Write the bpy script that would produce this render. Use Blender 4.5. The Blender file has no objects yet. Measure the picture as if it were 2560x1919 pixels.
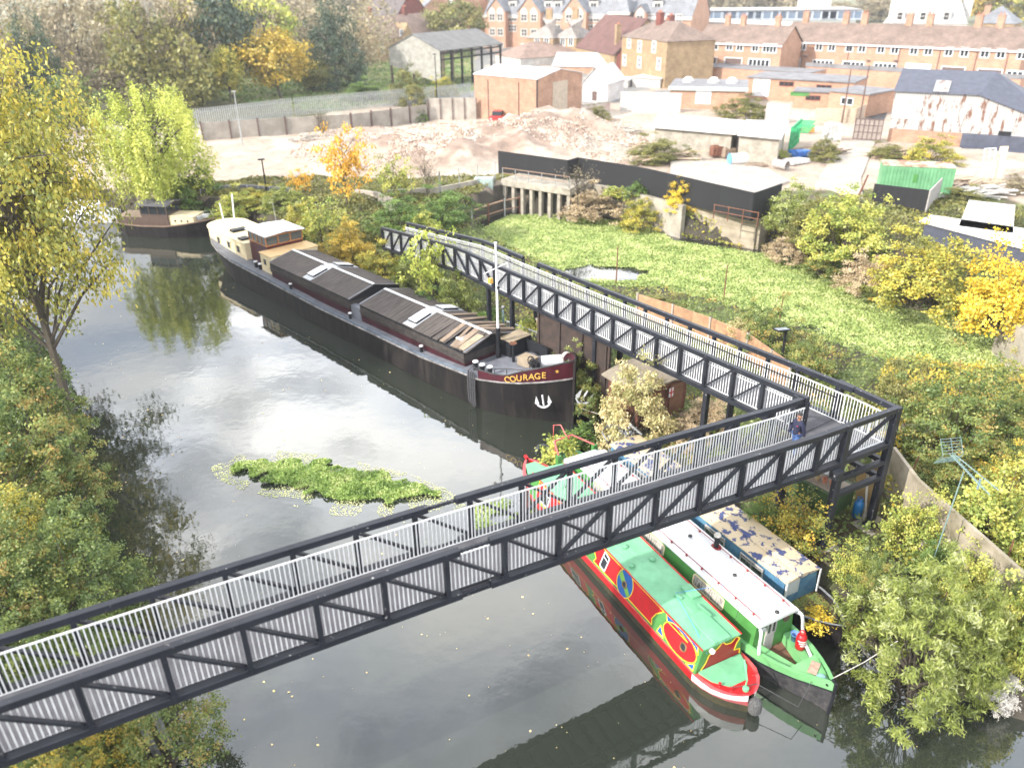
import bpy, bmesh, math, random
import numpy as np
from mathutils import Vector, Matrix
R = math.radians
random.seed(7)
# ------------------------------------------------------------ camera, world, sun, exposure
F_PX, TH, RO, CAMH, CX, CY = 1962.0, R(27.2), R(0.75), 20.5, 1280.0, 959.5
_f = np.array([0, math.cos(TH), -math.sin(TH)]); _r0 = np.array([1., 0, 0]); _u0 = np.cross(_r0, _f)
_r = _r0*math.cos(RO) - _u0*math.sin(RO); _u = np.cross(_r, _f); CAM = np.array([0, 0, CAMH])
sc = bpy.context.scene
cd = bpy.data.cameras.new('camera'); cam = bpy.data.objects.new('camera', cd); sc.collection.objects.link(cam)
cam.matrix_world = Matrix(((_r[0], _u[0], -_f[0], 0), (_r[1], _u[1], -_f[1], 0), (_r[2], _u[2], -_f[2], CAMH), (0, 0, 0, 1)))
cd.sensor_width = 36.0; cd.lens = 36.0*F_PX/2560; cd.clip_end = 6000; cd.clip_start = 0.5
cd.dof.use_dof = True; cd.dof.focus_distance = 33.0; cd.dof.aperture_fstop = (cd.lens/1000)/0.10
sc.camera = cam
SUN_EL, SUN_AZ = R(33), math.atan2(-0.88, -0.50)   # azimuth: from +Y towards +X
sd = Vector((math.sin(SUN_AZ)*math.cos(SUN_EL), math.cos(SUN_AZ)*math.cos(SUN_EL), math.sin(SUN_EL)))
sl = bpy.data.lights.new('sun', 'SUN'); sl.energy = 4.6; sl.angle = R(0.8); sl.color = (1, 0.93, 0.84)
so = bpy.data.objects.new('sun', sl); sc.collection.objects.link(so); so.rotation_euler = sd.to_track_quat('Z', 'Y').to_euler()
so.location = (-60, -40, 60)
w = bpy.data.worlds.new('World'); sc.world = w; w.use_nodes = True; nt = w.node_tree; nt.nodes.clear()
def N(nt, t, **k):
    n = nt.nodes.new(t)
    for a, b in k.items(): setattr(n, a, b)
    return n
sky = N(nt, 'ShaderNodeTexSky', sky_type='NISHITA'); sky.sun_disc = False
sky.sun_elevation = SUN_EL; sky.sun_rotation = SUN_AZ; sky.dust_density = 2.0; sky.air_density = 1.0
tc = N(nt, 'ShaderNodeTexCoord'); sep = N(nt, 'ShaderNodeSeparateXYZ'); nt.links.new(tc.outputs['Generated'], sep.inputs[0])
zz = N(nt, 'ShaderNodeMath', operation='MAXIMUM'); zz.inputs[1].default_value = 0.09; nt.links.new(sep.outputs[2], zz.inputs[0])
dv = N(nt, 'ShaderNodeVectorMath', operation='DIVIDE'); cz = N(nt, 'ShaderNodeCombineXYZ')
for i in range(3): nt.links.new(zz.outputs[0], cz.inputs[i])
nt.links.new(tc.outputs['Generated'], dv.inputs[0]); nt.links.new(cz.outputs[0], dv.inputs[1])
cn = N(nt, 'ShaderNodeTexNoise'); cn.inputs['Scale'].default_value = 1.5; cn.inputs['Detail'].default_value = 7; cn.inputs['Roughness'].default_value = .55
nt.links.new(dv.outputs[0], cn.inputs['Vector'])
cr = N(nt, 'ShaderNodeValToRGB'); cr.color_ramp.elements[0].position = .38; cr.color_ramp.elements[0].color = (.42, .42, .42, 1); cr.color_ramp.elements[1].position = .52
nt.links.new(cn.outputs['Fac'], cr.inputs[0])
cn2 = N(nt, 'ShaderNodeTexNoise'); cn2.inputs['Scale'].default_value = 2.1; cn2.inputs['Detail'].default_value = 4; nt.links.new(dv.outputs[0], cn2.inputs['Vector'])
cc = N(nt, 'ShaderNodeValToRGB'); cc.color_ramp.elements[0].color = (.55, .61, .73, 1); cc.color_ramp.elements[1].color = (1, .99, .97, 1)
cc.color_ramp.elements[0].position = .3; cc.color_ramp.elements[1].position = .6; nt.links.new(cn2.outputs['Fac'], cc.inputs[0])
cm = N(nt, 'ShaderNodeVectorMath', operation='SCALE'); nt.links.new(cc.outputs[0], cm.inputs[0])
# clouds are brighter low in the sky, greyer overhead
br = N(nt, 'ShaderNodeValToRGB'); e = br.color_ramp.elements
while len(e) < 6: e.new(.5)
for i, (p_, v_) in enumerate(((0, .30), (.28, .5), (.40, .9), (.52, .85), (.66, .55), (.82, .32))): e[i].position = p_; e[i].color = (v_, v_, v_, 1)
bs = N(nt, 'ShaderNodeMath', operation='MULTIPLY'); bs.inputs[1].default_value = 44
nt.links.new(sep.outputs[2], br.inputs[0]); nt.links.new(br.outputs[0], bs.inputs[0]); nt.links.new(bs.outputs[0], cm.inputs['Scale'])
mx = N(nt, 'ShaderNodeMixRGB'); nt.links.new(cr.outputs[0], mx.inputs[0]); nt.links.new(sky.outputs[0], mx.inputs[1]); nt.links.new(cm.outputs[0], mx.inputs[2])
bg = N(nt, 'ShaderNodeBackground'); bg.inputs[1].default_value = 0.10; nt.links.new(mx.outputs[0], bg.inputs[0])
ow = N(nt, 'ShaderNodeOutputWorld'); nt.links.new(bg.outputs[0], ow.inputs[0])
sc.view_settings.view_transform = 'Standard'; sc.view_settings.look = 'None'; sc.view_settings.exposure = 0.55
sc.view_settings.gamma = 1; sc.view_settings.use_curve_mapping = False
sc.cycles.max_bounces = 6; sc.cycles.transparent_max_bounces = 6; sc.cycles.diffuse_bounces = 2; sc.cycles.glossy_bounces = 3
sc.cycles.volume_bounces = 0; sc.cycles.sample_clamp_indirect = 6

# ------------------------------------------------------------ photo-measured positions
def ray(u, v): return _r*((u-CX)/F_PX) - _u*((v-CY)/F_PX) + _f
def P(u, v, z=0.0):
    d = ray(u, v); q = CAM + d*((z-CAMH)/d[2]); return Vector(q)
def S(u, v, z=0.0): return P(u*1.15732, v*1.15732, z)
def q1(a, b): return (.3888*a, .3888*b)
def q2(a, b): return (850+.3888*a, .3888*b)
def q3(a, b): return (1700+.3888*a, .3888*b)
def q4(a, b): return (1700+.3888*a, 640+.3888*b)
def qs(a, b): return (a*1.15732, b*1.15732)
def topz(p, v):
    """height at which a vertical over p reaches picture row v"""
    lo, hi = -5., 60.
    for _ in range(40):
        m = (lo+hi)/2; q = np.array([p[0], p[1], m])-CAM
        if CY-F_PX*(q@_u)/(q@_f) > v: lo = m
        else: hi = m
    return m
class Fr:
    """a local frame on the ground: O, x axis towards f, y axis to its left"""
    def __init__(s, O, f, z0=0.0):
        s.O = np.array([O[0], O[1]], float); s.f = np.array([f[0], f[1]], float); s.f /= np.hypot(*s.f); s.l = np.array([-s.f[1], s.f[0]]); s.z0 = z0
        s.rot = math.atan2(s.f[1], s.f[0]); s.loc = (s.O[0], s.O[1], z0)
    def W(s, x, y, z=0.0): q = s.O+s.f*x+s.l*y; return Vector((q[0], q[1], z+s.z0))
    def py(s, u, v, y=0.0):
        r = ray(u, v); n = np.array([*s.l, 0]); t = ((np.array([*s.O, 0])-CAM)@n+y)/(r@n); q = CAM+r*t
        return float((q[:2]-s.O)@s.f), float(q[2]-s.z0)
    def pz(s, u, v, z):
        q = P(u, v, z); w_ = np.array([q.x, q.y])-s.O; return float(w_@s.f), float(w_@s.l)

# ------------------------------------------------------------ materials
_M = {}
def mat(name, col, rough=.7, col2=None, scale=3., metal=0., bump=0., kind=None, lo=.35, hi=.65, spec=.5, detail=5, bscale=None, stretch=None):
    if name in _M: return _M[name]
    m = bpy.data.materials.new(name); m.use_nodes = True; nt = m.node_tree; b = nt.nodes['Principled BSDF']
    b.inputs['Roughness'].default_value = rough; b.inputs['Metallic'].default_value = metal; b.inputs['Specular IOR Level'].default_value = spec
    if col2 is None: col2 = tuple(c*.72 for c in col)
    tc = N(nt, 'ShaderNodeTexCoord'); co = tc.outputs['Object']
    if stretch:
        mp = N(nt, 'ShaderNodeMapping'); mp.inputs['Scale'].default_value = stretch; nt.links.new(co, mp.inputs[0]); co = mp.outputs[0]
    n = N(nt, 'ShaderNodeTexNoise'); n.inputs['Scale'].default_value = scale; n.inputs['Detail'].default_value = detail; n.inputs['Roughness'].default_value = .65
    nt.links.new(co, n.inputs['Vector'])
    r = N(nt, 'ShaderNodeValToRGB'); r.color_ramp.elements[0].position = lo; r.color_ramp.elements[1].position = hi
    r.color_ramp.elements[0].color = (*col2, 1); r.color_ramp.elements[1].color = (*col, 1); nt.links.new(n.outputs['Fac'], r.inputs[0]); out = r.outputs[0]
    hs = None
    if kind == 'spots':
        n5 = N(nt, 'ShaderNodeTexNoise'); n5.inputs['Scale'].default_value = 9; n5.inputs['Detail'].default_value = 3; nt.links.new(co, n5.inputs['Vector']); r5 = N(nt, 'ShaderNodeValToRGB'); r5.color_ramp.elements[0].position = .69; r5.color_ramp.elements[1].position = .73; nt.links.new(n5.outputs['Fac'], r5.inputs[0])
        m5 = N(nt, 'ShaderNodeMixRGB'); nt.links.new(r5.outputs[0], m5.inputs[0]); nt.links.new(out, m5.inputs[1]); m5.inputs[2].default_value = (.3, .3, .29, 1); out = m5.outputs[0]
    if kind in ('brick', 'tile', 'boards', 'corr', 'planks'):
        sp = N(nt, 'ShaderNodeSeparateXYZ'); nt.links.new(tc.outputs['Object'], sp.inputs[0])
        ad = N(nt, 'ShaderNodeMath', operation='ADD'); nt.links.new(sp.outputs[0], ad.inputs[0]); nt.links.new(sp.outputs[1], ad.inputs[1])
    if kind in ('brick', 'tile'):
        cb = N(nt, 'ShaderNodeCombineXYZ'); nt.links.new(ad.outputs[0], cb.inputs[0]); nt.links.new(sp.outputs[2], cb.inputs[1])
        bt = N(nt, 'ShaderNodeTexBrick'); nt.links.new(cb.outputs[0], bt.inputs['Vector']); bt.inputs['Scale'].default_value = 1.0
        bt.inputs['Brick Width'].default_value = .45; bt.inputs['Row Height'].default_value = .15; bt.inputs['Mortar Size'].default_value = .012
        bt.inputs['Color1'].default_value = (1.08, 1.05, 1.02, 1); bt.inputs['Color2'].default_value = (.8, .78, .78, 1); bt.inputs['Mortar'].default_value = (1.15, 1.2, 1.25, 1) if kind == 'brick' else (.6, .6, .6, 1)
        mm = N(nt, 'ShaderNodeMixRGB', blend_type='MULTIPLY'); mm.inputs[0].default_value = 1; nt.links.new(out, mm.inputs[1]); nt.links.new(bt.outputs[0], mm.inputs[2]); out = mm.outputs[0]; hs = bt.outputs[0]
    if kind in ('corr', 'boards', 'planks'):
        wv = N(nt, 'ShaderNodeTexWave', wave_type='BANDS', bands_direction='X', wave_profile='SIN' if kind == 'corr' else 'SAW')
        cb = N(nt, 'ShaderNodeCombineXYZ'); nt.links.new(ad.outputs[0] if kind != 'planks' else sp.outputs[0], cb.inputs[0]); nt.links.new(cb.outputs[0], wv.inputs['Vector']); wv.inputs['Scale'].default_value = bscale or 1.2
        wv.inputs['Distortion'].default_value = 0
        rr = N(nt, 'ShaderNodeMapRange'); rr.inputs[3].default_value = .78; rr.inputs[4].default_value = 1.05; nt.links.new(wv.outputs['Fac'], rr.inputs[0])
        mm = N(nt, 'ShaderNodeVectorMath', operation='SCALE'); nt.links.new(out, mm.inputs[0]); nt.links.new(rr.outputs[0], mm.inputs['Scale']); out = mm.outputs[0]; hs = wv.outputs['Fac']
    nt.links.new(out, b.inputs['Base Color'])
    if bump:
        bp = N(nt, 'ShaderNodeBump'); bp.inputs['Strength'].default_value = bump; bp.inputs['Distance'].default_value = .03
        nt.links.new(hs or n.outputs['Fac'], bp.inputs['Height']); nt.links.new(bp.outputs[0], b.inputs['Normal'])
    _M[name] = m; return m
def leafmat(name, cols, tr=.22):
    if name in _M: return _M[name]
    m = bpy.data.materials.new(name); m.use_nodes = True; nt = m.node_tree; nt.nodes.clear()
    a = N(nt, 'ShaderNodeAttribute', attribute_name='r'); r = N(nt, 'ShaderNodeValToRGB'); nt.links.new(a.outputs['Fac'], r.inputs[0])
    e = r.color_ramp.elements
    while len(e) < len(cols): e.new(.5)
    for i, c in enumerate(cols): e[i].position = i/(len(cols)-1)*.9+.05; e[i].color = (*[min(.9, v*1.3) for v in c], 1)
    d = N(nt, 'ShaderNodeBsdfDiffuse'); t = N(nt, 'ShaderNodeBsdfTranslucent'); mx = N(nt, 'ShaderNodeMixShader'); mx.inputs[0].default_value = tr
    g = N(nt, 'ShaderNodeBsdfGlossy'); g.inputs['Roughness'].default_value = .5; mg = N(nt, 'ShaderNodeMixShader'); mg.inputs[0].default_value = .045
    nt.links.new(r.outputs[0], d.inputs[0]); nt.links.new(r.outputs[0], t.inputs[0]); nt.links.new(d.outputs[0], mx.inputs[1]); nt.links.new(t.outputs[0], mx.inputs[2])
    nt.links.new(mx.outputs[0], mg.inputs[1]); nt.links.new(g.outputs[0], mg.inputs[2])
    o = N(nt, 'ShaderNodeOutputMaterial'); nt.links.new(mg.outputs[0], o.inputs[0]); _M[name] = m; return m

# ------------------------------------------------------------ objects
COL = sc.collection
def tag(o, label=None, cat=None, group=None, kind=None):
    if label: o['label'] = label
    if cat: o['category'] = cat
    if group: o['group'] = group
    if kind: o['kind'] = kind
    return o
def thing(name, label, cat, loc=(0, 0, 0), rot=0.0, group=None):
    o = bpy.data.objects.new(name, None); COL.objects.link(o); o.location = loc; o.rotation_euler = (0, 0, rot); o.empty_display_size = .3
    return tag(o, label, cat, group)
def copy_thing(src, loc, rot=0.0, scale=None, label=None, mats=None):
    def cp(o, par):
        c = o.copy(); COL.objects.link(c)
        if par: c.parent = par
        for ch in o.children: cp(ch, c)
        return c
    c = cp(src, None); c.location = loc; c.rotation_euler = (0, 0, rot)
    if scale: c.scale = scale
    if label: c['label'] = label
    return c
class MB:
    def __init__(s): s.v = []; s.f = []; s.m = []
    def add(s, vs, fs, m=0):
        o = len(s.v); s.v.extend([tuple(p) for p in vs]); s.f.extend([tuple(i+o for i in f) for f in fs]); s.m.extend([m]*len(fs)); return s
    def box(s, c, d, rz=0., m=0):
        x, y, z = d[0]/2, d[1]/2, d[2]/2; cs, sn = math.cos(rz), math.sin(rz)
        vs = [(c[0]+cs*a*x-sn*b*y, c[1]+sn*a*x+cs*b*y, c[2]+e*z) for e in (-1, 1) for a, b in ((-1, -1), (1, -1), (1, 1), (-1, 1))]
        return s.add(vs, [(3, 2, 1, 0), (4, 5, 6, 7), (0, 1, 5, 4), (1, 2, 6, 5), (2, 3, 7, 6), (3, 0, 4, 7)], m)
    def bb(s, x0, x1, y0, y1, z0, z1, m=0): return s.box(((x0+x1)/2, (y0+y1)/2, (z0+z1)/2), (abs(x1-x0), abs(y1-y0), abs(z1-z0)), 0, m)
    def bar(s, p, q, w, h=None, up=(0, 0, 1), m=0):
        p = Vector(p); q = Vector(q); h = h or w; d = (q-p).normalized(); up = Vector(up)
        if abs(d.dot(up)) > .99: up = Vector((0, 1, 0)) if abs(d.y) < .9 else Vector((1, 0, 0))
        a = d.cross(up).normalized()*w/2; b = a.cross(d).normalized()*h/2
        vs = [e+i*a+j*b for e in (p, q) for i, j in ((-1, -1), (1, -1), (1, 1), (-1, 1))]
        return s.add(vs, [(0, 1, 2, 3), (7, 6, 5, 4), (4, 5, 1, 0), (5, 6, 2, 1), (6, 7, 3, 2), (7, 4, 0, 3)], m)
    def tube(s, pts, r, seg=6, m=0, cap=True):
        pts = [Vector(p) for p in pts]; n = len(pts); rs = r if isinstance(r, (list, tuple)) else [r]*n; vs = []; fs = []
        up = Vector((0, 0, 1))
        for i, p in enumerate(pts):
            d = (pts[min(i+1, n-1)]-pts[max(i-1, 0)]).normalized(); u = up if abs(d.z) < .95 else Vector((0, 1, 0))
            a = d.cross(u).normalized(); b = a.cross(d)
            for k in range(seg): t = 2*math.pi*k/seg; vs.append(p+(a*math.cos(t)+b*math.sin(t))*rs[i])
        for i in range(n-1):
            for k in range(seg): k2 = (k+1) % seg; fs.append((i*seg+k, i*seg+k2, (i+1)*seg+k2, (i+1)*seg+k))
        if cap: fs.append(tuple(range(seg-1, -1, -1))); fs.append(tuple(range((n-1)*seg, n*seg)))
        return s.add(vs, fs, m)
    def lathe(s, c, prof, seg=14, m=0):
        vs = []; fs = []; n = len(prof)
        for r, z in prof:
            for k in range(seg): t = 2*math.pi*k/seg; vs.append((c[0]+r*math.cos(t), c[1]+r*math.sin(t), c[2]+z))
        for i in range(n-1):
            for k in range(seg): k2 = (k+1) % seg; fs.append((i*seg+k, i*seg+k2, (i+1)*seg+k2, (i+1)*seg+k))
        if prof[0][0] > 1e-4: fs.append(tuple(range(seg-1, -1, -1)))
        if prof[-1][0] > 1e-4: fs.append(tuple(range((n-1)*seg, n*seg)))
        return s.add(vs, fs, m)
    def prism(s, poly, z0, z1, m=0):
        n = len(poly); vs = [(x, y, z0) for x, y in poly]+[(x, y, z1) for x, y in poly]
        fs = [tuple(range(n-1, -1, -1)), tuple(range(n, 2*n))]+[(i, (i+1) % n, (i+1) % n+n, i+n) for i in range(n)]
        return s.add(vs, fs, m)
    def loft(s, rings, m=0, closed=False, capa=False, capb=False):
        n = len(rings[0]); vs = [p for r in rings for p in r]; fs = []
        for i in range(len(rings)-1):
            for k in range(n if closed else n-1): k2 = (k+1) % n; fs.append((i*n+k, i*n+k2, (i+1)*n+k2, (i+1)*n+k))
        if capa: fs.append(tuple(range(n-1, -1, -1)))
        if capb: fs.append(tuple(range((len(rings)-1)*n, len(rings)*n)))
        return s.add(vs, fs, m)
    def build(s, name, mats, parent=None, smooth=False, bevel=0., world=False, recalc=True):
        me = bpy.data.meshes.new(name)
        vs = s.v
        if world and parent is not None:
            r = Matrix.Rotation(-parent.rotation_euler.z, 4, 'Z') @ Matrix.Translation(-Vector(parent.location)); vs = [tuple(r @ Vector(v)) for v in vs]
        me.from_pydata(vs, [], s.f)
        if not isinstance(mats, (list, tuple)): mats = [mats]
        for k in mats: me.materials.append(k)
        if len(mats) > 1: me.polygons.foreach_set('material_index', s.m)
        if recalc:
            bm = bmesh.new(); bm.from_mesh(me); bmesh.ops.recalc_face_normals(bm, faces=bm.faces); bm.to_mesh(me); bm.free()
        if smooth: me.polygons.foreach_set('use_smooth', [True]*len(me.polygons))
        o = bpy.data.objects.new(name, me); COL.objects.link(o)
        if parent is not None: o.parent = parent
        if bevel:
            b = o.modifiers.new('bevel', 'BEVEL'); b.width = bevel; b.segments = 1; b.limit_method = 'ANGLE'; b.angle_limit = R(40)
        return o
def text_mesh(name, s, size, mt, parent, mtx, ext=.006, bold=True):
    cu = bpy.data.curves.new(name, 'FONT'); cu.body = s; cu.size = size; cu.extrude = ext; cu.align_x = 'CENTER'; cu.align_y = 'CENTER'; cu.resolution_u = 3
    if bold: cu.offset = size*.01
    t = bpy.data.objects.new(name, cu); me = bpy.data.meshes.new_from_object(t); bpy.data.objects.remove(t)
    me.transform(mtx); me.materials.clear(); me.materials.append(mt); o = bpy.data.objects.new(name, me); COL.objects.link(o); o.parent = parent; return o

BLACK = mat('black_paint', (.018, .02, .025), .5, (.011, .012, .015), 1.5, spec=.3); WHITE = mat('white_paint', (.78, .79, .8), .45, (.66, .67, .68), 4)
CONC = mat('concrete', (.42, .38, .32), .9, (.24, .22, .18), 1.2, bump=.2); GLASS = mat('dark_glass', (.03, .035, .04), .08, (.02, .025, .03), 2)
RUST = mat('rusty_steel', (.22, .09, .05), .8, (.1, .045, .03), 4); STEEL = mat('galvanised_steel', (.42, .44, .46), .45, (.3, .32, .33), 3, metal=.3)
WOOD = mat('weathered_wood', (.28, .22, .16), .8, (.14, .11, .08), 3, stretch=(1, 8, 1)); BARK = mat('bark', (.11, .09, .065), .9, (.05, .042, .032), 6)
# frames used by several things
BF = Fr((0, 17.39), (math.cos(.493), math.sin(.493)))        # footbridge over the river
RF = Fr((11.0, 25.75), (-.559, .829))                         # walkway along the bank
# ------------------------------------------------------------ terrain and water
def in_poly(X, Y, poly):
    c = np.zeros(X.shape, bool); n = len(poly)
    for i in range(n):
        x1, y1 = poly[i]; x2, y2 = poly[(i+1) % n]
        if y1 == y2: continue
        k = ((y1 > Y) != (y2 > Y)) & (X < (x2-x1)*(Y-y1)/(y2-y1)+x1); c ^= k
    return c
def dist_poly(X, Y, poly):
    d = np.full(X.shape, 1e9); n = len(poly)
    for i in range(n):
        ax, ay = poly[i]; bx, by = poly[(i+1) % n]; vx, vy = bx-ax, by-ay; L = vx*vx+vy*vy+1e-9
        t = np.clip(((X-ax)*vx+(Y-ay)*vy)/L, 0, 1); d = np.minimum(d, np.hypot(X-ax-t*vx, Y-ay-t*vy))
    return d
def vnoise(X, Y, s, seed=0):
    """smooth value noise"""
    rs = np.random.RandomState(seed); T = rs.rand(64, 64); x = X/s; y = Y/s; xi = np.floor(x).astype(int); yi = np.floor(y).astype(int)
    fx = x-xi; fy = y-yi; fx = fx*fx*(3-2*fx); fy = fy*fy*(3-2*fy); g = lambda a, b: T[a % 64, b % 64]
    return (g(xi, yi)*(1-fx)+g(xi+1, yi)*fx)*(1-fy)+(g(xi, yi+1)*(1-fx)+g(xi+1, yi+1)*fx)*fy
RIVER = [(-9.2, 13), (-11, 18.5), (-14.6, 22.5), (-19, 29), (-22.5, 35.5), (-27, 42.5), (-34, 51), (-41, 57), (-60, 70), (-120, 95), (-120, 118), (-60, 88), (-36, 76),
         (-24.5, 72.5), (-20.5, 67), (-12.5, 57.5), (-4, 48.5), (4.6, 39.6), (6.4, 36), (6.6, 33), (5.2, 31.4), (5.6, 29.5), (8.0, 27.2), (9.6, 24.5), (11.6, 21.2), (12.6, 18.6), (16, 16.6), (24, 15), (60, 12), (60, -40), (-6, -40), (-6, 0)]
_pw = [P(*q2(1490, 1330), 0), P(*q2(1800, 1410), 0), P(*q3(10, 1530), 0), P(*q3(480, 1600), 0), P(*q3(545, 1580), 0)]
POND = [(-4.5, 71.5), (-0.5, 77.5), (4.5, 76.5)]+[(p.x, p.y+.25) for p in _pw]+[(24, 60), (25.8, 56), (31.3, 48.6), (38, 43), (44, 34), (40, 30), (35, 32), (31, 36), (27.2, 39), (22, 40.5), (19.7, 43.3), (15.7, 49.0), (10.6, 53.0), (6.0, 54.2), (1.5, 60)]
LEFTB = [(-9.2, 13), (-11, 18.5), (-14.6, 22.5), (-19, 29), (-22.5, 35.5), (-27, 42.5), (-34, 51), (-41, 57), (-60, 70), (-120, 95), (-300, 95), (-300, -60), (-6, -60), (-6, 0)]
MOUND = [(q2(x, y), h) for x, y, h in ((1400, 760, 3.2), (1230, 790, 3.0), (1000, 860, 2.2), (850, 900, 2.0), (700, 950, 2.2), (560, 980, 1.8), (400, 900, 1.6), (280, 900, 1.5), (180, 850, 1.0), (1100, 900, 2.4), (1300, 850, 3.0))]
MOUND = [(P(*a, 2.5+h*.7), h) for a, h in MOUND]
def height(X, Y):
    ir = in_poly(X, Y, RIVER); ip = in_poly(X, Y, POND); d = np.minimum(dist_poly(X, Y, RIVER), dist_poly(X, Y, POND)); water = ir | ip
    base = np.full(X.shape, 2.5); lb = in_poly(X, Y, LEFTB)
    spit = (Y < 72) & (X > -22) & ~lb & (X < 45)
    base = np.where(spit, np.clip(1.1+.0*X+(Y-62)*.12*(Y > 62), 1.1, 2.5), base)
    base = np.where(lb, 1.2+np.clip(d, 0, 14)*.16+vnoise(X, Y, 5, 3)*.7, base)
    east = (X > 24) & (Y > 50); base = np.where(east, 2.6, base)
    base = base+(vnoise(X, Y, 2.5, 1)-.5)*.25*(Y < 120)
    far = Y > 78
    for p, h in MOUND: base = np.where(far, np.maximum(base, 2.4+h*1.15*np.exp(-(((X-p.x)/7.5)**2+((Y-p.y)/5.0)**2))+(vnoise(X, Y, 1.7, 5)-.5)*.5*h*np.exp(-(((X-p.x)/9)**2+((Y-p.y)/7)**2))), base)
    edge = np.clip(d/np.where(lb, 1.5, .45), 0, 1)
    return np.where(water, -1.6*np.clip(d/1.0, 0, 1)-.05, base*edge**.7-.05*(1-edge))
def axis(parts):
    a = []
    for lo, hi, st in parts: a += list(np.arange(lo, hi, st))
    return np.array(a+[parts[-1][1]], float)
gx = axis([(-2500, -300, 200), (-300, -60, 6), (-60, 60, .75), (60, 130, 2.5), (130, 400, 20), (400, 2500, 210)])
gy = axis([(-400, -20, 30), (-20, 12, 2), (12, 130, .75), (130, 260, 3), (260, 500, 30), (500, 4000, 350)])
GX, GY = np.meshgrid(gx, gy); GZ = height(GX, GY); nx, ny = len(gx), len(gy)
me = bpy.data.meshes.new('ground'); co = np.stack([GX, GY, GZ], -1).reshape(-1, 3)
idx = np.arange(nx*ny).reshape(ny, nx); fc = np.stack([idx[:-1, :-1], idx[:-1, 1:], idx[1:, 1:], idx[1:, :-1]], -1).reshape(-1, 4)
def fastmesh(me, co, fc):
    me.vertices.add(len(co)); me.vertices.foreach_set('co', np.asarray(co, np.float32).ravel()); n = len(fc); k = fc.shape[1]
    me.loops.add(n*k); me.loops.foreach_set('vertex_index', fc.astype(np.int32).ravel()); me.polygons.add(n)
    me.polygons.foreach_set('loop_start', np.arange(0, n*k, k, dtype=np.int32)); me.update(calc_edges=True)
fastmesh(me, co, fc); me.polygons.foreach_set('use_smooth', [True]*len(me.polygons))
# what the surface is made of: sandy rubble, pale hardstanding, grass, dark leaf litter
X, Y = GX.ravel(), GY.ravel(); nz = vnoise(X, Y, 4, 11); nz2 = vnoise(X, Y, 1.2, 12)
SAND, PALE, GRASS, LITTER, MUD, PATH = (.40, .32, .255), (.50, .44, .37), (.13, .17, .05), (.085, .07, .04), (.06, .052, .04), (.4, .37, .33)
c = np.tile(np.array(SAND), (len(X), 1)).astype(float)
def paint(mask, col, k=1.0): m = (mask*k)[:, None]; c[:] = c*(1-m)+np.array(col)*m
paint(((nz > .5) & (Y > 78))*1., PALE, .7)
for p, h in MOUND: paint(np.exp(-(((X-p.x)/6.5)**2+((Y-p.y+1.5)/4.5)**2))*(nz2 > .35), (.26, .185, .145), .7)
lb = in_poly(X, Y, LEFTB); paint(lb*1., LITTER); paint((lb & (nz > .55))*1., GRASS, .7)
sp_ = (Y < 74) & (X > -24) & (X < 45) & ~lb; paint(sp_*1., LITTER); paint((sp_ & (nz2 > .5))*1., GRASS, .8)
fl = [P(*q1(1200, 640), 2.5), P(*q2(-10, 720), 2.5), P(*q2(860, 590), 2.5), P(*q2(860, 300), 2.5), P(*q1(-200, 300), 2.5), P(*q1(-200, 650), 2.5)]
green = in_poly(X, Y, [(p.x, p.y) for p in fl]); paint(green*1., (.16, .2, .07)); paint((green & (nz > .6))*1., (.28, .26, .12), .7)
paint(((Y > 135) & (nz > .3) & ~green & (X > -28))*1., (.2, .2, .19)); paint(((Y > 118) & ~green & (X <= -28))*1., (.12, .12, .06)); paint((Y > 300)*1., (.16, .17, .1))
wd = np.minimum(dist_poly(X, Y, RIVER), dist_poly(X, Y, POND)); paint((wd < .9)*1., MUD)
at = me.color_attributes.new('zone', 'FLOAT_COLOR', 'POINT'); at.data.foreach_set('color', np.concatenate([c, np.ones((len(c), 1))], 1).ravel().astype(np.float32))
gm = bpy.data.materials.new('ground'); gm.use_nodes = True; nt = gm.node_tree; b = nt.nodes['Principled BSDF']; b.inputs['Roughness'].default_value = .95
a = N(nt, 'ShaderNodeAttribute', attribute_name='zone'); tc = N(nt, 'ShaderNodeTexCoord')
n = N(nt, 'ShaderNodeTexNoise'); n.inputs['Scale'].default_value = .9; n.inputs['Detail'].default_value = 9; n.inputs['Roughness'].default_value = .75; nt.links.new(tc.outputs['Object'], n.inputs['Vector'])
rr = N(nt, 'ShaderNodeMapRange'); rr.inputs[1].default_value = .3; rr.inputs[2].default_value = .7; rr.inputs[3].default_value = .62; rr.inputs[4].default_value = 1.3; nt.links.new(n.outputs['Fac'], rr.inputs[0])
mm = N(nt, 'ShaderNodeVectorMath', operation='SCALE'); nt.links.new(a.outputs['Color'], mm.inputs[0]); nt.links.new(rr.outputs[0], mm.inputs['Scale']); nt.links.new(mm.outputs[0], b.inputs['Base Color'])
bp = N(nt, 'ShaderNodeBump'); bp.inputs['Strength'].default_value = .7; bp.inputs['Distance'].default_value = .25; nt.links.new(n.outputs['Fac'], bp.inputs['Height']); nt.links.new(bp.outputs[0], b.inputs['Normal'])
me.materials.append(gm); g = bpy.data.objects.new('ground', me); COL.objects.link(g); tag(g, kind='structure')
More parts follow.
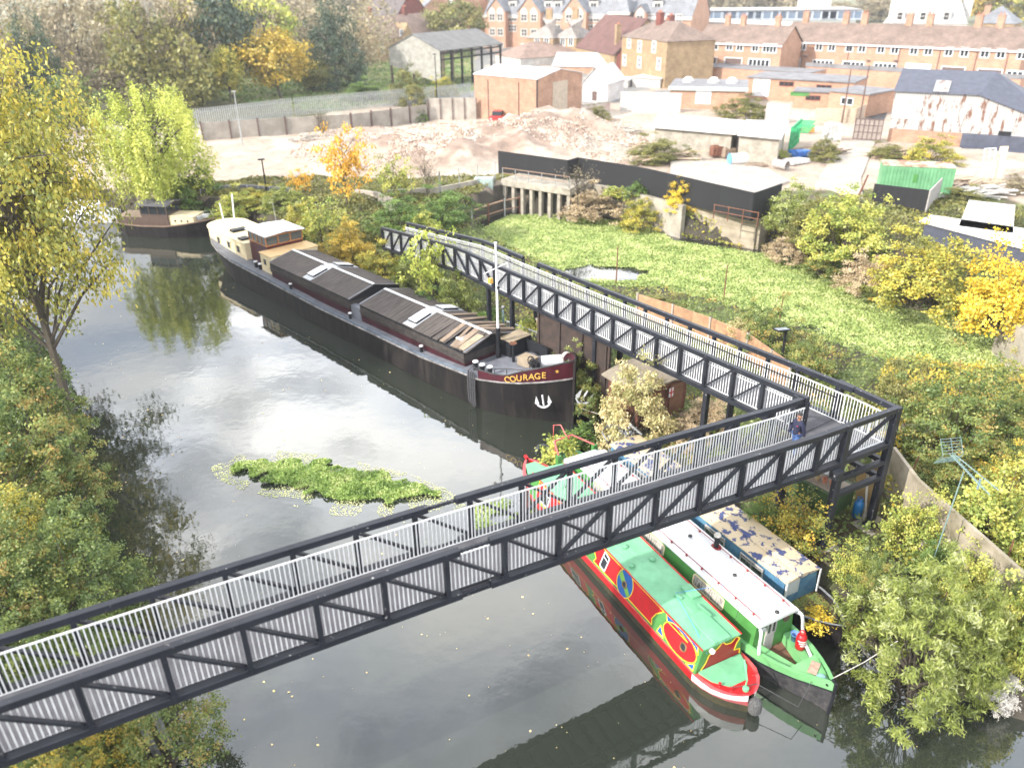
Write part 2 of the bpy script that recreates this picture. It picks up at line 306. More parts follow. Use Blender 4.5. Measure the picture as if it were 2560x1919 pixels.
# river water
wm = bpy.data.materials.new('river_water'); wm.use_nodes = True; nt = wm.node_tree; b = nt.nodes['Principled BSDF']
b.inputs['Roughness'].default_value = .025; b.inputs['IOR'].default_value = 2.1
tc = N(nt, 'ShaderNodeTexCoord'); n = N(nt, 'ShaderNodeTexNoise'); n.inputs['Scale'].default_value = .12; n.inputs['Detail'].default_value = 4; nt.links.new(tc.outputs['Object'], n.inputs['Vector'])
r = N(nt, 'ShaderNodeValToRGB'); r.color_ramp.elements[0].color = (.018, .023, .017, 1); r.color_ramp.elements[1].color = (.034, .040, .032, 1); nt.links.new(n.outputs['Fac'], r.inputs[0]); nt.links.new(r.outputs[0], b.inputs['Base Color'])
n2 = N(nt, 'ShaderNodeTexNoise'); n2.inputs['Scale'].default_value = 1.3; n2.inputs['Detail'].default_value = 3; nt.links.new(tc.outputs['Object'], n2.inputs['Vector'])
bp = N(nt, 'ShaderNodeBump'); bp.inputs['Strength'].default_value = .10; bp.inputs['Distance'].default_value = .05; nt.links.new(n2.outputs['Fac'], bp.inputs['Height']); nt.links.new(bp.outputs[0], b.inputs['Normal'])
m = MB(); m.add([(-400, -200, 0), (200, -200, 0), (200, 140, 0), (-400, 140, 0)], [(0, 1, 2, 3)]); tag(m.build('river_water', wm), kind='structure')

# ------------------------------------------------------------ the footbridge
DECKM = mat('walkway_surface', (.10, .10, .112), .8, (.065, .065, .075), 2.5, bump=.1); BLK2 = mat('bridge_paint', (.024, .027, .036), .42, (.015, .017, .024), 1.2, spec=.25, kind='spots')
def zb1(s): s = min(s, 12.0); return 5.236-.027*s-.001*s*s
def zb2(s):
    if s < 22: return 4.80-.026*s
    if s < 25.5: return 4.228
    return 4.228-(s-25.5)*.115
CH = .2; CLR = 1.5
def truss(t, st, zf, yc, inner, diag, skip_top=(), rails=True, splice=None):
    """one side girder: chords, posts, braces, white railing panels on its inner side"""
    for nm, up in (('top_chord', 1), ('bottom_chord', 0)):
        m = MB(); off = (CH+CLR-.1) if up else CH/2
        segs = [(st[i], st[i+1]) for i in range(len(st)-1)]
        for k, (a, b_) in enumerate(segs):
            if up and any(x0 < (a+b_)/2 < x1 for x0, x1 in skip_top): m.build(nm, BLK2, t, bevel=.008); m = MB(); continue
            cuts = [(a, b_, 0)]
            if splice and a < splice[0] < b_: cuts = [(a, splice[0], 0), (splice[0], splice[1], 1), (splice[1], b_, 0)]
            for c0, c1, sp in cuts:
                w_ = .085 if sp else CH
                m.bar((c0-(.0 if sp else .002), yc, zf(c0)+off), (c1+.002, yc, zf(c1)+off), w_, w_)
                if sp:
                    nn = 6
                    for i in range(nn):
                        for side in (-1, 1):
                            x = c0+(c1-c0)*(i+.5)/nn; m.box((x, yc+side*.055, zf(x)+off), (.045, .03, .07))
                            m.box((x, yc, zf(x)+off+side*.05), (.045, .07, .02))
        m.build(nm, BLK2, t, bevel=.008)
    for s in st:
        m = MB(); m.bb(s-.065, s+.065, yc-.08, yc+.08, zf(s)+CH-.01, zf(s)+CLR+.0); m.bb(s-.09, s+.09, yc-.1, yc+.1, zf(s)+CH-.01, zf(s)+CH+.05); m.build('post', BLK2, t)
    for i in range(len(st)-1):
        a, b_ = st[i], st[i+1]; dd = diag((a+b_)/2); m = MB()
        for d in dd:
            z0, z1 = (zf(a)+CLR-.03, zf(b_)+CH+.06) if d == '\\' else (zf(a)+CH+.06, zf(b_)+CLR-.03)
            m.bar((a+.09, yc+(.03 if dd.index(d) else 0), z0), (b_-.09, yc+(.03 if dd.index(d) else 0), z1), .13, .07)
        if dd: m.build('brace', BLK2, t)
        if rails:
            yi = yc+inner*.17; m = MB(); zl = lambda x: zf(x)+.17; zh = lambda x: zf(x)+CLR-.15
            m.bar((a+.003, yi, zl(a)), (b_-.003, yi, zl(b_)), .045, .035); m.bar((a+.003, yi, zh(a)), (b_-.003, yi, zh(b_)), .05, .035)
            k = max(2, int((b_-a-.1)/.128)); 
            for j in range(k+1):
                x = a+.05+(b_-a-.1)*j/k; m.bb(x-.017, x+.017, yi-.012, yi+.012, zl(x), zh(x))
            m.build('railing_panel', WHITE, t)
W1 = 2.3
fb = thing('footbridge', 'long black steel truss footbridge with white railings crossing the river to a corner landing', 'bridge', BF.loc, BF.rot)
st1 = [-.25+1.77*k for k in range(-10, 8)]
dg = lambda x: ['\\', '/'] if 1.5 < x < 3.4 else (['\\'] if x < 2 else ['/'])
truss(fb, st1+[13.5, 16.08], zb1, .1, 1, dg, splice=(-1.62, -.72))
truss(fb, st1+[13.6], zb1, W1, -1, dg, splice=(-1.62, -.72))
m = MB()
for a, b_ in zip((st1+[13.5])[:-1], (st1+[13.5])[1:]): m.bar((a, W1/2+.05, zb1(a)+.105), (b_+.002, W1/2+.05, zb1(b_)+.105), W1-.26, .08)
m.bb(13.502, 16.0, .2, W1+.1, zb1(14.5)+.065, zb1(14.5)+.147); m.build('deck', DECKM, fb)
m = MB()
for s in np.arange(st1[0], 13.6, .59): m.bb(s-.04, s+.04, .2, W1-.1, zb1(s)-.04, zb1(s)+.06)
for y in (.42, W1-.3): m.bar((st1[0], y, zb1(st1[0])-.06), (13.5, y, zb1(13.5)-.06), .08, .1)
m.build('cross_beams', BLK2, fb)
for y in (.24, W1-.14):          # kerb strips beside the deck
    m = MB(); 
    for a, b_ in zip((st1+[13.5])[:-1], (st1+[13.5])[1:]): m.bar((a, y, zb1(a)+.17), (b_+.002, y, zb1(b_)+.17), .07, .05)
    m.build('kerb_strip', BLACK, fb)
zL = zb1(15)
# landing: outer end girder, columns, frames below
m = MB(); m.bar((16.06, .22, zL+1.6), (15.96, 2.5, zL+1.6), .2, .2); m.build('top_chord', BLK2, fb, bevel=.008)
m = MB(); m.bar((16.06, .22, zL+.1), (15.96, 2.5, zL+.1), .2, .2); m.build('bottom_chord', BLK2, fb, bevel=.008)
m = MB(); zl, zh = zL+.17, zL+1.35
m.bar((15.86, .3, zl), (15.78, 2.1, zl), .045, .035); m.bar((15.86, .3, zh), (15.78, 2.1, zh), .05, .035)
for j in range(14): y = .34+j*.135; m.box((15.86-.044*(y-.3), y, (zl+zh)/2), (.022, .025, zh-zl))
m.build('railing_panel', WHITE, fb)
GZC = 1.15
for x, y in ((13.5, .1), (16.08, .1), (15.95, 2.55), (13.62, 2.55)):
    m = MB(); m.bb(x-.13, x+.13, y-.13, y+.13, GZC-.1, zb1(x)+CH+CLR-.005); m.bb(x-.2, x+.2, y-.2, y+.2, GZC-.05, GZC+.06); m.build('column', BLK2, fb, bevel=.01)
for dz in (-.65, -1.35):
    for (x0, y0, x1, y1) in ((13.63, .1, 15.95, .1), (16.0, .23, 15.9, 2.4)):
        m = MB(); m.bar((x0, y0, zL+dz), (x1, y1, zL+dz), .2, .2); m.build('frame_beam', BLK2, fb, bevel=.008)
m = MB(); m.bb(13.05, 13.37, -.25, .3, zL-.16, zL-.02); m.bb(13.1, 13.32, -.15, .2, zL-.45, zL-.16); m.build('bearing_bracket', BLK2, fb, bevel=.01)
for x, y in ((13.5, .1), (16.08, .1)):
    m = MB(); a = [(x-.5, y-.5), (x+.5, y-.5), (x+.5, y+.5), (x-.5, y+.5)]; m.prism(a, GZC-.5, GZC-.06); m.build('concrete_pad', CONC, fb, bevel=.02)
# walkway along the bank
W2 = -2.3
rb = thing('bank_walkway', 'black steel truss walkway with white railings running along the spit above the moored barge', 'bridge', RF.loc, RF.rot)
st2 = [0.0]+[.55+1.5*k for k in range(1, 25)]
truss(rb, st2, zb2, -.1, -1, lambda x: ['\\'] if x < 21 else (['/'] if x < 27 else ['\\']))
truss(rb, [s for s in st2 if s > .1], zb2, W2+.1, 1, lambda x: [] if x < 34 else ['\\'], skip_top=((20.2, 21.8),))
m = MB(); m.bar((-.5, W2+.1, zb2(0)+1.6), (st2[1], W2+.1, zb2(st2[1])+1.6), .2, .2); m.build('top_chord', BLK2, rb, bevel=.008); m = MB(); m.bar((-.5, W2+.1, zb2(0)+.1), (st2[1], W2+.1, zb2(st2[1])+.1), .2, .2); m.build('bottom_chord', BLK2, rb, bevel=.008)
m = MB(); zl, zh = zb2(1)+.17, zb2(1)+1.35; yi = W2+.27
m.bar((-.35, yi, zl), (2.0, yi, zl), .045, .035); m.bar((-.35, yi, zh), (2.0, yi, zh), .05, .035)
for j in range(18): m.bb(-.3+j*.13, -.275+j*.13, yi-.011, yi+.011, zl, zh)
m.build('railing_panel', WHITE, rb)
m = MB()
for a, b_ in zip(st2[:-1], st2[1:]): m.bar((a, W2/2, zb2(a)+.105), (b_+.002, W2/2, zb2(b_)+.105), 1.88, .08)
m.build('deck', DECKM, rb)
m = MB()
for s in np.arange(0, 36, .75): m.bb(s-.04, s+.04, W2+.2, -.2, zb2(s)-.04, zb2(s)+.06)
m.build('cross_beams', BLK2, rb)
m = MB(); yi = W2+.33
for a, b_ in zip(st2[:-1], st2[1:]): m.bar((a, yi, zb2(a)+1.12), (b_, yi, zb2(b_)+1.12), .035, .035); m.bar((b_, yi, zb2(b_)+1.12), (b_, yi-.12, zb2(b_)+1.12), .02, .02)
m.build('handrail', BLACK, rb)
for s in (5.0, 12.5, 20, 22.5, 29, 35.5):
    for y in (-.3, W2+.3):
        m = MB(); m.bb(s-.11, s+.11, y-.11, y+.11, .6, zb2(s)); m.bb(s-.2, s+.2, y-.2, y+.2, .7, 1.0); m.build('column', BLK2, rb)
# brown wall below the walkway
bw = thing('retaining_wall', 'dark brown steel wall standing under the bank walkway beside the barge bow', 'wall', RF.W(8, -.35, 0), RF.rot)
m = MB(); m.bb(3.4, 9.5, -.06, .06, .5, 4.28)
for s in np.arange(3.6, 9.5, 1.9): m.bb(s-.05, s+.05, .06, .14, .5, 4.25)
m.build('wall_sheet', mat('brown_steel', (.06, .04, .033), .8, (.03, .022, .02), 2), bw)
# the man on the bridge
pb = P(2001, 1033, zb1(12)+.147+1.74); pb.z = zb1(12)+.147
SKIN = mat('skin', (.33, .17, .11), .55, (.27, .14, .09), 8); JACK = mat('navy_fleece', (.016, .02, .052), .85, (.011, .014, .036), 10); JEAN = mat('blue_denim', (.06, .12, .3), .8, (.04, .085, .22), 9)
HAIR = mat('short_black_hair', (.03, .03, .032), .7, (.015, .015, .016), 20)
man = thing('person', 'man in a navy zip jacket and blue jeans walking on the footbridge, face turned left', 'person', pb, BF.rot+R(185))
def skin(name, mt, chains, parent, sub=1):
    """chains: list of lists of (x,y,z,r); chains start on an existing joint if it has the same place"""
    vs = []; es = []; rs = []; key = {}
    for ch in chains:
        prev = None
        for (x, y, z, r) in ch:
            k = (round(x, 3), round(y, 3), round(z, 3))
            if k not in key: key[k] = len(vs); vs.append((x, y, z)); rs.append(r)
            i = key[k]
            if prev is not None: es.append((prev, i))
            prev = i
    me = bpy.data.meshes.new(name); me.from_pydata(vs, es, []); o = bpy.data.objects.new(name, me); COL.objects.link(o); o.parent = parent
    md = o.modifiers.new('skin', 'SKIN'); md.use_smooth_shade = True
    for i, s in enumerate(me.skin_vertices[0].data): s.radius = (rs[i], rs[i]) if not isinstance(rs[i], tuple) else rs[i]; s.use_root = (i == 0)
    ss = o.modifiers.new('sub', 'SUBSURF'); ss.levels = sub; ss.render_levels = sub; me.materials.append(mt); return o
# local frame: +X is the way he walks, +Y his left side
hands = []
for sy, hx, hz in ((1, -.10, .80), (-1, .17, .84)):
    hy = sy*.235; arm = [(0, sy*.06, 1.36, .07), (0, sy*.18, 1.38, .05), (hx*.3-.02, sy*.225, 1.10, .042), (hx, hy, hz+.02, .028), (hx+.02, hy, hz-.05, .034)]
    hands.append(arm)
    for k, (dx, ln) in enumerate(((-.03, .07), (-.01, .085), (.012, .08), (.032, .062))):
        hands.append([(hx+.02, hy, hz-.05, .034), (hx+.02+dx, hy, hz-.095, .011), (hx+.03+dx, hy-sy*.012, hz-.095-ln*.55, .0095), (hx+.035+dx*1.0, hy-sy*.03, hz-.095-ln, .008)])
    hands.append([(hx+.02, hy, hz-.05, .034), (hx+.06, hy-sy*.01, hz-.06, .012), (hx+.075, hy-sy*.02, hz-.1, .009)])
body = [[(0, 0, .95, .12), (0, 0, 1.15, .11), (0, 0, 1.36, .12), (0, 0, 1.47, .055), (.015, .01, 1.55, .052), (.02, .015, 1.62, (.085, .095)), (.015, .015, 1.70, (.075, .085))],
        [(0, 0, .95, .12), (.02, .09, .9, .085), (.13, .1, .5, .06), (.06, .1, .1, .042)], [(0, 0, .95, .12), (-.02, -.09, .9, .085), (-.09, -.1, .5, .06), (-.22, -.1, .14, .042)]]+hands
bo = skin('body', SKIN, body, man, 2)
skin('jacket', JACK, [[(0, 0, .82, .165), (0, 0, .98, .16), (0, 0, 1.2, .15), (0, 0, 1.37, .15), (0, 0, 1.47, .075)]]+[[(0, 0, 1.37, .15), (0, sy*.17, 1.36, .095), (hx*.3-.02, sy*.235, 1.10, .075), (hx, sy*.24, hz+.05, .055)] for sy, hx, hz in ((1, -.10, .80), (-1, .17, .84))], man, 2)
skin('trousers', JEAN, [[(0, 0, .96, .13), (.02, .09, .87, .105), (.13, .1, .5, .078), (.06, .1, .08, .062)], [(0, 0, .96, .13), (-.02, -.09, .87, .105), (-.09, -.1, .5, .078), (-.22, -.1, .13, .062)]], man, 2)
m = MB()
for dx, dy, rx in ((.12, .1, 0), (-.15, -.1, 0)):
    m.box((dx, dy, .05 if dx > 0 else .07), (.29, .1, .08))
m.build('shoes', BLACK, man, bevel=.02)
m = MB()
m.lathe((.005, .012, 1.62), [(.088, .065), (.092, .09), (.086, .13), (.055, .155), (0.0, .165)], 12); m.build('hair', HAIR, man, smooth=True)
m = MB(); m.add([(.108, .003, 1.60), (.135, .012, 1.585), (.108, .027, 1.60), (.105, .015, 1.64)], [(0, 1, 3), (1, 2, 3), (0, 2, 1)])
for sy in (-.02, .05): m.box((.1, sy, 1.635), (.018, .022, .01))
m.box((.103, .015, 1.555), (.016, .045, .008)); m.build('face_features', mat('face_dark', (.1, .045, .035), .6), man)
m = MB()
for sy in (-1, 1): m.box((.015, .015+sy*.098, 1.62), (.04, .018, .055))
m.build('ears', SKIN, man, bevel=.006)
m = MB(); m.box((.157, .075, 1.3), (.012, .05, .022)); m.build('chest_badge', mat('red_badge', (.6, .03, .04), .6), man)
# ------------------------------------------------------------ boats
def hull(mb, xs, ht, hb, zt, zb=-.5, m=0, zmid=None):
    """lofted shell: ht/hb half beams at rim and waterline, zt rim height; both sides and the bottom"""
    for sd_ in (-1, 1):
        rings = []
        for x in xs:
            t, b_ = ht(x), hb(x); z = zt(x)
            rings.append([(x, sd_*b_*.9, zb), (x, sd_*b_, 0.02), (x, sd_*(b_*.45+t*.55), z*.5), (x, sd_*t, z)])
        mb.loft(rings, m)
    return mb
def strip(mb, xs, y0, y1, z0, z1, m=0):
    """thin wall or band between two curves, on both sides"""
    for sd_ in (-1, 1): mb.loft([[(x, sd_*y0(x), z0(x)), (x, sd_*y1(x), z1(x))] for x in xs], m)
def slab(mb, xs, hw, z, m=0, side=None):
    mb.loft([[(x, -hw(x), z(x)), (x, hw(x), z(x))] for x in xs], m)
def lerp(pts):
    X_ = [p[0] for p in pts]; Y_ = [p[1] for p in pts]; return lambda x: float(np.interp(x, X_, Y_))
HULLK = mat('hull_black', (.05, .042, .038), .55, (.012, .011, .012), 1.3, lo=.45, hi=.85, spec=.2, stretch=(1.6, 1.6, .25)); MAROON = mat('maroon_paint', (.07, .008, .018), .35, (.045, .006, .013), 3)
GREYP = mat('grey_deck_paint', (.19, .2, .23), .6, (.12, .125, .15), 1.4); CREAM = mat('cream_paint', (.76, .66, .44), .55, (.66, .55, .34), 2); TAN = mat('tan_roof_paint', (.70, .48, .24), .6, (.6, .4, .2), 2)
HATCH = mat('hatch_boards', (.105, .088, .08), .85, (.05, .041, .037), 2.2, kind='planks', bscale=.9, stretch=(3, .35, 1)); ROOFW = mat('roof_white', (.82, .83, .85), .5, (.62, .63, .63), 1.3, lo=.3, hi=.6, detail=8); TEAK = mat('varnished_teak', (.42, .19, .06), .4, (.3, .12, .04), 5)
OLDWOOD = mat('grey_brown_wood', (.30, .23, .17), .85, (.17, .125, .09), 3, stretch=(1, .3, 1)); YEL = mat('gold_paint', (.62, .38, .08), .45, (.52, .3, .06), 5); ROPE = mat('dark_rope', (.09, .09, .1), .9, (.05, .05, .055), 20)
HAZEM = None
BA = Fr((2.95, 35.45), (.683, -.731))
bg_ = thing('barge', 'very long black cargo barge lettered COURAGE with brown hatch roofs and white roofed wheelhouse', 'barge', BA.loc, BA.rot)
xs = [.22, .12, -.1, -.5, -1, -1.8, -2.8, -4.2, -6, -9, -14, -20, -26, -30, -33, -35.5, -37.3, -38.6, -39.3, -39.6]
bt = lerp([(-39.6, .15), (-39.3, .8), (-38.6, 1.4), (-37.3, 1.95), (-35.5, 2.35), (-33, 2.52), (-9, 2.54), (-4.2, 2.45), (-2.8, 2.15), (-1.8, 1.75), (-1, 1.25), (-.5, .85), (-.1, .45), (.12, .2), (.22, .03)])
bb_ = lerp([(-39.6, .03), (-38.6, .35), (-37.3, 1.1), (-35.5, 1.9), (-33, 2.4), (-9, 2.52), (-4.2, 2.3), (-2.8, 1.85), (-1.8, 1.3), (-1, .75), (-.5, .4), (0, .05), (.22, .02)])
gz = lerp([(-39.6, 2.3), (-37, 2.0), (-33, 1.65), (-20, 1.4), (-9, 1.55), (-4.2, 1.85), (-1.8, 2.25), (.22, 2.65)])     # rubbing strake
bz = lerp([(-4.3, 2.4), (-3.2, 2.42), (-2.4, 2.58), (-1.7, 2.95), (-1, 3.2), (.22, 3.62)])                               # bulwark rim
m = MB(); hull(m, xs, bt, bb_, gz); m.build('hull', HULLK, bg_, smooth=False)
m = MB()
for sd_ in (-1, 1):
    for dz, r_ in ((0, .055),):
        m.tube([(x, sd_*((bt(x)*(1+dz*.3)-bb_(x)*dz*.3 if dz else bt(x))+.03), gz(x)+dz) for x in xs], r_, 6)
m.build('rubbing_strake', mat('worn_steel', (.26, .25, .25), .55, (.07, .065, .065), 3), bg_)
dk = lambda x: gz(x)+.05
m = MB(); slab(m, [x for x in xs if x <= -.1], lambda x: bt(x)-.02, dk); m.build('deck', GREYP, bg_)
m = MB(); xx = [x for x in xs if -33 <= x <= -4.2]                    # side coaming: low toe rail
strip(m, xx, lambda x: bt(x)-.02, lambda x: bt(x)-.02, lambda x: gz(x), lambda x: gz(x)+.16); strip(m, xx, lambda x: bt(x)-.02, lambda x: bt(x)-.14, lambda x: gz(x)+.16, lambda x: gz(x)+.16)
m.build('toe_rail', mat('blue_grey_paint', (.16, .2, .25), .5, (.09, .11, .14), 2), bg_)
xb = [-4.3, -3.8, -3.2, -2.8, -2.4, -2.05, -1.7, -1.3, -1, -.5, -.1, .12, .22]; bo_ = lambda x: bt(x)+.05*(x+4.3)/4.5+.03
m = MB(); strip(m, xb, lambda x: bt(x)+.01, bo_, gz, bz); strip(m, xb, bo_, lambda x: max(bo_(x)-.1, .02), bz, bz); strip(m, xb, lambda x: max(bo_(x)-.1, .02), lambda x: max(bt(x)-.09, .02), bz, gz); m.build('bulwark', MAROON, bg_)
m = MB()
for sd_ in (-1, 1): m.tube([(x, sd_*(bo_(x)-.03), bz(x)+.01) for x in xb], .045, 5)
m.build('bulwark_rail', BLACK, bg_)
m = MB(); m.bar((.25, 0, .0), (.3, 0, 3.7), .1, .16, up=(1, 0, 0)); m.build('stem_post', HULLK, bg_)
# lettering and star on the bulwark
def onside(x, z, sgn=-1, off=.0):
    """matrix putting upright flat text on the bulwark at x"""
    e = .12; p0 = Vector((x-e, sgn*bo_(x-e), 0)); p1 = Vector((x+e, sgn*bo_(x+e), 0)); tx = (p1-p0).normalized(); lean = Vector((0, 0, 1)); n_ = tx.cross(lean).normalized()*(1 if sgn < 0 else -1)
    q = Vector((x, sgn*(bt(x)*.4+bo_(x)*.6), z))+n_*(off+.03); return Matrix(((tx.x, lean.x, n_.x, q.x), (tx.y, lean.y, n_.y, q.y), (tx.z, lean.z, n_.z, q.z), (0, 0, 0, 1)))
def zl_(x): return (gz(x)+bz(x))*.5-.02
px_ = [-2.48, -2.17, -1.85, -1.56, -1.29, -1.03, -.78]
for ch, x in zip('COURAGE', px_): text_mesh('letter', ch, .47, YEL, bg_, onside(x, zl_(x)), .008)
m = MB(); st_ = [(math.sin(2*math.pi*i/10)*(.11 if i % 2 == 0 else .045), math.cos(2*math.pi*i/10)*(.11 if i % 2 == 0 else .045)) for i in range(10)]
mt_ = onside(-.28, 3.1, -1, .01); m.add([mt_ @ Vector((a, b_, .0)) for a, b_ in st_]+[mt_ @ Vector((a, b_, .012)) for a, b_ in st_]+[mt_ @ Vector((0, 0, .014))], [(i, (i+1) % 10, (i+1) % 10+10, i+10) for i in range(10)]+[(i+10, (i+1) % 10+10, 20) for i in range(10)]); m.build('star', YEL, bg_)
# holds: coamings and hatch roofs
for (x0, x1, rear) in ((-16.05, -6.0, 0), (-27.6, -17.3, 1)):
    yl = 1.95; ze, zr = 2.62, 3.12
    m = MB(); m.prism([(x0, -yl+.05), (x1, -yl+.05), (x1, yl-.05), (x0, yl-.05)], 1.3, 2.02); h_ = m.build('coaming', mat('dark_maroon', (.045, .007, .013), .5), bg_)
    m = MB(); m.prism([(x0, -yl-.02), (x1, -yl-.02), (x1, yl+.02), (x0, yl+.02)], 2.0, ze-.1); m.bb(x0, x1, -yl-.08, -yl-.02, 2.2, 2.26); m.build('hatch_skirt', mat('dark_skirt', (.06, .05, .045), .8, (.03, .026, .025), 3), bg_)
    m = MB(); m.loft([[(x, -yl, ze-.16), (x, -yl, ze), (x, 0, zr), (x, yl, ze), (x, yl, ze-.16)] for x in (x0, x1)], capa=True, capb=True); m.build('hatch_gable', BLACK, bg_)
    m = MB(); xs_ = np.arange(x0, x1-.1, .29); rs = random.Random(3)
    for i, x in enumerate(xs_):
        for sgn in (-1, 1):
            if not rear and sgn == -1 and 29 <= i <= 30: continue
            sk = 0 if (rear or i < 24) else rs.uniform(-.05, .05); dz = 0 if (rear or i < 24) else rs.uniform(0, .05)
            p = Vector((x+.15, sgn*.09, zr+.025+dz)); q = Vector((x+.15+sk*2.5, sgn*(yl+.03), ze+.03+dz)); m.bar(p, q, .275, .035, up=(0, 0, 1))
    m.build('hatch_roof', OLDWOOD if False else HATCH, bg_)
    m = MB(); m.bar((x0-.02, 0, zr+.07), (x1+.02, 0, zr+.07), .2, .03); m.build('ridge_strip', WHITE, bg_)
    m = MB()
    for x in (x0+.0, x1-.0):
        for sgn in (-1, 1): m.bar((x, 0, zr+.05), (x, sgn*(yl+.02), ze+.055), .12, .03)
    m.build('end_trim', GREYP, bg_)
    xc = (x0+x1)/2-.05
    for sgn in (-1, 1):
        m = MB(); m.bar((xc, sgn*.12, zr+.065), (xc, sgn*(yl-.02), ze+.08), 1.0, .03); f_ = m.build('roof_panel', mat('pale_panel', (.5, .52, .55), .5), bg_)
        m = MB(); m.bar((xc, sgn*.5, zr+.03), (xc, sgn*1.6, ze+.24), .8, .12); s_ = m.build('skylight', BLACK, bg_, bevel=.01)
        m = MB(); m.bar((xc, sgn*.45, zr+.10), (xc, sgn*1.62, ze+.31), .74, .03); m.build('pane', mat('skylight_pane', (.75, .78, .82), .15), s_)
m = MB()
for (x, w_, sk) in ((-8.05, .3, .16), (-6.95, .38, .22), (-7.5, .2, .5)): m.bar((x, -.15, 3.2), (x+sk, -1.98, 2.74), w_, .045)
for (x, w_, sk) in ((-9.6, .2, .1), (-8.6, .25, -.1), (-7.9, .2, .3), (-7.2, .3, .1), (-6.8, .3, .5)): m.bar((x, .1, 3.22), (x+sk, 2.05, 2.78), w_, .05)
m.build('loose_boards', OLDWOOD, bg_)
m = MB(); m.bb(-7.35, -6.85, -1.4, -.75, 2.9, 2.95); m.build('loose_pane', ROOFW, bg_)
m = MB(); m.bar((-6.35, -.4, 3.1), (-6.35, -1.9, 2.72), .5, .05); m.build('hatch_lid', mat('ply', (.36, .29, .2), .8), bg_)
m = MB(); m.bb(-5.98, -5.0, .55, 2.15, 1.7, 2.75); m.build('fore_locker', BLACK, bg_, bevel=.01); m = MB(); m.bb(-6.0, -4.98, .53, 2.17, 2.751, 2.79); m.build('locker_lid', mat('ply', (.36, .29, .2), .8), bg_)
m = MB()
for sd_ in (-1, 1): m.bb(-17.2, -16.1, sd_*1.5, sd_*1.9, 1.4, 2.3)
m.bb(-17.25, -16.1, -1.85, 1.85, 1.4, 2.2); m.build('mid_deck_box', GREYP, bg_)
# mast
m = MB(); m.tube([(-5.55, 0.15, 1.7), (-5.55, .15, 3.6)], .13, 10); m.build('mast_foot', BLACK, bg_)
mh = 8.35; m = MB(); m.tube([(-5.55, .15, 3.6), (-5.6, .15, mh)], [.075, .05], 10); m.tube([(-5.6, .15, mh), (-5.6, .15, mh+.06)], .085, 10); m.build('mast', WHITE, bg_, smooth=False)
m = MB(); m.tube([(-5.6, -.75, 6.9), (-5.6, 1.0, 7.1)], .025, 6); m.build('yard', WHITE, bg_); m = MB(); m.bb(-5.55, -5.35, -.5, -.3, 6.35, 6.62); m.build('lantern', mat('orange_plastic', (.7, .4, .08), .5), bg_)
m = MB(); m.lathe((-5.45, .15, 5.9), [(.08, 0), (.08, .1), (.03, .14)], 8); m.build('mast_light', BLACK, bg_)
# bollards
def boll(x, y, z, h=.42, r_=.13):
    m = MB(); m.lathe((x, y, z), [(r_+.03, 0), (r_, .03), (r_, h-.06)], 12); o = m.build('bollard', BLACK, bg_, smooth=False); m = MB(); m.lathe((x, y, z+h-.06), [(r_+.035, 0), (r_+.035, .045), (r_, .07), (0, .075)], 12); m.build('cap', WHITE, o)
for x, y in ((-5.3, -1.75), (-4.7, -1.8), (-4.15, -1.75), (-5.2, 2.05), (-4.65, 2.05), (-4.1, 1.95)): boll(x, y, dk(x), .5)
for x in (-9.6, -17.0, -24.5): boll(x, -2.15, dk(x), .4, .09)
for x in (-29.6, -30.3): boll(x, -1.75, dk(x), .45)
m = MB(); m.bb(-5.5, -3.3, 1.72, 1.86, 2.0, 2.6); m.build('inner_bulwark', BLACK, bg_)
m = MB(); m.tube([(-4.45, .25, 1.9), (-4.45, .25, 2.95)], .085, 10); m.build('standpipe', BLACK, bg_)
m = MB()
for k in range(8): a = k*math.pi/4; m.tube([(-4.45, .25, 3.0), (-4.45+.17*math.cos(a), .25+.17*math.sin(a), 3.0)], .02, 5)
m.tube([(-4.45+.18*math.cos(a), .25+.18*math.sin(a), 3.0) for a in np.linspace(0, 6.283, 13)], .035, 5, cap=False); m.build('hand_wheel', RUST, bg_)
m = MB(); m.box((-3.45, .35, 2.25), (.85, .75, .42), .1); m.build('deck_box', mat('box_wood', (.33, .27, .2), .8), bg_, bevel=.01); m = MB(); m.box((-3.45, .35, 2.475), (.92, .82, .03), .1); m.build('box_lid', mat('ply', (.36, .29, .2), .8), bg_)
m = MB(); m.tube([(-2.35, .35, 2.6), (-1.75, 1.2, 2.6)], .3, 14); m.build('winch_drum', ROOFW, bg_, smooth=False)
m = MB(); m.box((-2.5, .05, 2.35), (.5, .12, .6)); m.box((-2.2, -.12, 2.4), (.12, .12, .7))
for cx_, cy_ in ((-2.75, -.05), (-2.45, -.2)): m.tube([(cx_+.26*math.cos(a), cy_+.03*math.sin(a), 2.6+.26*math.sin(a)) for a in np.linspace(0, 6.283, 15)], .035, 5, cap=False); m.tube([(cx_-.25, cy_, 2.6), (cx_+.25, cy_, 2.6)], .02, 4); m.tube([(cx_, cy_, 2.35), (cx_, cy_, 2.85)], .02, 4)
m.build('winch_gear', BLACK, bg_)
m = MB()
for k in range(4): m.tube([(-1.55+.05*k+.05*math.cos(a), 1.3+.3*math.cos(a), 2.8+.3*math.sin(a)) for a in np.linspace(0, 6.283, 15)], .025, 5, cap=False)
m.build('rope_coil', mat('pale_rope', (.6, .58, .54), .9), bg_)
m = MB(); m.tube([(-3.6, -1.95, 2.0), (-3.5, -1.98, 2.55), (-2.9, -1.8, 2.72), (-1.9, -1.45, 2.85), (-1.5, -1.2, 2.95)], .022, 5); m.tube([(-2.8, -1.78, 2.1), (-2.8, -1.78, 2.73)], .02, 5); m.build('bow_rail', BLACK, bg_)
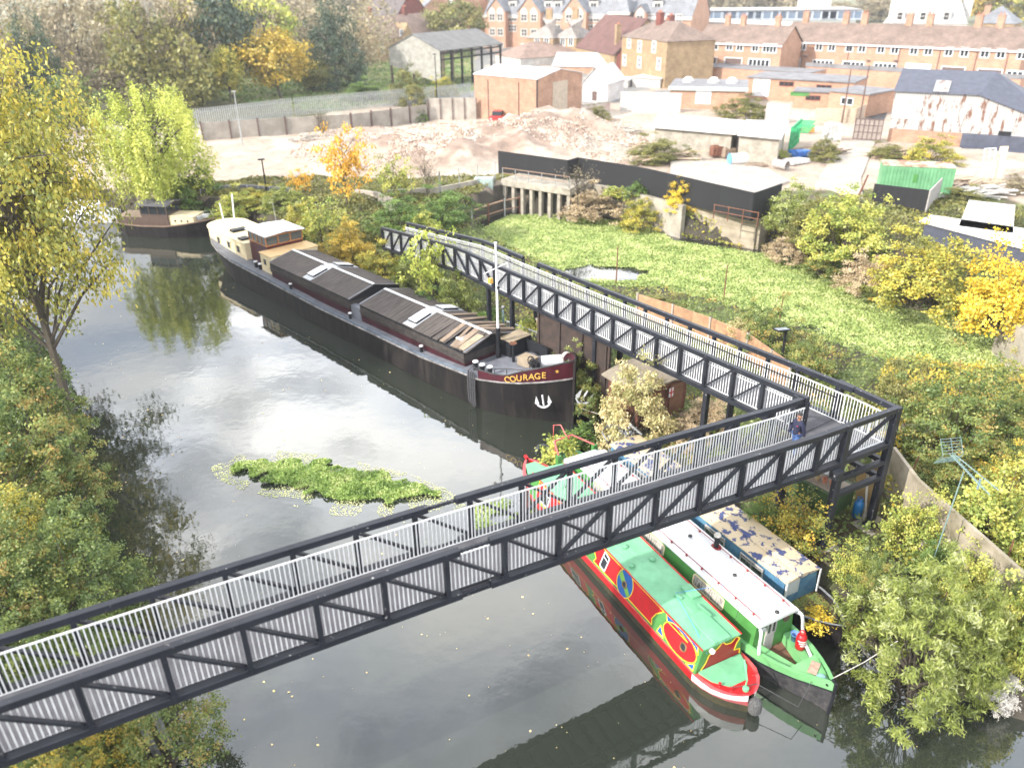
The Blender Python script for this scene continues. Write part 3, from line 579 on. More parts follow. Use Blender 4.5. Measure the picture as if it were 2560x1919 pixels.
for k, (x, r_) in enumerate(((-4.95, .05), (-4.78, .05), (-4.62, .045))):
    m = MB(); lo_ = .25-.1*k; y = -bt(x)-.07; m.tube([(x, y+.3, 2.3), (x-.02, y-.02, 2.15), (x-.04, y-.05, 1.2), (x-.02, y-.03, lo_+.2), (x+.06, y-.03, lo_), (x+.14, y-.03, lo_+.2), (x+.12, y-.04, 1.3), (x+.14, y+.0, 2.15)], r_, 6); m.build('mooring_rope', ROPE, bg_)
def anchor(mtx):
    m = MB(); pts = lambda l: [mtx @ Vector(p) for p in l]
    m.tube(pts([(0, 0, .05), (0, 0, .62)]), .05, 6)
    m.tube(pts([(-.3, 0, .1), (-.15, 0, -.02), (0, 0, -.06), (.15, 0, -.02), (.3, 0, .1)]), .06, 6)
    for s_ in (-1, 1): v = pts([(s_*.3, -.04, .1), (s_*.42, -.04, .22), (s_*.3, -.04, .62), (s_*.2, -.04, .2), (s_*.3, .06, .15)]); m.add(v, [(0, 1, 2, 3), (0, 4, 1), (1, 4, 2), (2, 4, 3), (3, 4, 0)])
    return m
WST = mat('anchor_paint', (.68, .7, .73), .5, (.45, .46, .48), 8)
mt_ = onside(-.75, 1.15, -1, .12); anchor(mt_ @ Matrix.Rotation(R(8), 4, 'Z') @ Matrix.Rotation(R(-90), 4, 'X') @ Matrix.Scale(1.05, 4)).build('anchor', WST, bg_)
anchor(Matrix.Translation((.55, .25, 1.3)) @ Matrix.Rotation(R(55), 4, 'Z') @ Matrix.Rotation(R(28), 4, 'Y') @ Matrix.Scale(1.15, 4)).build('anchor', WST, bg_)
m = MB(); m.tube([(.3, .05, .75), (1.0, .3, .8), (1.3, .5, .9), (1.25, .6, 1.3)], .03, 5); m.build('stem_ring', RUST, bg_)
# accommodation aft: local y shifts slightly
def cabin(name, x0, x1, y0, y1, z0, z1, wall, roof, over=.07, par=bg_, rt=.06):
    m = MB(); m.bb(x0, x1, y0, y1, z0, z1); c_ = m.build(name, wall, par, bevel=.02); m = MB(); m.bb(x0-over, x1+over, y0-over, y1+over, z1+.001, z1+rt); m.build('roof', roof, c_); return c_
def window(par, c, w_, h_, ax, fm=WHITE, gm=GLASS, t=.04, mull=(), name='window', d=.05, rails=()):
    """window lying in a vertical plane; ax = unit vector along the wall, outward = ax rotated -90 deg"""
    ax = Vector((ax[0], ax[1], 0)).normalized(); n_ = Vector((ax.y, -ax.x, 0)); c = Vector(c); m = MB(); up = Vector((0, 0, 1))
    for s_ in (-1, 1):
        m.bar(c+ax*s_*(w_/2)-up*h_/2, c+ax*s_*(w_/2)+up*h_/2, t, d, up=n_); m.bar(c-ax*(w_/2-t/2)+up*s_*(h_/2-t/2), c+ax*(w_/2-t/2)+up*s_*(h_/2-t/2), t, d, up=n_.cross(up))
    for k in mull: q = c+ax*w_*(k-.5); m.bar(q-up*(h_/2-t), q+up*(h_/2-t), t*.8, d*.9, up=n_)
    for k in rails: q = c+up*h_*(k-.5); m.bar(q-ax*(w_/2-t), q+ax*(w_/2-t), d*.8, t*.8)
    f_ = m.build(name, fm, par); m = MB(); a, b_ = ax*(w_/2-t*.4), up*(h_/2-t*.4); q = c-n_*(d*.2)
    m.add([q-a-b_, q+a-b_, q+a+b_, q-a+b_, q-a-b_-n_*.02, q+a-b_-n_*.02, q+a+b_-n_*.02, q-a+b_-n_*.02], [(0, 1, 2, 3), (7, 6, 5, 4), (0, 4, 5, 1), (2, 6, 7, 3)]); m.build('pane', gm, f_); return f_
fc_ = cabin('fore_cabin', -29.4, -27.75, -1.75, 2.1, 1.45, 2.95, CREAM, TAN, .06); window(fc_, (-28.7, -1.77, 2.4), .5, .55, (1, 0), mat('cream_paint', (0, 0, 0)))
ac = cabin('aft_cabin', -38.4, -32.2, -1.55, 1.7, 1.5, 2.95, CREAM, CREAM, .08)
m = MB(); m.lathe((-38.3, .1, 1.6), [(1.62, 0), (1.62, 1.35), (1.68, 1.352), (1.68, 1.42)], 24); m.build('rounded_stern_wall', CREAM, ac, smooth=False); m = MB(); m.lathe((-38.3, .1, 3.025), [(1.70, 0), (0, .03)], 24); m.build('stern_roof', CREAM, ac)
for x in (-33.4, -35.0, -36.8): window(ac, (x, -1.57, 2.3), .55, .6, (1, 0), mat('cream_paint', (0, 0, 0)))
m = MB(); m.bb(-33.6, -32.9, -1.4, -.7, 3.02, 3.15); m.build('vent_box', BLACK, ac); m = MB(); m.bb(-36, -35.4, -.9, .3, 3.02, 3.2); m.build('vent_box', BLACK, ac)
wh = MB(); wh.bb(-32.2, -29.5, -1.1, 1.9, 1.5, 3.2); whh = wh.build('wheelhouse', MAROON, bg_, bevel=.01)
for (a, b_, n_) in (((-32.2, -1.1), (-29.5, -1.1), 4), ((-29.5, -1.1), (-29.5, 1.9), 3), ((-29.5, 1.9), (-32.2, 1.9), 4), ((-32.2, 1.9), (-32.2, -1.1), 3)):
    L_ = math.hypot(b_[0]-a[0], b_[1]-a[1]); ax = ((b_[0]-a[0])/L_, (b_[1]-a[1])/L_)
    for k in range(n_):
        q = (a[0]+(b_[0]-a[0])*(k+.5)/n_, a[1]+(b_[1]-a[1])*(k+.5)/n_, 3.58); window(whh, q, L_/n_-.02, .76, ax, TEAK, mat('wheelhouse_glass', (.09, .1, .1), .05), .08)
m = MB(); m.loft([[(x, -1.25, 3.98), (x, .4, 4.1), (x, 2.05, 3.98), (x, 2.05, 4.05), (x, .4, 4.17), (x, -1.25, 4.05)] for x in (-32.45, -29.25)], closed=True, capa=True, capb=True); m.build('roof', ROOFW, whh)
m = MB(); m.tube([(-32.0, 1.2, 4.1), (-32.1, 1.2, 5.6)], .02, 5); m.build('aerial', STEEL, whh)
m = MB(); m.tube([(-39.0, .9, 2.4), (-39.6, 1.4, 5.0)], .06, 6); m.tube([(-39.3, .2, 2.4), (-39.8, .3, 4.4)], .05, 6); m.build('stern_post', WHITE, bg_)

# ---- narrowboats
GRN = mat('mint_roof_paint', (.20, .50, .29), .4, (.13, .36, .2), 1.1, spec=.3, detail=8); DGRN = mat('green_paint', (.085, .27, .07), .42, (.055, .19, .045), 1.3, detail=8); RED = mat('red_paint', (.60, .012, .018), .38, (.42, .012, .016), 1.6, detail=8)
PINK = mat('faded_red_paint', (.5, .14, .14), .5, (.4, .09, .09), 3); YL = mat('yellow_line', (.85, .62, .05), .4, (.8, .55, .04), 3); BLU = mat('blue_paint', (.012, .11, .38), .35, (.01, .09, .32), 3)
DRED = mat('dark_red_paint', (.30, .008, .016), .3, (.26, .008, .014), 3)
RN = Fr((7.29, 17.17), (.445, -.895))
nb = thing('narrowboat', 'red and green painted narrowboat with a mint green roof, yellow lining and a blue roundel', 'boat', RN.loc, RN.rot)
rxs = [0, -.06, -.2, -.45, -.8, -1.2, -1.6, -2.4, -4, -7, -10, -12.5, -13.4, -14.1, -14.6, -14.95]
rt = lerp([(-14.95, .06), (-14.6, .38), (-14.1, .66), (-13.4, .88), (-12.5, 1.0), (-1.6, 1.02), (-1.2, 1.0), (-.8, .93), (-.45, .74), (-.2, .5), (-.06, .28), (0, .12)])
rbm = lerp([(-14.95, .02), (-14.1, .4), (-13.4, .72), (-12.5, .95), (-1.6, .98), (-1.0, .86), (-.5, .55), (-.15, .2), (0, .04)])
rz = lerp([(-14.95, .95), (-12.5, .62), (-1.6, .62), (0, .78)])
m = MB(); hull(m, rxs, lambda x: rbm(x)+.02, rbm, lambda x: .30); m.build('hull', mat('tar_black', (.022, .02, .016), .6, (.06, .055, .02), 6, lo=.3, hi=.7), nb)
def band(xs, a, b_, z0, z1, mt, name, par, r0, r1):
    m = MB(); f0 = lambda x: r0(x); strip(m, xs, r0, r1, lambda x: z0(x), lambda x: z1(x)); return m.build(name, mt, par)
xa = [x for x in rxs if x <= -1.6]; xf = [x for x in rxs if x >= -1.6]
band(xa, 0, 0, lambda x: .301, rz, RED, 'red_band', nb, lambda x: rbm(x)+.025, rt); band(xf, 0, 0, lambda x: .301, lambda x: rz(x)-.26, PINK, 'pink_band', nb, lambda x: rbm(x)+.03, lambda x: (rbm(x)+rt(x))/2+.02)
band(xf, 0, 0, lambda x: rz(x)-.26, rz, ROOFW, 'white_band', nb, lambda x: (rbm(x)+rt(x))/2+.022, rt)
m = MB(); strip(m, rxs, rt, lambda x: max(rt(x)-.16, .0), rz, rz); m.build('gunwale', mat('pinkish_gunwale', (.72, .12, .13), .4, (.6, .05, .06), 2), nb)
m = MB(); slab(m, [x for x in xf], lambda x: max(rt(x)-.15, .02), lambda x: rz(x)-.005+.01); m.build('stern_deck', RED, nb)
m = MB(); m.prism([(-1.5, -.85), (-1.0, -.72), (-.4, -.25), (-.4, .15), (-1.0, .72), (-1.5, .85)], .6, rz(-.8)+.03); m.build('deck_hatch', GRN, nb)
RZ0, RZ1, RB, RTW = .62, 1.58, .97, .74
def side(x, t, off=0., s_=-1):     # cabin side: t 0 bottom .. 1 top
    y = RB+(RTW-RB)*t; return (x, s_*(y+off), RZ0+(RZ1-RZ0)*t+off*.2)
XF, XR = -1.53, -12.9
m = MB(); m.loft([[side(x, 0), side(x, 1), (x, 0, RZ1+.07), side(x, 1, s_=1), side(x, 0, s_=1)] for x in (XR, XF)], closed=True, capa=True, capb=True); m.build('cabin', DGRN, nb)
m = MB(); m.loft([[(x, -RTW-.035, RZ1+.0), (x, -RTW-.03, RZ1+.025), (x, 0, RZ1+.10), (x, RTW+.03, RZ1+.025), (x, RTW+.035, RZ1)] for x in (XR-.03, -7, -4.45, -4.35, XF+.03)], closed=True, capa=True, capb=True); m.build('roof', GRN, nb)
m = MB()
for s_ in (-1, 1): m.tube([(XR, s_*(RTW+.05), RZ1+.03), (XF+.03, s_*(RTW+.05), RZ1+.03)], .028, 6)
m.build('grab_rail', RED, nb)
def panel(pts, mt, name, off, par=nb, line=None, lw=.035):
    """flat painted shape on the left cabin side; pts as (x, t)"""
    m = MB(); a = [side(x, t, off) for x, t in pts]; c_ = [side(x, t, off-.02) for x, t in pts]; n_ = len(pts); m.add(a+c_, [tuple(range(n_))]+[(i, (i+1) % n_, (i+1) % n_+n_, i+n_) for i in range(n_)]); o = m.build(name, mt, par)
    if line:
        m = MB(); q = [Vector(side(x, t, off+.002)) for x, t in pts]; nn = Vector((0, -1, .24)).normalized()
        for i in range(n_):
            a, b_ = q[i], q[(i+1) % n_]; d = (b_-a).normalized()*lw*.3; m.bar(a-d, b_+d, lw, .008, up=nn)
        m.build('yellow_line', line, o)
    return o
def circ(x, t, rx, rt_, n_=20, a0=0, a1=2*math.pi, close=True): return [(x+rx*math.cos(a0+(a1-a0)*i/(n_ if close else n_-1)), t+rt_*math.sin(a0+(a1-a0)*i/(n_ if close else n_-1))) for i in range(n_)]
panel([(-7.65, .1), (-3.9, .1), (-3.98, .3), (-3.85, .6), (-3.55, .93), (-7.65, .93), (-7.55, .7), (-7.75, .5), (-7.55, .3)], RED, 'red_panel', .004, line=YL)
panel([(-12.3, .1), (-8.2, .1), (-8.1, .5), (-8.2, .93), (-12.3, .93)], RED, 'red_panel', .004, line=YL)
panel(circ(-5.69, .5, .47, .54, 28), BLU, 'roundel', .010, line=YL)
panel([(-6.12, .62), (-6.0, .86), (-5.3, .26), (-5.42, .1)], mat('leaf_green_paint', (.2, .45, .08), .4), 'roundel_stripe', .014)
panel([(-3.42, .95), (-3.0, .95), (-2.2, .75), (-3.3, .75)], BLU, 'blue_corner', .004, line=YL); panel([(-3.6, .08), (-3.2, .08), (-3.5, .4)], BLU, 'blue_corner', .004, line=YL); panel([(-1.75, .95), (-2.1, .95), (-1.66, .7)], BLU, 'blue_corner', .004, line=YL); panel([(-1.65, .06), (-2.0, .06), (-1.66, .32)], BLU, 'blue_corner', .004, line=YL)
panel(circ(-2.52, .5, .86, .46, 28), RED, 'oval_panel', .009, line=YL); panel([(-3.1, .97), (-1.9, .97), (-1.9, .86), (-3.1, .86)], BLU, 'blue_strip', .013)
def porthole(x, t, r_=.13):
    m = MB(); c_ = Vector(side(x, t, .02)); nn = Vector((0, -1, .24)).normalized(); u_ = Vector((1, 0, 0)); v_ = nn.cross(u_)
    m.tube([c_+(u_*math.cos(a)+v_*math.sin(a))*r_ for a in np.linspace(0, 6.283, 17)], .03, 5, cap=False); o = m.build('porthole', mat('brass', (.3, .2, .1), .4, metal=.6), nb); m = MB(); m.add([c_+(u_*math.cos(a)+v_*math.sin(a))*r_-nn*.004 for a in np.linspace(0, 6.283, 17)[:-1]], [tuple(range(16))]); m.build('pane', GLASS, o)
porthole(-5.69, .46, .12); porthole(-2.3, .48, .14); porthole(-10.0, .5, .13)
for x in (-7.02, -9.0, -11.6):
    pts = [(x-.22, .22), (x+.12, .16), (x+.22, .78), (x-.12, .88)] if x > -8 else [(x-.3, .2), (x+.3, .2), (x+.3, .85), (x-.3, .85)]
    o = panel(pts, GLASS, 'window', .012); m = MB(); q = [Vector(side(a, b_, .016)) for a, b_ in pts]; nn = Vector((0, -1, .24)).normalized()
    for i in range(4): m.bar(q[i], q[(i+1) % 4], .05, .03, up=nn)
    a, b_ = (q[0]+(q[3]-q[0])*.7), (q[1]+(q[2]-q[1])*.7); m.bar(a, b_, .035, .02, up=nn); m.build('frame', WHITE, o)
# end bulkhead towards us: dark red scroll on green with yellow line
pts = [(-.78, .02), (.86, .02), (.84, .3), (.6, .34), (.66, .62), (.78, .82), (.62, 1.0), (.42, .78), (.2, .82), (.02, 1.03), (-.12, .82), (-.5, .62), (-.6, .3)]
bq = [(XF+.012, y*.97, RZ0+.06+(RZ1-RZ0-.06)*z) for y, z in pts]
m = MB(); m.add(bq+[(x-.02, y, z) for x, y, z in bq], [tuple(range(13))]+[(i, (i+1) % 13, (i+1) % 13+13, i+13) for i in range(13)]); o = m.build('end_scroll', DRED, nb)
m = MB()
for i in range(13):
    if i != 0: m.bar((XF+.018, bq[i][1], bq[i][2]), (XF+.018, bq[(i+1) % 13][1], bq[(i+1) % 13][2]), .04, .01, up=(1, 0, 0))
m.build('yellow_line', YL, o)
m = MB(); m.tube([(XF+.0, -.42, 1.45), (XF+.12, -.44, 1.47)], .09, 12); m.build('headlamp', ROOFW, nb)
m = MB(); m.bb(-2.85, XF+.02, -.34, .33, RZ1+.05, RZ1+.14); m.build('sliding_hatch', GRN, nb, bevel=.015)
m = MB(); m.bb(-4.1, -3.45, .33, .72, RZ1+.04, RZ1+.15); m.build('roof_box', GRN, nb, bevel=.01)
m = MB(); m.bar((-3.15, .3, RZ1+.16), (-2.5, .36, RZ1+.16), .03, .06); m.bar((-3.9, -.1, RZ1+.15), (-3.6, 0, RZ1+.15), .06, .08); m.build('roof_fitting', GRN, nb)
for x, y in ((-5.85, -.5), (-5.78, .36), (-6.83, -.1), (-9.3, .2), (-11.3, -.2)):
    m = MB(); m.lathe((x, y, RZ1+.06), [(.05, 0), (.05, .04), (.12, .045), (.1, .08), (0, .1)], 12); m.build('roof_vent', GRN, nb, smooth=True)
m = MB(); m.tube([(-.27, -.02, .8), (-.27, 0, 1.15), (-.62, .12, 1.62)], .028, 6); m.lathe((-.22, -.05, .78), [(.1, 0), (.1, .1), (.04, .12)], 10); m.build('tiller', GRN, nb)
for x, y in ((-.75, -.62), (-.42, -.45), (-.6, .62)): m = MB(); m.lathe((x, y, rz(x)), [(.05, 0), (.035, .02), (.035, .12), (.055, .14)], 8); m.build('dolly', RED, nb)
m = MB(); m.lathe((.14, .08, .05), [(.1, 0), (.2, .1), (.22, .3), (.2, .5), (.1, .62)], 12); m.build('rope_fender', mat('chain_grey', (.14, .14, .14), .9, (.04, .04, .04), 25, bump=1), nb)
m = MB(); m.tube([(-14.9, 0, .95), (-15.1, 0, 1.0)], .09, 6); m.build('bow_fitting', RED, nb)
m = MB(); m.prism([(-14.6, -.25), (-13.3, -.7), (-13.3, .7), (-14.6, .25)], .62, .9); m.build('fore_deck', GRN, nb)

# ---- the white roofed one
WN = Fr((9.7, 17.2), (.465, -.885)); SG = mat('sea_green_paint', (.2, .48, .2), .4, (.15, .4, .16), 2)
wb = thing('narrowboat', 'green narrowboat with a long plain white roof and an open well at its pointed bow', 'boat', WN.loc, WN.rot)
wxs = [.12, .05, -.1, -.4, -.9, -1.5, -2.1, -2.8, -3.6, -5, -9, -13, -14.2, -15, -15.6, -16]
wt = lerp([(-16, .3), (-15.6, .62), (-15, .85), (-14.2, 1.0), (-3.6, 1.05), (-2.8, 1.04), (-2.1, .97), (-1.5, .84), (-.9, .62), (-.4, .36), (-.1, .17), (.05, .06), (.12, .01)])
wbm = lerp([(-16, .1), (-15, .6), (-14.2, .9), (-3.6, 1.0), (-2.8, .98), (-2.1, .84), (-1.5, .62), (-.9, .36), (-.4, .13), (-.1, .03), (.12, .005)])
wz = lerp([(-16, .9), (-3.6, .9), (-2.1, .98), (-1, 1.1), (.12, 1.3)])
m = MB(); hull(m, wxs, lambda x: wbm(x)*.5+wt(x)*.5, wbm, lambda x: wz(x)-.36); m.build('hull', mat('scuffed_black', (.03, .03, .033), .6, (.11, .1, .1), 5, lo=.2, hi=.55), wb)
band(wxs, 0, 0, lambda x: wz(x)-.36, wz, SG, 'green_band', wb, lambda x: wbm(x)*.5+wt(x)*.5+.012, wt)
m = MB(); strip(m, wxs, wt, lambda x: max(wt(x)-.14, .0), wz, wz); m.build('gunwale', SG, wb)
m = MB()
for s_ in (-1, 1): m.tube([(x, s_*(wbm(x)*.5+wt(x)*.5+.02), wz(x)-.36) for x in wxs], .03, 5)
m.tube([(.12, 0, 0), (.16, 0, .6), (.15, 0, 1.3), (.0, 0, 1.36)], .06, 6); m.build('rubbing_strake', BLACK, wb)
m = MB(); m.prism([(-1.15, -.62), (-.5, -.3), (-.05, -.05), (-.05, .05), (-.5, .3), (-1.15, .62)], 1.0, 1.07); m.build('fore_peak', SG, wb)
m = MB(); slab(m, [-1.15, -1.5, -2.1, -2.45], lambda x: (wbm(x)+wt(x))/2-.09, lambda x: .5); m.build('well_floor', mat('rusty_floor', (.2, .09, .06), .85, (.12, .055, .04), 5), wb)
for s_ in (-1, 1):
    m = MB(); m.prism([(-2.44, s_*.5), (-1.15, s_*.12), (-1.15, s_*.42), (-1.7, s_*.66), (-2.44, s_*.84)], .5, .86); m.build('side_bench', SG, wb)
    m = MB(); xx = [-2.45, -2.1, -1.7, -1.15]; m.loft([[(x, s_*((wbm(x)+wt(x))/2-.07), .5), (x, s_*(wt(x)-.13), wz(x)-.001)] for x in xx]); m.build('inner_side', SG, wb)
WZ0, WZ1, WB_, WT_ = .88, 1.85, .93, .80
m = MB(); m.loft([[(x, -WB_, WZ0-.4), (x, -WT_, WZ1), (x, WT_, WZ1), (x, WB_, WZ0-.4)] for x in (-13.6, -2.45)], closed=True, capa=True, capb=True); m.build('cabin', DGRN, wb)
m = MB(); m.loft([[(x, -.87, WZ1-.02), (x, -.87, WZ1+.04), (x, -.4, WZ1+.12), (x, .4, WZ1+.12), (x, .87, WZ1+.04), (x, .87, WZ1-.02)] for x in (-13.7, -2.30)], closed=True, capa=True, capb=True); m.build('roof', ROOFW, wb)
m = MB()
for s_ in (-1, 1):
    m.tube([(x, s_*.66, WZ1+.15) for x in (-13.3, -10, -6, -2.9)]+[(-2.5, s_*.63, WZ1+.12)], .016, 5)
    for x in np.arange(-13, -2.6, .85): m.bb(x-.03, x+.03, s_*.66-.03, s_*.66+.03, WZ1+.07, WZ1+.15)
m.build('handrail', mat('brick_red_paint', (.28, .03, .03), .5), wb)
m = MB(); m.lathe((-6.04, .58, WZ1+.08), [(.2, 0), (.2, .03), (.09, .04)], 14); o = m.build('chimney', mat('brick_red_paint', (.28, .03, .03)), wb); m = MB(); m.lathe((-6.04, .58, WZ1+.1), [(.09, 0), (.09, .5)], 12); m.build('flue', BLACK, o); m = MB(); m.lathe((-6.04, .58, WZ1+.6), [(.12, 0), (.13, .05), (.09, .12)], 12); m.build('cowl', mat('pale_metal', (.6, .58, .52), .5), o)
for x, y in ((-6.93, .1), (-4.49, .05), (-2.46, .02), (-10, 0)): m = MB(); m.lathe((x, y, WZ1+.10), [(.03, 0), (.03, .06), (.08, .065), (.07, .11), (0, .13)], 12); m.build('roof_vent', mat('dark_bronze', (.06, .06, .06), .4, metal=.5), wb, smooth=True)
CURT = mat('net_curtain', (.42, .4, .36), .8, (.09, .085, .08), 5, stretch=(6, 1, .5), lo=.42, hi=.52)
def wside(x, t, off=0): y = WB_+(WT_-WB_)*t; return Vector((x, -(y+off), (WZ0-.4)+(WZ1-WZ0+.4)*t))
for xc in (-4.75, -8.0, -11.2):
    hw, pts = .78, []
    for cx_, ct, a0 in ((hw-.1, .82, 0), (-hw+.1, .82, 90), (-hw+.1, .62, 180), (hw-.1, .62, 270)):
        for k in range(4): a = R(a0+30*k); pts.append((xc+cx_+.1*math.cos(a), ct+.07*math.sin(a)))
    m = MB(); q = [wside(x, t, .012) for x, t in pts]; nn = Vector((0, -1, .1)).normalized()
    for i in range(16): m.bar(q[i], q[(i+1) % 16], .05, .03, up=nn)
    o = m.build('window', mat('cream_paint', (0, 0, 0)), wb); m = MB(); m.add([wside(x, t, .008) for x, t in pts]+[wside(x, t, -.01) for x, t in pts], [tuple(range(16))]+[(i, (i+1) % 16, (i+1) % 16+16, i+16) for i in range(16)]); m.build('curtained_pane', CURT, o)
# white curved trims each side of the front bulkhead
for s_ in (-1, 1):
    m = MB(); pts = [(-2.28, s_*.84, 1.82), (-2.16, s_*.9, 1.74), (-2.12, s_*.94, 1.5), (-2.1, s_*.96, 1.25), (-2.05, s_*.98, 1.0)]
    for a, b_ in zip(pts[:-1], pts[1:]): m.bar(a, b_, .05, .09, up=(0, 1, 0))
    m.build('bow_screen_trim', ROOFW, wb)
dz = MB(); dz.bb(-2.45, -2.41, -.38, .02, .5, 1.78); dz = dz.build('front_doors', mat('grey_door', (.45, .43, .42), .7), wb)
for y in (-.28, -.08): window(dz, (-2.395, y, 1.5), .17, .5, (0, 1), mat('grey_door', (0, 0, 0)), BLU if False else GLASS, .03)
m = MB(); m.tube([(-2.42, .48, 1.6), (-2.39, .48, 1.6)], .14, 14); m.build('porthole', mat('rim_brown', (.12, .07, .05), .5), wb); m = MB(); m.tube([(-2.44, -.62, 1.68), (-2.28, -.64, 1.7)], .085, 12); m.build('headlamp', STEEL, wb)
m = MB(); m.bar((-1.05, .35, 1.02), (-1.9, .78, 1.04), .1, .02); m.build('white_panel', WHITE, wb)
m = MB(); m.lathe((-.35, -.02, 1.07), [(.16, 0), (.17, .03), (.12, .05), (.11, .08), (0, .09)], 12); m.build('coiled_rope', mat('teal_rope', (.25, .45, .45), .8), wb)
m = MB(); m.tube([(-.04, -.135, 1.14), (-.04, -.15, 1.14)], .045, 10); m.build('hawse_hole', BLACK, wb)
# stern of the white boat: white covers, red tube rail, green posts
m = MB(); slab(m, [-13.6, -14.2, -15, -15.6, -16], lambda x: wt(x)-.05, lambda x: .85); m.build('stern_deck', GRN, wb)
m = MB(); m.bb(-14.4, -13.75, -.85, .85, .86, 1.55); m.build('white_cover', ROOFW, wb, bevel=.04)
for s_ in (-.95, .95): m = MB(); m.bb(-14.75, -14.55, s_-.1, s_+.1, .8, 1.6); m.build('green_post', DGRN, wb)
m = MB(); m.tube([(-14.65, -.95, 1.6), (-15.3, -.8, 1.95), (-15.4, 0.2, 1.95), (-14.65, .95, 1.6)], .04, 6); m.tube([(-15.35, -.1, 1.95), (-15.9, -.1, 2.3), (-16.2, -.3, 2.2), (-15.9, -.5, 1.1)], .03, 6)
for y in (-.7, 0): m.tube([(-15.35, y, 1.95), (-15.35, y, .9)], .04, 6)
m.build('stern_rail', mat('salmon_tube', (.62, .16, .15), .5, (.5, .1, .1), 8), wb)
# ---- blue boat
BN = Fr((11.07, 19.8), (.476, -.879)); BLUE = mat('faded_blue_paint', (.10, .24, .36), .6, (.05, .14, .26), 2.5, lo=.4, hi=.62); PEEL = mat('peeling_cream_roof', (.6, .49, .33), .75, (.05, .07, .18), 2.6, lo=.43, hi=.48, detail=9)
db = thing('narrowboat', 'faded blue narrowboat with a cream roof flaking to dark blue and an overgrown bow well', 'boat', BN.loc, BN.rot)
bxs = [.1, 0, -.2, -.6, -1.1, -1.7, -2.4, -3.2, -6, -10, -12.6, -13.4, -13.9, -14.1]
b1 = lerp([(-14.1, .3), (-13.4, .85), (-12.6, 1.0), (-3.2, 1.03), (-2.4, 1.02), (-1.7, .98), (-1.1, .85), (-.6, .6), (-.2, .33), (0, .14), (.1, .02)]); b2 = lerp([(-14.1, .1), (-13.4, .7), (-12.6, .95), (-3.2, .98), (-1.7, .85), (-1.1, .6), (-.6, .3), (-.2, .08), (.1, .01)]); b3 = lerp([(-14.1, .8), (-2.4, .8), (.1, 1.05)])
m = MB(); hull(m, bxs, b1, b2, b3); m.build('hull', HULLK, db); m = MB(); strip(m, bxs, b1, lambda x: max(b1(x)-.1, 0), b3, b3); m.build('gunwale', mat('grey_gunwale', (.3, .32, .34), .6, (.16, .17, .18), 5), db)
m = MB(); slab(m, [-.3, -.6, -1.1, -1.7, -1.95], lambda x: b1(x)-.08, lambda x: .62); m.build('well_floor', mat('leafy_dirt', (.13, .09, .05), .95, (.05, .04, .025), 9), db)
m = MB(); m.loft([[(x, -.95, .55), (x, -.78, 1.72), (x, 0, 1.82), (x, .78, 1.72), (x, .95, .55)] for x in (-12.4, -1.95)], closed=True, capa=True, capb=True); m.build('cabin', BLUE, db)
m = MB(); m.loft([[(x, -.84, 1.71), (x, -.84, 1.75), (x, 0, 1.87), (x, .84, 1.75), (x, .84, 1.71)] for x in (-12.5, -1.85)], closed=True, capa=True, capb=True); m.bar((-12.4, -.3, 1.86), (-1.9, -.3, 1.86), .03, .02); m.build('roof', PEEL, db)
for xc, w_ in ((-5.4, 1.05), (-3.45, 1.1), (-7.6, 1.0), (-9.8, 1.0)):
    f_ = window(db, (xc, -.9, 1.38), w_, .5, (1, 0), mat('grey_door', (0, 0, 0)), mat('grimy_glass', (.16, .18, .17), .3, (.02, .025, .03), 9, lo=.45, hi=.55), .05, rails=(.72,), mull=(.5,))
m = MB(); m.bb(-1.94, -1.9, -.76, -.1, 1.05, 1.68); m.build('pale_tarpaulin', mat('tarp_pale', (.5, .55, .56), .6, (.4, .45, .47), 3), db)
m = MB(); m.bar((-1.84, -.8, .7), (-1.84, -.8, 1.72), .05, .05); m.bar((-1.84, .84, .7), (-1.84, .84, 1.72), .04, .06); m.build('corner_trim', WHITE, db)
m = MB(); m.tube([(-12.6, -.6, .9), (-12.9, -.7, 1.7), (-13.6, -.5, 1.75), (-13.9, .1, 1.75), (-13.6, .6, 1.75), (-12.7, .8, 1.2)], .045, 6); m.tube([(-13.6, .5, .9), (-13.7, .5, 2.3)], .02, 5); m.build('stern_hoop', mat('grey_gunwale', (0, 0, 0)), db)
m = MB(); m.bar((-13.7, .5, 2.3), (-12.5, 1.0, 1.7), .07, .05); m.build('pale_pole', ROOFW, db); m = MB(); m.bb(-13.1, -12.5, -.4, .1, .85, 1.15); m.build('crate', OLDWOOD, db)
# things standing on the boats
def gas(name, label, loc, mt, h=.62, r_=.155, txt=None, rot=0.):
    t = thing(name, label, 'gas bottle', loc, rot); m = MB(); m.lathe((0, 0, 0), [(r_*.9, 0), (r_*.93, .05), (r_, .06), (r_, h*.66), (r_*.9, h*.8), (r_*.5, h*.9), (r_*.25, h*.93)], 18); m.build('cylinder', mt, t, smooth=True)
    m = MB(); m.tube([(r_*.5*math.cos(a), r_*.5*math.sin(a), h*1.03) for a in np.linspace(.5, 5.8, 12)], .02, 5)
    for a in (.5, 2.2, 4, 5.8): m.tube([(r_*.5*math.cos(a), r_*.5*math.sin(a), h*.88), (r_*.5*math.cos(a), r_*.5*math.sin(a), h*1.03)], .018, 5)
    m.build('collar', mt, t); m = MB(); m.lathe((0, 0, h*.9), [(.025, 0), (.025, .06)], 8); m.build('valve', YEL, t)
    if txt:
        for k, s_ in enumerate(txt):
            m = MB(); z = h*(.6-.13*k)
            a0, a1 = R(-150), R(-30); m.loft([[(math.cos(a)*(r_+.002), math.sin(a)*(r_+.002), z-.022), (math.cos(a)*(r_+.002), math.sin(a)*(r_+.002), z+.022)] for a in np.linspace(a0+.3*k, a1-.2*k, 9)]); m.build('white_marking', WHITE, t)
    return t
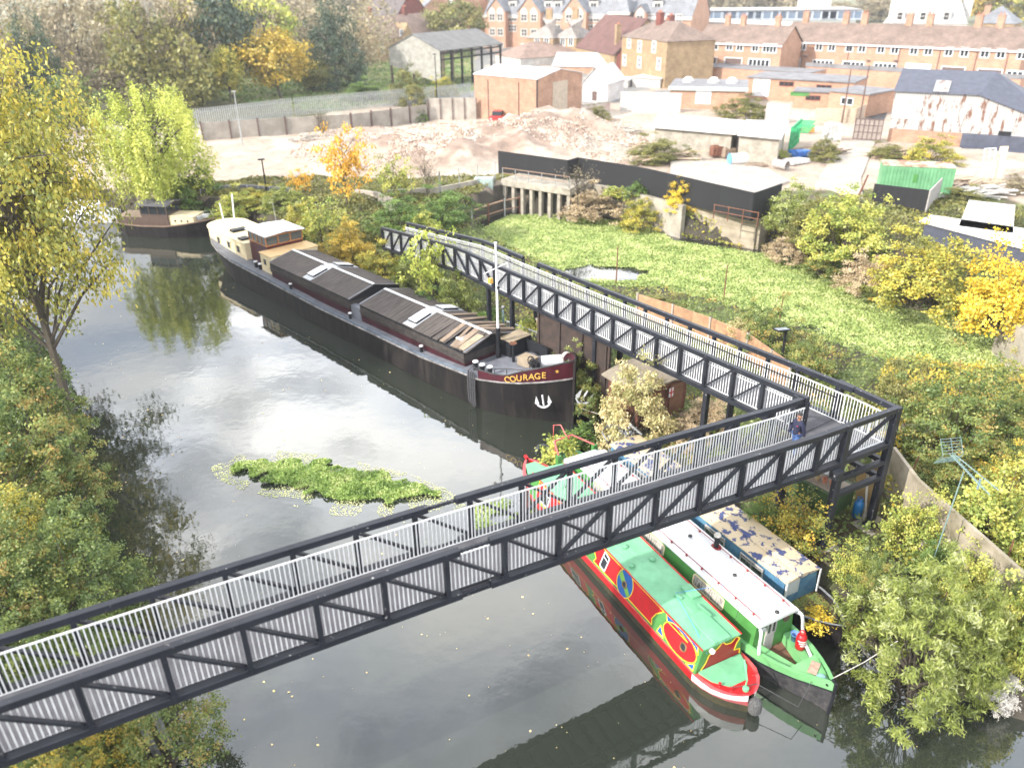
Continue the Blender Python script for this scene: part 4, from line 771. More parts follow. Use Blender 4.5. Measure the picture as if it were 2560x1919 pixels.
gas('gas_bottle', 'bright red gas bottle standing on the bow bench of the white roofed boat', WN.W(-1.72, .52, .862), RED, .66, .17, (1, 2, 3), R(0))
t = thing('bucket', 'blue plastic bucket beside the red gas bottle', 'bucket', WN.W(-2.05, .62, .862)); m = MB(); m.lathe((0, 0, 0), [(.11, 0), (.15, .27), (.165, .27), (.165, .29), (.14, .285), (.1, .02), (0, .02)], 16); m.build('body', mat('blue_plastic', (.12, .28, .6), .5), t, smooth=True); m = MB(); m.tube([(.16*math.cos(a), .02, .27+.16*math.sin(a)*.4) for a in np.linspace(0, 3.14, 9)], .006, 4); m.build('handle', STEEL, t)
t = thing('wooden_plank', 'worn brown plank lying across the pointed bow of the green boat', 'plank', WN.W(-.75, .08, 1.075), WN.rot); m = MB(); m.box((0, .0, .015), (.28, .55, .03), .5); m.build('plank', mat('pinkish_ply', (.5, .36, .28), .8, (.3, .2, .15), 6), t)
tag(MB().tube([WN.W(-.55, -.05, 1.1), WN.W(-.1, -1.2, .72), RN.W(-.2, .4, .82)+Vector((0, 0, 0)), RN.W(-.42, -.45, .9)], .012, 5).build('mooring_line', ROPE), 'dark mooring line between the bows of the red boat and the green boat', 'rope')
tag(MB().tube([WN.W(-4.1, .68, 2.02), WN.W(-4.3, -.66, 2.02), RN.W(-3.9, -.05, 1.75), RN.W(-2.2, -.5, 1.72), RN.W(-1.5, -.6, 1.4)], .009, 5).build('blue_cord', mat('blue_cord', (.08, .3, .7), .7)), 'thin blue cord tied from the white roof across the mint roof', 'rope')
tag(MB().tube([WN.W(-3.2, -.66, 2.0), WN.W(-3.2, -.93, 1.9), WN.W(-3.3, -1.02, 1.0)], .009, 5).build('tie_line', ROPE), 'short dark tie line hanging down the green side of the white roofed boat', 'rope')
tag(MB().tube([WN.W(-.05, .1, 1.3), WN.W(.3, .9, 1.9), WN.W(.6, 1.8, 2.6)], .012, 5).build('shore_line', mat('pale_rope', (.6, .58, .54))), 'pale mooring line from the green bow up into the grey green bush', 'rope')
tag(MB().tube([BA.W(.35, .3, .9), Vector((5.6, 32.4, 1.6)), Vector((6.6, 33.4, 2.9))], .014, 5).build('shore_line', mat('pale_rope', (.6, .58, .54))), 'thin rope slanting down from the bank bushes behind the barge bow', 'rope')

# ---- dutch motor boat and white launch beyond the barge
DB = Fr(tuple(S(478, 508, 0))[:2], tuple((S(470, 512, 0)-S(290, 505, 0)))[:2])
dt = thing('motor_cruiser', 'old dark hulled motor boat with timber wheelhouse and cream fore cabin beyond the barge', 'boat', DB.loc, DB.rot)
dxs = [0, -.3, -.8, -1.6, -3, -5, -8, -10, -11, -11.6]; d1 = lerp([(-11.6, .5), (-11, 1.2), (-10, 1.55), (-8, 1.7), (-5, 1.75), (-3, 1.6), (-1.6, 1.15), (-.8, .65), (-.3, .3), (0, .04)]); d2 = lerp([(-11.6, .3), (-10, 1.4), (-5, 1.65), (-3, 1.35), (-1.6, .75), (-.8, .3), (0, .02)]); d3 = lerp([(-11.6, 1.25), (-6, 1.05), (0, 1.75)])
m = MB(); hull(m, dxs, d1, d2, d3); m.build('hull', HULLK, dt); m = MB(); slab(m, dxs[:-1], lambda x: d1(x)-.05, lambda x: d3(x)-.12); m.build('deck', OLDWOOD, dt)
m = MB()
for s_ in (-1, 1): m.tube([(x, s_*d1(x), d3(x)) for x in dxs], .07, 5)
m.build('rubbing_strake', mat('brown_strake', (.2, .14, .1), .7), dt)
c1 = cabin('fore_cabin', -5.0, -2.2, -1.0, 1.0, 1.0, 1.95, CREAM, CREAM, .05, dt)
for x in (-4.3, -3.6, -2.9): m = MB(); m.tube([(x, -1.0, 1.55), (x, -1.03, 1.55)], .11, 10); m.build('porthole', GLASS, c1)
c2 = cabin('wheelhouse', -8.0, -5.0, -1.15, 1.15, 1.0, 2.0, mat('dark_timber', (.1, .065, .05), .6), mat('dark_timber', (0, 0, 0)), .02, dt)
for (a, b_, n_) in (((-8, -1.15), (-5, -1.15), 3), ((-5, -1.15), (-5, 1.15), 2), ((-5, 1.15), (-8, 1.15), 3)):
    L_ = math.hypot(b_[0]-a[0], b_[1]-a[1])
    for k in range(n_): window(c2, (a[0]+(b_[0]-a[0])*(k+.5)/n_, a[1]+(b_[1]-a[1])*(k+.5)/n_, 2.5), L_/n_-.02, .9, ((b_[0]-a[0])/L_, (b_[1]-a[1])/L_), mat('dark_timber', (0, 0, 0)), GLASS, .09)
m = MB(); m.loft([[(x, -1.35, 2.95), (x, 0, 3.15), (x, 1.35, 2.95), (x, 1.35, 3.03), (x, 0, 3.24), (x, -1.35, 3.03)] for x in (-8.4, -4.7)], closed=True, capa=True, capb=True); m.build('roof', mat('grey_felt_roof', (.13, .13, .15), .7), c2)
c3 = cabin('aft_cabin', -11.0, -8.0, -1.1, 1.1, 1.0, 1.8, mat('dark_timber', (0, 0, 0)), OLDWOOD, .05, dt)
m = MB()
for s_ in (-1, 1):
    m.tube([(x, s_*(d1(x)-.08), d3(x)+.5) for x in (-2.2, -1.2, -.4)], .02, 5)
    for x in (-2.2, -1.2, -.4): m.tube([(x, s_*(d1(x)-.08), d3(x)), (x, s_*(d1(x)-.08), d3(x)+.5)], .02, 5)
m.build('pulpit', STEEL, dt); m = MB(); m.box((-1.5, .2, 1.8), (.7, .5, .3), .3); m.box((-1.9, -.4, 1.75), (.4, .4, .3), .8); m.build('deck_clutter', mat('pale_tarp', (.5, .52, .56), .6), dt)
LB = Fr(tuple(S(205, 475, 0))[:2], (1, -.25)); dt.scale = (.86, .95, .95); lt = thing('launch', 'small white launch half hidden behind the bank trees on the far left water', 'boat', LB.loc, LB.rot)
lx = [3.2, 3, 2.2, 1, -1, -3, -3.4]; l1 = lerp([(-3.4, .9), (-1, 1.2), (1, 1.15), (2.2, .7), (3, .2), (3.2, .03)]); m = MB(); hull(m, lx, l1, lambda x: l1(x)*.85, lambda x: .9+.1*max(x, 0)); m.build('hull', WHITE, lt); m = MB(); slab(m, lx[1:], lambda x: l1(x)-.03, lambda x: .85+.1*max(x, 0)); m.build('deck', WHITE, lt)
cabin('cabin', -2.2, 1.2, -.75, .75, .85, 1.7, WHITE, WHITE, .05, lt)
# ------------------------------------------------------------ buildings and yards beyond the water
BRICK = mat('orange_brick', (.42, .26, .18), .9, (.31, .185, .125), .8, kind='brick', bump=.2); BRICK2 = mat('pale_red_brick', (.46, .28, .19), .9, (.37, .215, .145), .5, kind='brick'); TANB = mat('yellow_stock_brick', (.36, .26, .15), .9, (.25, .175, .1), .7, kind='brick')
DKB = mat('dark_red_brick', (.2, .06, .045), .9, (.13, .045, .035), 1, kind='brick'); TILE = mat('brown_roof_tiles', (.25, .19, .16), .9, (.16, .12, .1), .5, kind='tile', detail=8); SLATE = mat('grey_slate', (.25, .27, .3), .7, (.17, .18, .2), .5, kind='tile'); REDT = mat('red_clay_tiles', (.17, .085, .075), .9, (.11, .055, .05), .5, kind='tile')
FELT = mat('grey_felt', (.23, .23, .24), .9, (.14, .14, .15), .6); BTILE = mat('tan_roof_tiles', (.32, .23, .19), .9, (.22, .16, .13), .6, kind='tile'); CORR = mat('pale_corrugated', (.4, .39, .36), .7, (.26, .25, .22), 1.2, kind='corr', bscale=1.3, bump=.4)
RUSTC = mat('rust_streaked_corrugated', (.38, .38, .37), .75, (.17, .08, .05), 1.1, kind='corr', bscale=1.2, bump=.4, lo=.41, hi=.47, detail=8, stretch=(1.5, 1.5, .45)); DARKM = mat('dark_blue_grey_sheet', (.075, .085, .12), .6, (.05, .055, .08), 1.5)
HOARD = mat('black_hoarding', (.012, .013, .016), .8, (.012, .013, .016), 2, kind='boards', bscale=.5); OFFW = mat('dirty_white_render', (.58, .56, .53), .85, (.38, .36, .33), .7); SHEETW = mat('dirty_white_sheet', (.6, .6, .6), .7, (.42, .4, .38), .8); BOARD = mat('boarded_window', (.14, .095, .085), .8); BEIGE = mat('beige_door', (.5, .42, .33), .8)
PALEC = mat('pale_concrete', (.46, .42, .37), .9, (.3, .27, .23), .6, bump=.2); ORW = mat('orange_fence_wood', (.5, .3, .17), .8, (.33, .19, .11), 2, kind='boards', bscale=1.1)
def roof_gable(m, c, ze, zr, ov=.25, th=.12, along=True):
    """c: 4 xy corners FL FR BR BL; ridge along FL-FR when along"""
    FL, FR_, BR, BL = [Vector((*p, 0)) for p in c]
    if not along: FL, FR_, BR, BL = FR_, BR, BL, FL
    ex = (FR_-FL).normalized(); ey = (BL-FL).normalized(); FL = FL-ex*ov-ey*ov; FR_ = FR_+ex*ov-ey*ov; BR = BR+ex*ov+ey*ov; BL = BL-ex*ov+ey*ov
    r1, r2 = (FL+BL)/2, (FR_+BR)/2; d = (zr-ze)*ov/((BL-FL).length/2-ov)
    z = lambda p, h: (p.x, p.y, h)
    m.loft([[z(a, ze-d), z(b_, zr), z(c_, ze-d), z(c_, ze-d+th), z(b_, zr+th), z(a, ze-d+th)] for a, b_, c_ in ((FL, r1, BL), (FR_, r2, BR))], closed=True, capa=True, capb=True)
def building(name, label, base, eave, depth=None, rise=0., roof='flat', wall=BRICK, rm=TILE, z0=2.5, ze=None, cat='building', group=None, ov=.25, hip=.45, h=None):
    """base: px of the foot under the front left corner; eave: px of front left, front right (and back right) eaves"""
    A = P(*base, z0); ze = ze or (z0+h if h else topz(A, eave[0][1])); FL, FR_ = P(*eave[0], ze), P(*eave[1], ze)
    fr = Fr((FL.x, FL.y), (FR_.x-FL.x, FR_.y-FL.y), z0); L = (FR_-FL).to_2d().length
    D = depth
    if len(eave) > 2: D = fr.pz(*eave[2], ze)[1]
    t = thing(name, label, cat, fr.loc, fr.rot, group); H_ = ze-z0; c = [(0, 0), (L, 0), (L, D), (0, D)]
    m = MB(); 
    if roof == 'gable': m.loft([[(x, 0, -.5), (x, 0, H_), (x, D/2, H_+rise-.02), (x, D, H_), (x, D, -.5)] for x in (0, L)], closed=True, capa=True, capb=True)
    elif roof == 'gable_front': m.loft([[(0, y, -.5), (0, y, H_), (L/2, y, H_+rise-.02), (L, y, H_), (L, y, -.5)] for y in (0, D)], closed=True, capa=True, capb=True)
    else: m.bb(0, L, 0, D, -.5, H_-.005)
    w_ = m.build('wall', wall, t); m = MB()
    if roof == 'gable': roof_gable(m, c, H_, H_+rise, ov)
    elif roof == 'gable_front': roof_gable(m, c, H_, H_+rise, ov, along=False)
    elif roof == 'hip':
        o = ov; k = D*hip; m.add([(-o, -o, H_), (L+o, -o, H_), (L+o, D+o, H_), (-o, D+o, H_), (k, D/2, H_+rise), (L-k, D/2, H_+rise)], [(0, 1, 5, 4), (1, 2, 5), (2, 3, 4, 5), (3, 0, 4), (3, 2, 1, 0)])
    else: m.bb(-ov, L+ov, -ov, D+ov, H_, H_+.18)
    m.build('roof', rm, t); return t, fr, L, D, H_
def wins(t, fr, pts, w_, h_, y=0., fm=WHITE, gm=GLASS, sd='f', t_=.1, src=None, mull=(.5,), name='window', rails=()):
    """windows on the front plane; the first is built, the others are copies"""
    first = src
    for u, v in pts:
        x, z = fr.py(u, v, y)
        if first is None: first = window(t, (x, y-.03, z), w_, h_, (1, 0), fm, gm, t_, mull, name, .1, rails); base_ = Vector((x, y-.03, z)); first['_b'] = 1; del first['_b']; first_pos = base_
        else:
            c = first.copy(); COL.objects.link(c); c.parent = t; c.location = Vector((x, y-.03, z))-first_pos
            for ch in first.children: d = ch.copy(); COL.objects.link(d); d.parent = c
def chimney(t, x, y, z, h_=1.4, w_=.8, d=.5, mt=BRICK, pots=2, par=None):
    m = MB(); m.bb(x-w_/2, x+w_/2, y-d/2, y+d/2, z-.8, z+h_); m.bb(x-w_/2-.06, x+w_/2+.06, y-d/2-.06, y+d/2+.06, z+h_-.18, z+h_-.05); o = m.build('chimney', mt, par or t)
    m = MB()
    for k in range(pots): m.lathe((x-w_/2+w_*(k+.5)/pots, y, z+h_), [(.12, 0), (.1, .35), (.12, .4)], 8)
    m.build('chimney_pots', mat('terracotta', (.5, .2, .12), .8), o)
# brick warehouse
t, fr, L, D, H_ = building('warehouse', 'windowless orange brick warehouse with a white low pitched roof and tall beige door', q2(1268, 762), [q2(862, 478), q2(1268, 512), q2(1562, 470)], rise=.9, roof='gable', rm=SHEETW, ov=.12)
t.children[0].name = 'wall'
m = MB(); m.bb(L+.0, L+.06, D*.33, D*.66, .2, 5.4); m.build('tall_door', BEIGE, t); m = MB(); m.bb(L, L+.05, D*.17, D*.24, 0, 1.3); m.bb(L, L+.05, D*.8, D*.87, .2, 1.4) if False else None; m.build('small_door', DKB, t)
m = MB(); m.bb(L-.1, L+.1, -.08, .0, 0, H_); m.build('drain_pipe', BLACK, t)
for x in (L*.23, L*.72): m = MB(); m.tube([(x, -.06, 0), (x, -.06, H_-.6)], .06, 6); m.build('drain_pipe', BOARD, t)
# open sided shed
A = P(*q2(325, 540), 2.5); ze = topz(A, q2(0, 310)[1]); FL, FR_, BR = P(*q2(315, 312), ze), P(*q2(642, 327), ze), P(*q2(1295, 292), ze); fr = Fr((FL.x, FL.y), (FR_.x-FL.x, FR_.y-FL.y), 2.5); L = (FR_-FL).length; D = fr.pz(*q2(1295, 292), ze)[1]; He = ze-2.5
D = min(D, 42)
t = thing('open_shed', 'big open sided steel shed with grey sheet roof and pale corrugated gable', 'shed', fr.loc, fr.rot); m = MB(); m.add([(0, 0, He-3.0), (L, 0, .8), (L, 0, He), (L/2, 0, He+2.6), (0, 0, He), (0, -.1, He-3.0), (L, -.1, .8), (L, -.1, He), (L/2, -.1, He+2.6), (0, -.1, He)], [(0, 1, 2, 3, 4), (9, 8, 7, 6, 5)]+[(i, (i+1) % 5, (i+1) % 5+5, i+5) for i in range(5)]); m.build('gable_sheet', CORR, t)
m = MB(); roof_gable(m, [(0, 0), (L, 0), (L, D), (0, D)], He, He+2.6, .3, .15, along=False); m.build('roof', mat('old_sheet_roof', (.17, .17, .165), .8, (.11, .11, .11), .6), t)
n_ = 7
for k in range(n_):
    for x in (.1, L-.1): m = MB(); y = .2+(D-.4)*k/(n_-1); m.bb(x-.18, x+.18, y-.14, y+.14, 0, He); m.build('post', BOARD if x < 1 else BLACK, t)
    m = MB(); m.bar((.2, y, He-.1), (L-.2, y, He-.1), .15, .4); m.bar((L/2, y, He), (L/2, y, He+2.4), .15, .15); m.build('roof_beam', BLACK, t)
for z in (He-.5, He-1.6): m = MB(); m.bb(L-.05, L+.06, .2, D, z-.15, z+.15); m.build('side_rail', BLACK, t)
# terraces
T1, f1, L1, D1, H1 = building('terrace', 'left lower end of the long brick terrace with brown tiled roof and boarded windows', q3(100, 505), [q3(110, 268), q3(655, 290)], depth=9, rise=2.9, roof='gable', wall=BRICK2, rm=TILE, group=None)
T2, f2, L2, D2, H2 = building('terrace', 'long two storey brick terrace with brown roof and a row of chimneys, right part', q3(650, 500), [q3(652, 262), q3(2212, 325)], depth=9, rise=3.1, roof='gable', wall=BRICK2, rm=TILE)
for tt, LL in ((T1, L1), (T2, L2)):
    H__ = H1 if tt is T1 else H2; m = MB(); m.bb(-.2, LL+.2, -.42, -.27, H__-.35, H__-.1); m.build('gutter', WHITE, tt)
wins(T1, f1, [q3(x, y) for x, y in ((158, 293), (225, 297), (318, 300), (385, 304), (485, 308))], 1.3, 1.5, t_=.16)
wins(T1, f1, [q3(577, 312)], 2.7, 1.6, t_=.16, mull=(.25, .5, .75)); wins(T1, f1, [q3(505, 424)], 4.2, 2.5, t_=.2, mull=(.2, .4, .6, .8))
wins(T1, f1, [q3(180, 405), q3(340, 412)], 3.6, 2.3, gm=BOARD, t_=.14, mull=())
wins(T2, f2, [q3(x, 293+(x-712)*.0395) for x in (712, 790, 895, 977, 1090, 1172, 1293, 1383, 1505, 1598, 1730, 1830, 1962, 2065, 2200)], 1.3, 1.55, t_=.16)
wins(T2, f2, [q3(x, y) for x, y in ((915, 428), (1110, 438), (1315, 450), (2180, 505))], 4.0, 2.4, t_=.2, mull=(.2, .4, .6, .8)); wins(T2, f2, [q3(1525, 457)], 4.2, 2.4, gm=WHITE, t_=.14, mull=())
wins(T2, f2, [q3(x, y) for x, y in ((710, 412), (1750, 474), (1985, 490))], 3.8, 2.3, gm=BOARD, t_=.14, mull=())
for x in (780, 1075, 1400, 1660, 1900, 2100):
    xx, z = f2.py(*q3(x, 400), 0); m = MB(); m.tube([(xx, -.1, 0), (xx, -.1, H2-.2)], .06, 5); m.build('drain_pipe', BOARD, T2)
for x, y in ((1212, 380), (1388, 382), (813, 352)): xx, z = f2.py(*q3(x, y), 0); m = MB(); m.lathe((xx, -.35, z-.3), [(.02, 0), (.3, .1), (.38, .2)], 12); m.build('satellite_dish', STEEL, T2)
for x in (305, 405, 628): chimney(T1, f1.py(*q3(x, 175), D1/2)[0], D1/2, H1+2.9, 1.7, 1.0, .8, BRICK)
for x in (803, 1060, 1180, 1468, 1600, 1915, 2055): chimney(T2, f2.py(*q3(x, 180), D2/2)[0], D2/2, H2+3.1, 1.9, 1.1, .8, BRICK)
G1 = thing('garage_block', 'row of flat roofed brick extensions along the foot of the terrace, left of the lane', 'building', f1.loc, f1.rot); m = MB(); m.bb(-3, L1+9, -7, -.02, -.2, 3.0); m.build('wall', BRICK2, G1); m = MB(); m.bb(-3.1, L1+9, -7.1, 0, 3.0, 3.12); m.build('roof', FELT, G1)
G2 = thing('garage_block', 'flat roofed brick extensions along the terrace behind the dark lane, right', 'building', f2.loc, f2.rot); m = MB(); m.bb(8.5, L2+2, -6, -.02, -.2, 3.0); m.build('wall', BRICK2, G2); m = MB(); m.bb(8.4, L2+2, -6.1, 0, 3.0, 3.12); m.bb(8.4, L2+2, -6.1, -5.9, 3.12, 3.7); m.build('roof', FELT, G2)
# low brick workshops in front
t, fr, L, D, H_ = building('workshop', 'low flat roofed orange brick workshop with a white door in the middle yard', q3(432, 640), [q3(440, 500), q3(1120, 535)], depth=9, wall=BRICK2, rm=FELT)
wins(t, fr, [q3(522, 565)], 2.6, 2.6, gm=WHITE, mull=(), name='garage_door'); wins(t, fr, [q3(685, 540), q3(925, 562)], 2.2, .7, fm=DKB, mull=(.33, .66))
t, fr, L, D, H_ = building('workshop', 'small low brick lean-to with a green sign board in front of the workshop', q3(590, 700), [q3(740, 590), q3(1010, 600)], depth=4.5, wall=BRICK2, rm=FELT)
wins(t, fr, [q3(770, 605)], 2.6, .6, fm=DGRN, gm=DGRN, mull=(), name='sign_board'); wins(t, fr, [q3(855, 630)], 2.0, .7, fm=DKB, mull=(.33, .66))
t, fr, L, D, H_ = building('workshop', 'brick workshop with grey felt roof at the corner of the dark lane', q3(960, 735), [q3(965, 588), q3(1215, 612), q3(1325, 575)], wall=BRICK2, rm=FELT); wins(t, fr, [q3(1075, 652)], 1.8, 1.0, mull=(.5,))
t, fr, L, D, H_ = building('workshop', 'flat roofed brick workshops with pale fascia left of the middle yard', q3(-60, 700), [q3(-60, 560), q3(425, 570)], depth=10, wall=BRICK2, rm=FELT); m = MB(); m.bb(-.3, L+.3, -.35, -.26, H_-.4, H_+.15); m.build('fascia', mat('pale_green_fascia', (.5, .62, .58), .7), t)
wins(t, fr, [q3(150, 620)], 2.2, 2.2, gm=WHITE, mull=(), name='garage_door')
for k in (.2, .55, .8): m = MB(); m.lathe((L*k, D*.5, H_+.18), [(.9, 0), (.9, .3), (.5, .8), (0, .9)], 12); m.build('roof_dome', SHEETW, t)
t, fr, L, D, H_ = building('yard_wall', 'white rendered yard wall with a boarded gate behind the rubble mound', q2(1805, 715), [q2(1805, 600), q2(2195, 612)], depth=.4, wall=OFFW, rm=OFFW, cat='wall', ov=.05)
t, fr, L, D, H_ = building('yard_wall', 'low brick and white yard wall beside the tall beige door', q2(1395, 760), [q2(1400, 700), q2(1740, 660)], depth=.4, wall=mat('patchy_wall', (.55, .5, .46), .9, (.36, .24, .2), .4), rm=PALEC, cat='wall', ov=.05)
t, fr, L, D, H_ = building('timber_shed', 'pale grey boarded shed with a pointed gable right of the brick warehouse', q2(1570, 655), [q2(1562, 528), q2(1722, 535)], depth=8, rise=2.3, roof='gable_front', wall=SHEETW, rm=SHEETW, cat='shed'); wins(t, fr, [q2(1637, 618)], 1.0, 1.7, gm=BOARD, mull=(), name='door')
t, fr, L, D, H_ = building('low_building', 'low building with a broad hipped brown roof behind the brick warehouse', q2(1250, 432), [q2(1160, 378), q2(1600, 352)], depth=13, rise=3.0, roof='hip', wall=OFFW, rm=BTILE)
t, fr, L, D, H_ = building('low_building', 'long low shed with milky glazed roof right of the hipped brown roof', q2(1370, 470), [q2(1370, 425), q2(1770, 430)], depth=11, rise=2.2, roof='gable', wall=BRICK2, rm=mat('milky_roof', (.55, .6, .62), .5, (.42, .46, .48), .5))
t, fr, L, D, H_ = building('low_building', 'flat white roofed lean-to with blue posts below the tan brick house', q2(1720, 560), [q2(1715, 515), q2(1850, 520)], depth=5, wall=OFFW, rm=SHEETW)
t, fr, L, D, H_ = building('low_building', 'white flat roofed annexe beside the tan brick house', q2(1880, 560), [q2(1880, 500), q2(2060, 510)], depth=6, wall=OFFW, rm=SHEETW)
# houses in the middle distance
t, fr, L, D, H_ = building('house', 'three storey yellow brick house with white sash windows and brown hipped roof', q2(1812, 510), [q2(1815, 235), q2(2105, 270)], depth=10, rise=3.0, roof='hip', wall=TANB, rm=TILE); wins(t, fr, [q2(x, y) for x, y in ((1860, 275), (1928, 300), (2020, 302), (1830, 388), (1925, 402), (2050, 412))], 1.3, 2.1, t_=.2, mull=(.5,), rails=(.5,)); chimney(t, L*.42, D*.4, H_+2.2, 2.2, 1.6, .9, DKB, 3)
t, fr, L, D, H_ = building('house', 'dark red brick house with steep roof and tall chimneys beside the terrace', q2(2115, 520), [q2(2110, 370), q3(100, 345)], depth=12, rise=5.5, roof='gable', wall=DKB, rm=mat('dark_slate', (.1, .09, .1), .8, (.06, .055, .06), .6, kind='tile')); wins(t, fr, [q2(x, y) for x, y in ((2130, 400), (2165, 405))]+[q3(x, y) for x, y in ((10, 300), (50, 300), (30, 380), (75, 400))], 1.4, 2.0, t_=.2, rails=(.5,)); chimney(t, 2.0, 2.0, H_+3, 3.5, 1.4, 1, DKB, 3); chimney(t, L*.95, D*.5, H_+4, 3, 1.4, 1, DKB, 3)
t, fr, L, D, H_ = building('house', 'house with a large plain dark red tiled roof behind the milky glazed shed', q2(1530, 420), [q2(1520, 300), q2(1765, 350)], depth=14, rise=6.5, roof='gable', wall=TANB, rm=REDT); chimney(t, L*.85, 2, H_+2, 3.5, 1, 1, TANB, 2)
for k, (x0, x1, y0, lab) in enumerate(((1200, 1370, 245, 'left'), (1375, 1520, 245, 'right'))):
    t, fr, L, D, H_ = building('house', 'yellow brick house with grey hipped roof, %s one of the pair before the gabled flats' % lab, q2(x0+20, 400), [q2(x0, y0), q2(x1, y0+3)], depth=12, rise=4.2, roof='hip', wall=TANB, rm=mat('mixed_grey_tiles', (.36, .33, .31), .9, (.26, .24, .22), .5, kind='tile')); wins(t, fr, [q2(x0+(x1-x0)*.4, y0+25), q2(x0+(x1-x0)*.75, y0+25)], 1.2, 1.9, t_=.2); chimney(t, L*.5, D*.5, H_+3.6, 2.6, 1.5, .9, TANB, 3)
t, fr, L, D, H_ = building('house', 'yellow brick house with brown roof and two small gables at the wood edge', q2(250, 400), [q2(245, 252), q2(690, 205)], depth=11, rise=4.8, roof='gable', wall=TANB, rm=BTILE); wins(t, fr, [q2(272, 312), q2(395, 215)], 1.3, 2, t_=.2); chimney(t, L*.15, D*.5, H_+4.3, 2.4, 1.4, .8, DKB, 3); chimney(t, L*.62, D*.5, H_+4.3, 2.4, 1.4, .8, DKB, 3)
for k in (.38,): m = MB(); m.loft([[(L*k-2.4, y, H_-.5), (L*k, y, H_+3.2), (L*k+2.4, y, H_-.5)] for y in (-.6, 4)], capa=True, capb=True, closed=True); m.build('dormer_gable', TANB, t)
t, fr, L, D, H_ = building('house', 'tall dark brown house with steep roof behind the dark evergreen', q2(155, 330), [q2(150, 120), q2(350, 130)], depth=12, rise=7.5, roof='gable', wall=DKB, rm=mat('brown_slate', (.12, .1, .1), .8, (.08, .07, .07), .5))
t, fr, L, D, H_ = building('house', 'grey slate roofed brick house left of the orange garden tree', q2(350, 270), [q2(320, 62), q2(500, 80)], depth=14, rise=5, roof='gable', wall=BRICK2, rm=SLATE); wins(t, fr, [q2(380, 90), q2(440, 92)], 1.3, 1.8, t_=.2)
# gabled flats
t, fr, L, D, H_ = building('apartment_building', 'long row of orange brick flats with slate roof, white dormers and pointed brick gables', q2(930, 300), [q2(930, 95), q2(2260, 108)], depth=16, rise=8.5, roof='gable', wall=BRICK2, rm=SLATE)
m = MB(); m.bb(-.3, L+.3, -.4, -.1, H_-.9, H_-.1); m.build('white_eaves_band', OFFW, t)
for a, b_ in ((945, 1062), (1143, 1288), (1430, 1582), (1893, 1965)):
    x0, _ = fr.py(*q2(a, 95), -2.2); x1, _ = fr.py(*q2(b_, 95), -2.2); m = MB(); xm = (x0+x1)/2; m.loft([[(x0, y, -.5), (x0, y, H_+1.0), (xm, y, H_+1+(x1-x0)*.52), (x1, y, H_+1.0), (x1, y, -.5)] for y in (-2.2, 3)], closed=True, capa=True, capb=True); gb = m.build('gable_bay', BRICK2, t)
    m = MB(); roof_gable(m, [(x0, -2.3), (x1, -2.3), (x1, 5), (x0, 5)], H_+1.0, H_+1+(x1-x0)*.54, .2, .3, along=False); m.build('roof', SLATE, gb)
    for k in ((.28, .72) if b_-a > 90 else (.5,)):
        for zz_ in (H_-.6, H_-4.6, H_-8.6): window(gb, (x0+(x1-x0)*k, -2.24, zz_), 1.9, 2.2, (1, 0), OFFW, GLASS, .3, (.5,), rails=(.5,))
        m = MB(); xa = x0+(x1-x0)*k; m.add([(xa-1.3, -2.3, H_+.5), (xa+1.3, -2.3, H_+.5), (xa+.9, -2.3, H_+1.5), (xa, -2.3, H_+2.2), (xa-.9, -2.3, H_+1.5), (xa, -2.25, H_+1)], [(0, 1, 2, 3, 4), (0, 5, 1), (1, 5, 2), (2, 5, 3), (3, 5, 4), (4, 5, 0)]); m.build('white_arch', OFFW, gb)
x0, _ = fr.py(*q2(1748, 95), -3); x1, _ = fr.py(*q2(1850, 95), -3); m = MB(); m.bb(x0, x1, -3, 2, -.5, H_+1.0); tw = m.build('turret', BRICK2, t); m = MB(); xm = (x0+x1)/2; m.add([(x0-.8, -3.8, H_+1), (x1+.8, -3.8, H_+1), (x1+.8, 2.8, H_+1), (x0-.8, 2.8, H_+1), (xm, -.5, H_+7)], [(0, 1, 4), (1, 2, 4), (2, 3, 4), (3, 0, 4), (3, 2, 1, 0)]); m.build('turret_roof', SLATE, tw); m = MB(); m.bb(x0-.8, x1+.8, -3.85, -3.0, H_+.4, H_+1.1); m.build('white_cornice', OFFW, tw)
for zz_ in (H_-1.2, H_-5): window(tw, (xm, -3.05, zz_), 2.6, 2.6, (1, 0), OFFW, GLASS, .3, (.5,), rails=(.5,))
wl = [q2(x, y) for y in (118, 182) for x in (1085, 1118, 1320, 1360, 1400, 1610, 1650, 1690, 2000, 2060, 2120, 2180)]; wins(t, fr, wl, 1.7, 2.0, fm=OFFW, t_=.25, rails=(.5,))
for x in (1120, 1350, 1410, 1640, 2050):
    xx, z = fr.py(*q2(x, 40), 3); m = MB(); m.bb(xx-1.4, xx+1.4, 2, 6, H_+1.2, H_+3.6); dm = m.build('dormer', OFFW, t); window(dm, (xx, 1.96, H_+2.4), 1.8, 1.7, (1, 0), OFFW, GLASS, .2, (.5,)); m = MB(); roof_gable(m, [(xx-1.5, 1.8), (xx+1.5, 1.8), (xx+1.5, 6), (xx-1.5, 6)], H_+3.6, H_+4.9, .1, .15, along=False); m.build('roof', SLATE, dm)
t, fr, L, D, H_ = building('apartment_building', 'far brick flats with pale roof at the top left of the town', q2(350, 255), [q2(300, 20), q2(705, 35)], depth=14, rise=7, roof='gable', wall=BRICK2, rm=mat('pale_roof', (.5, .5, .5), .8)); wins(t, fr, [q2(x, 42) for x in (380, 430, 480, 640)], 2, 2.2, fm=OFFW, t_=.25)
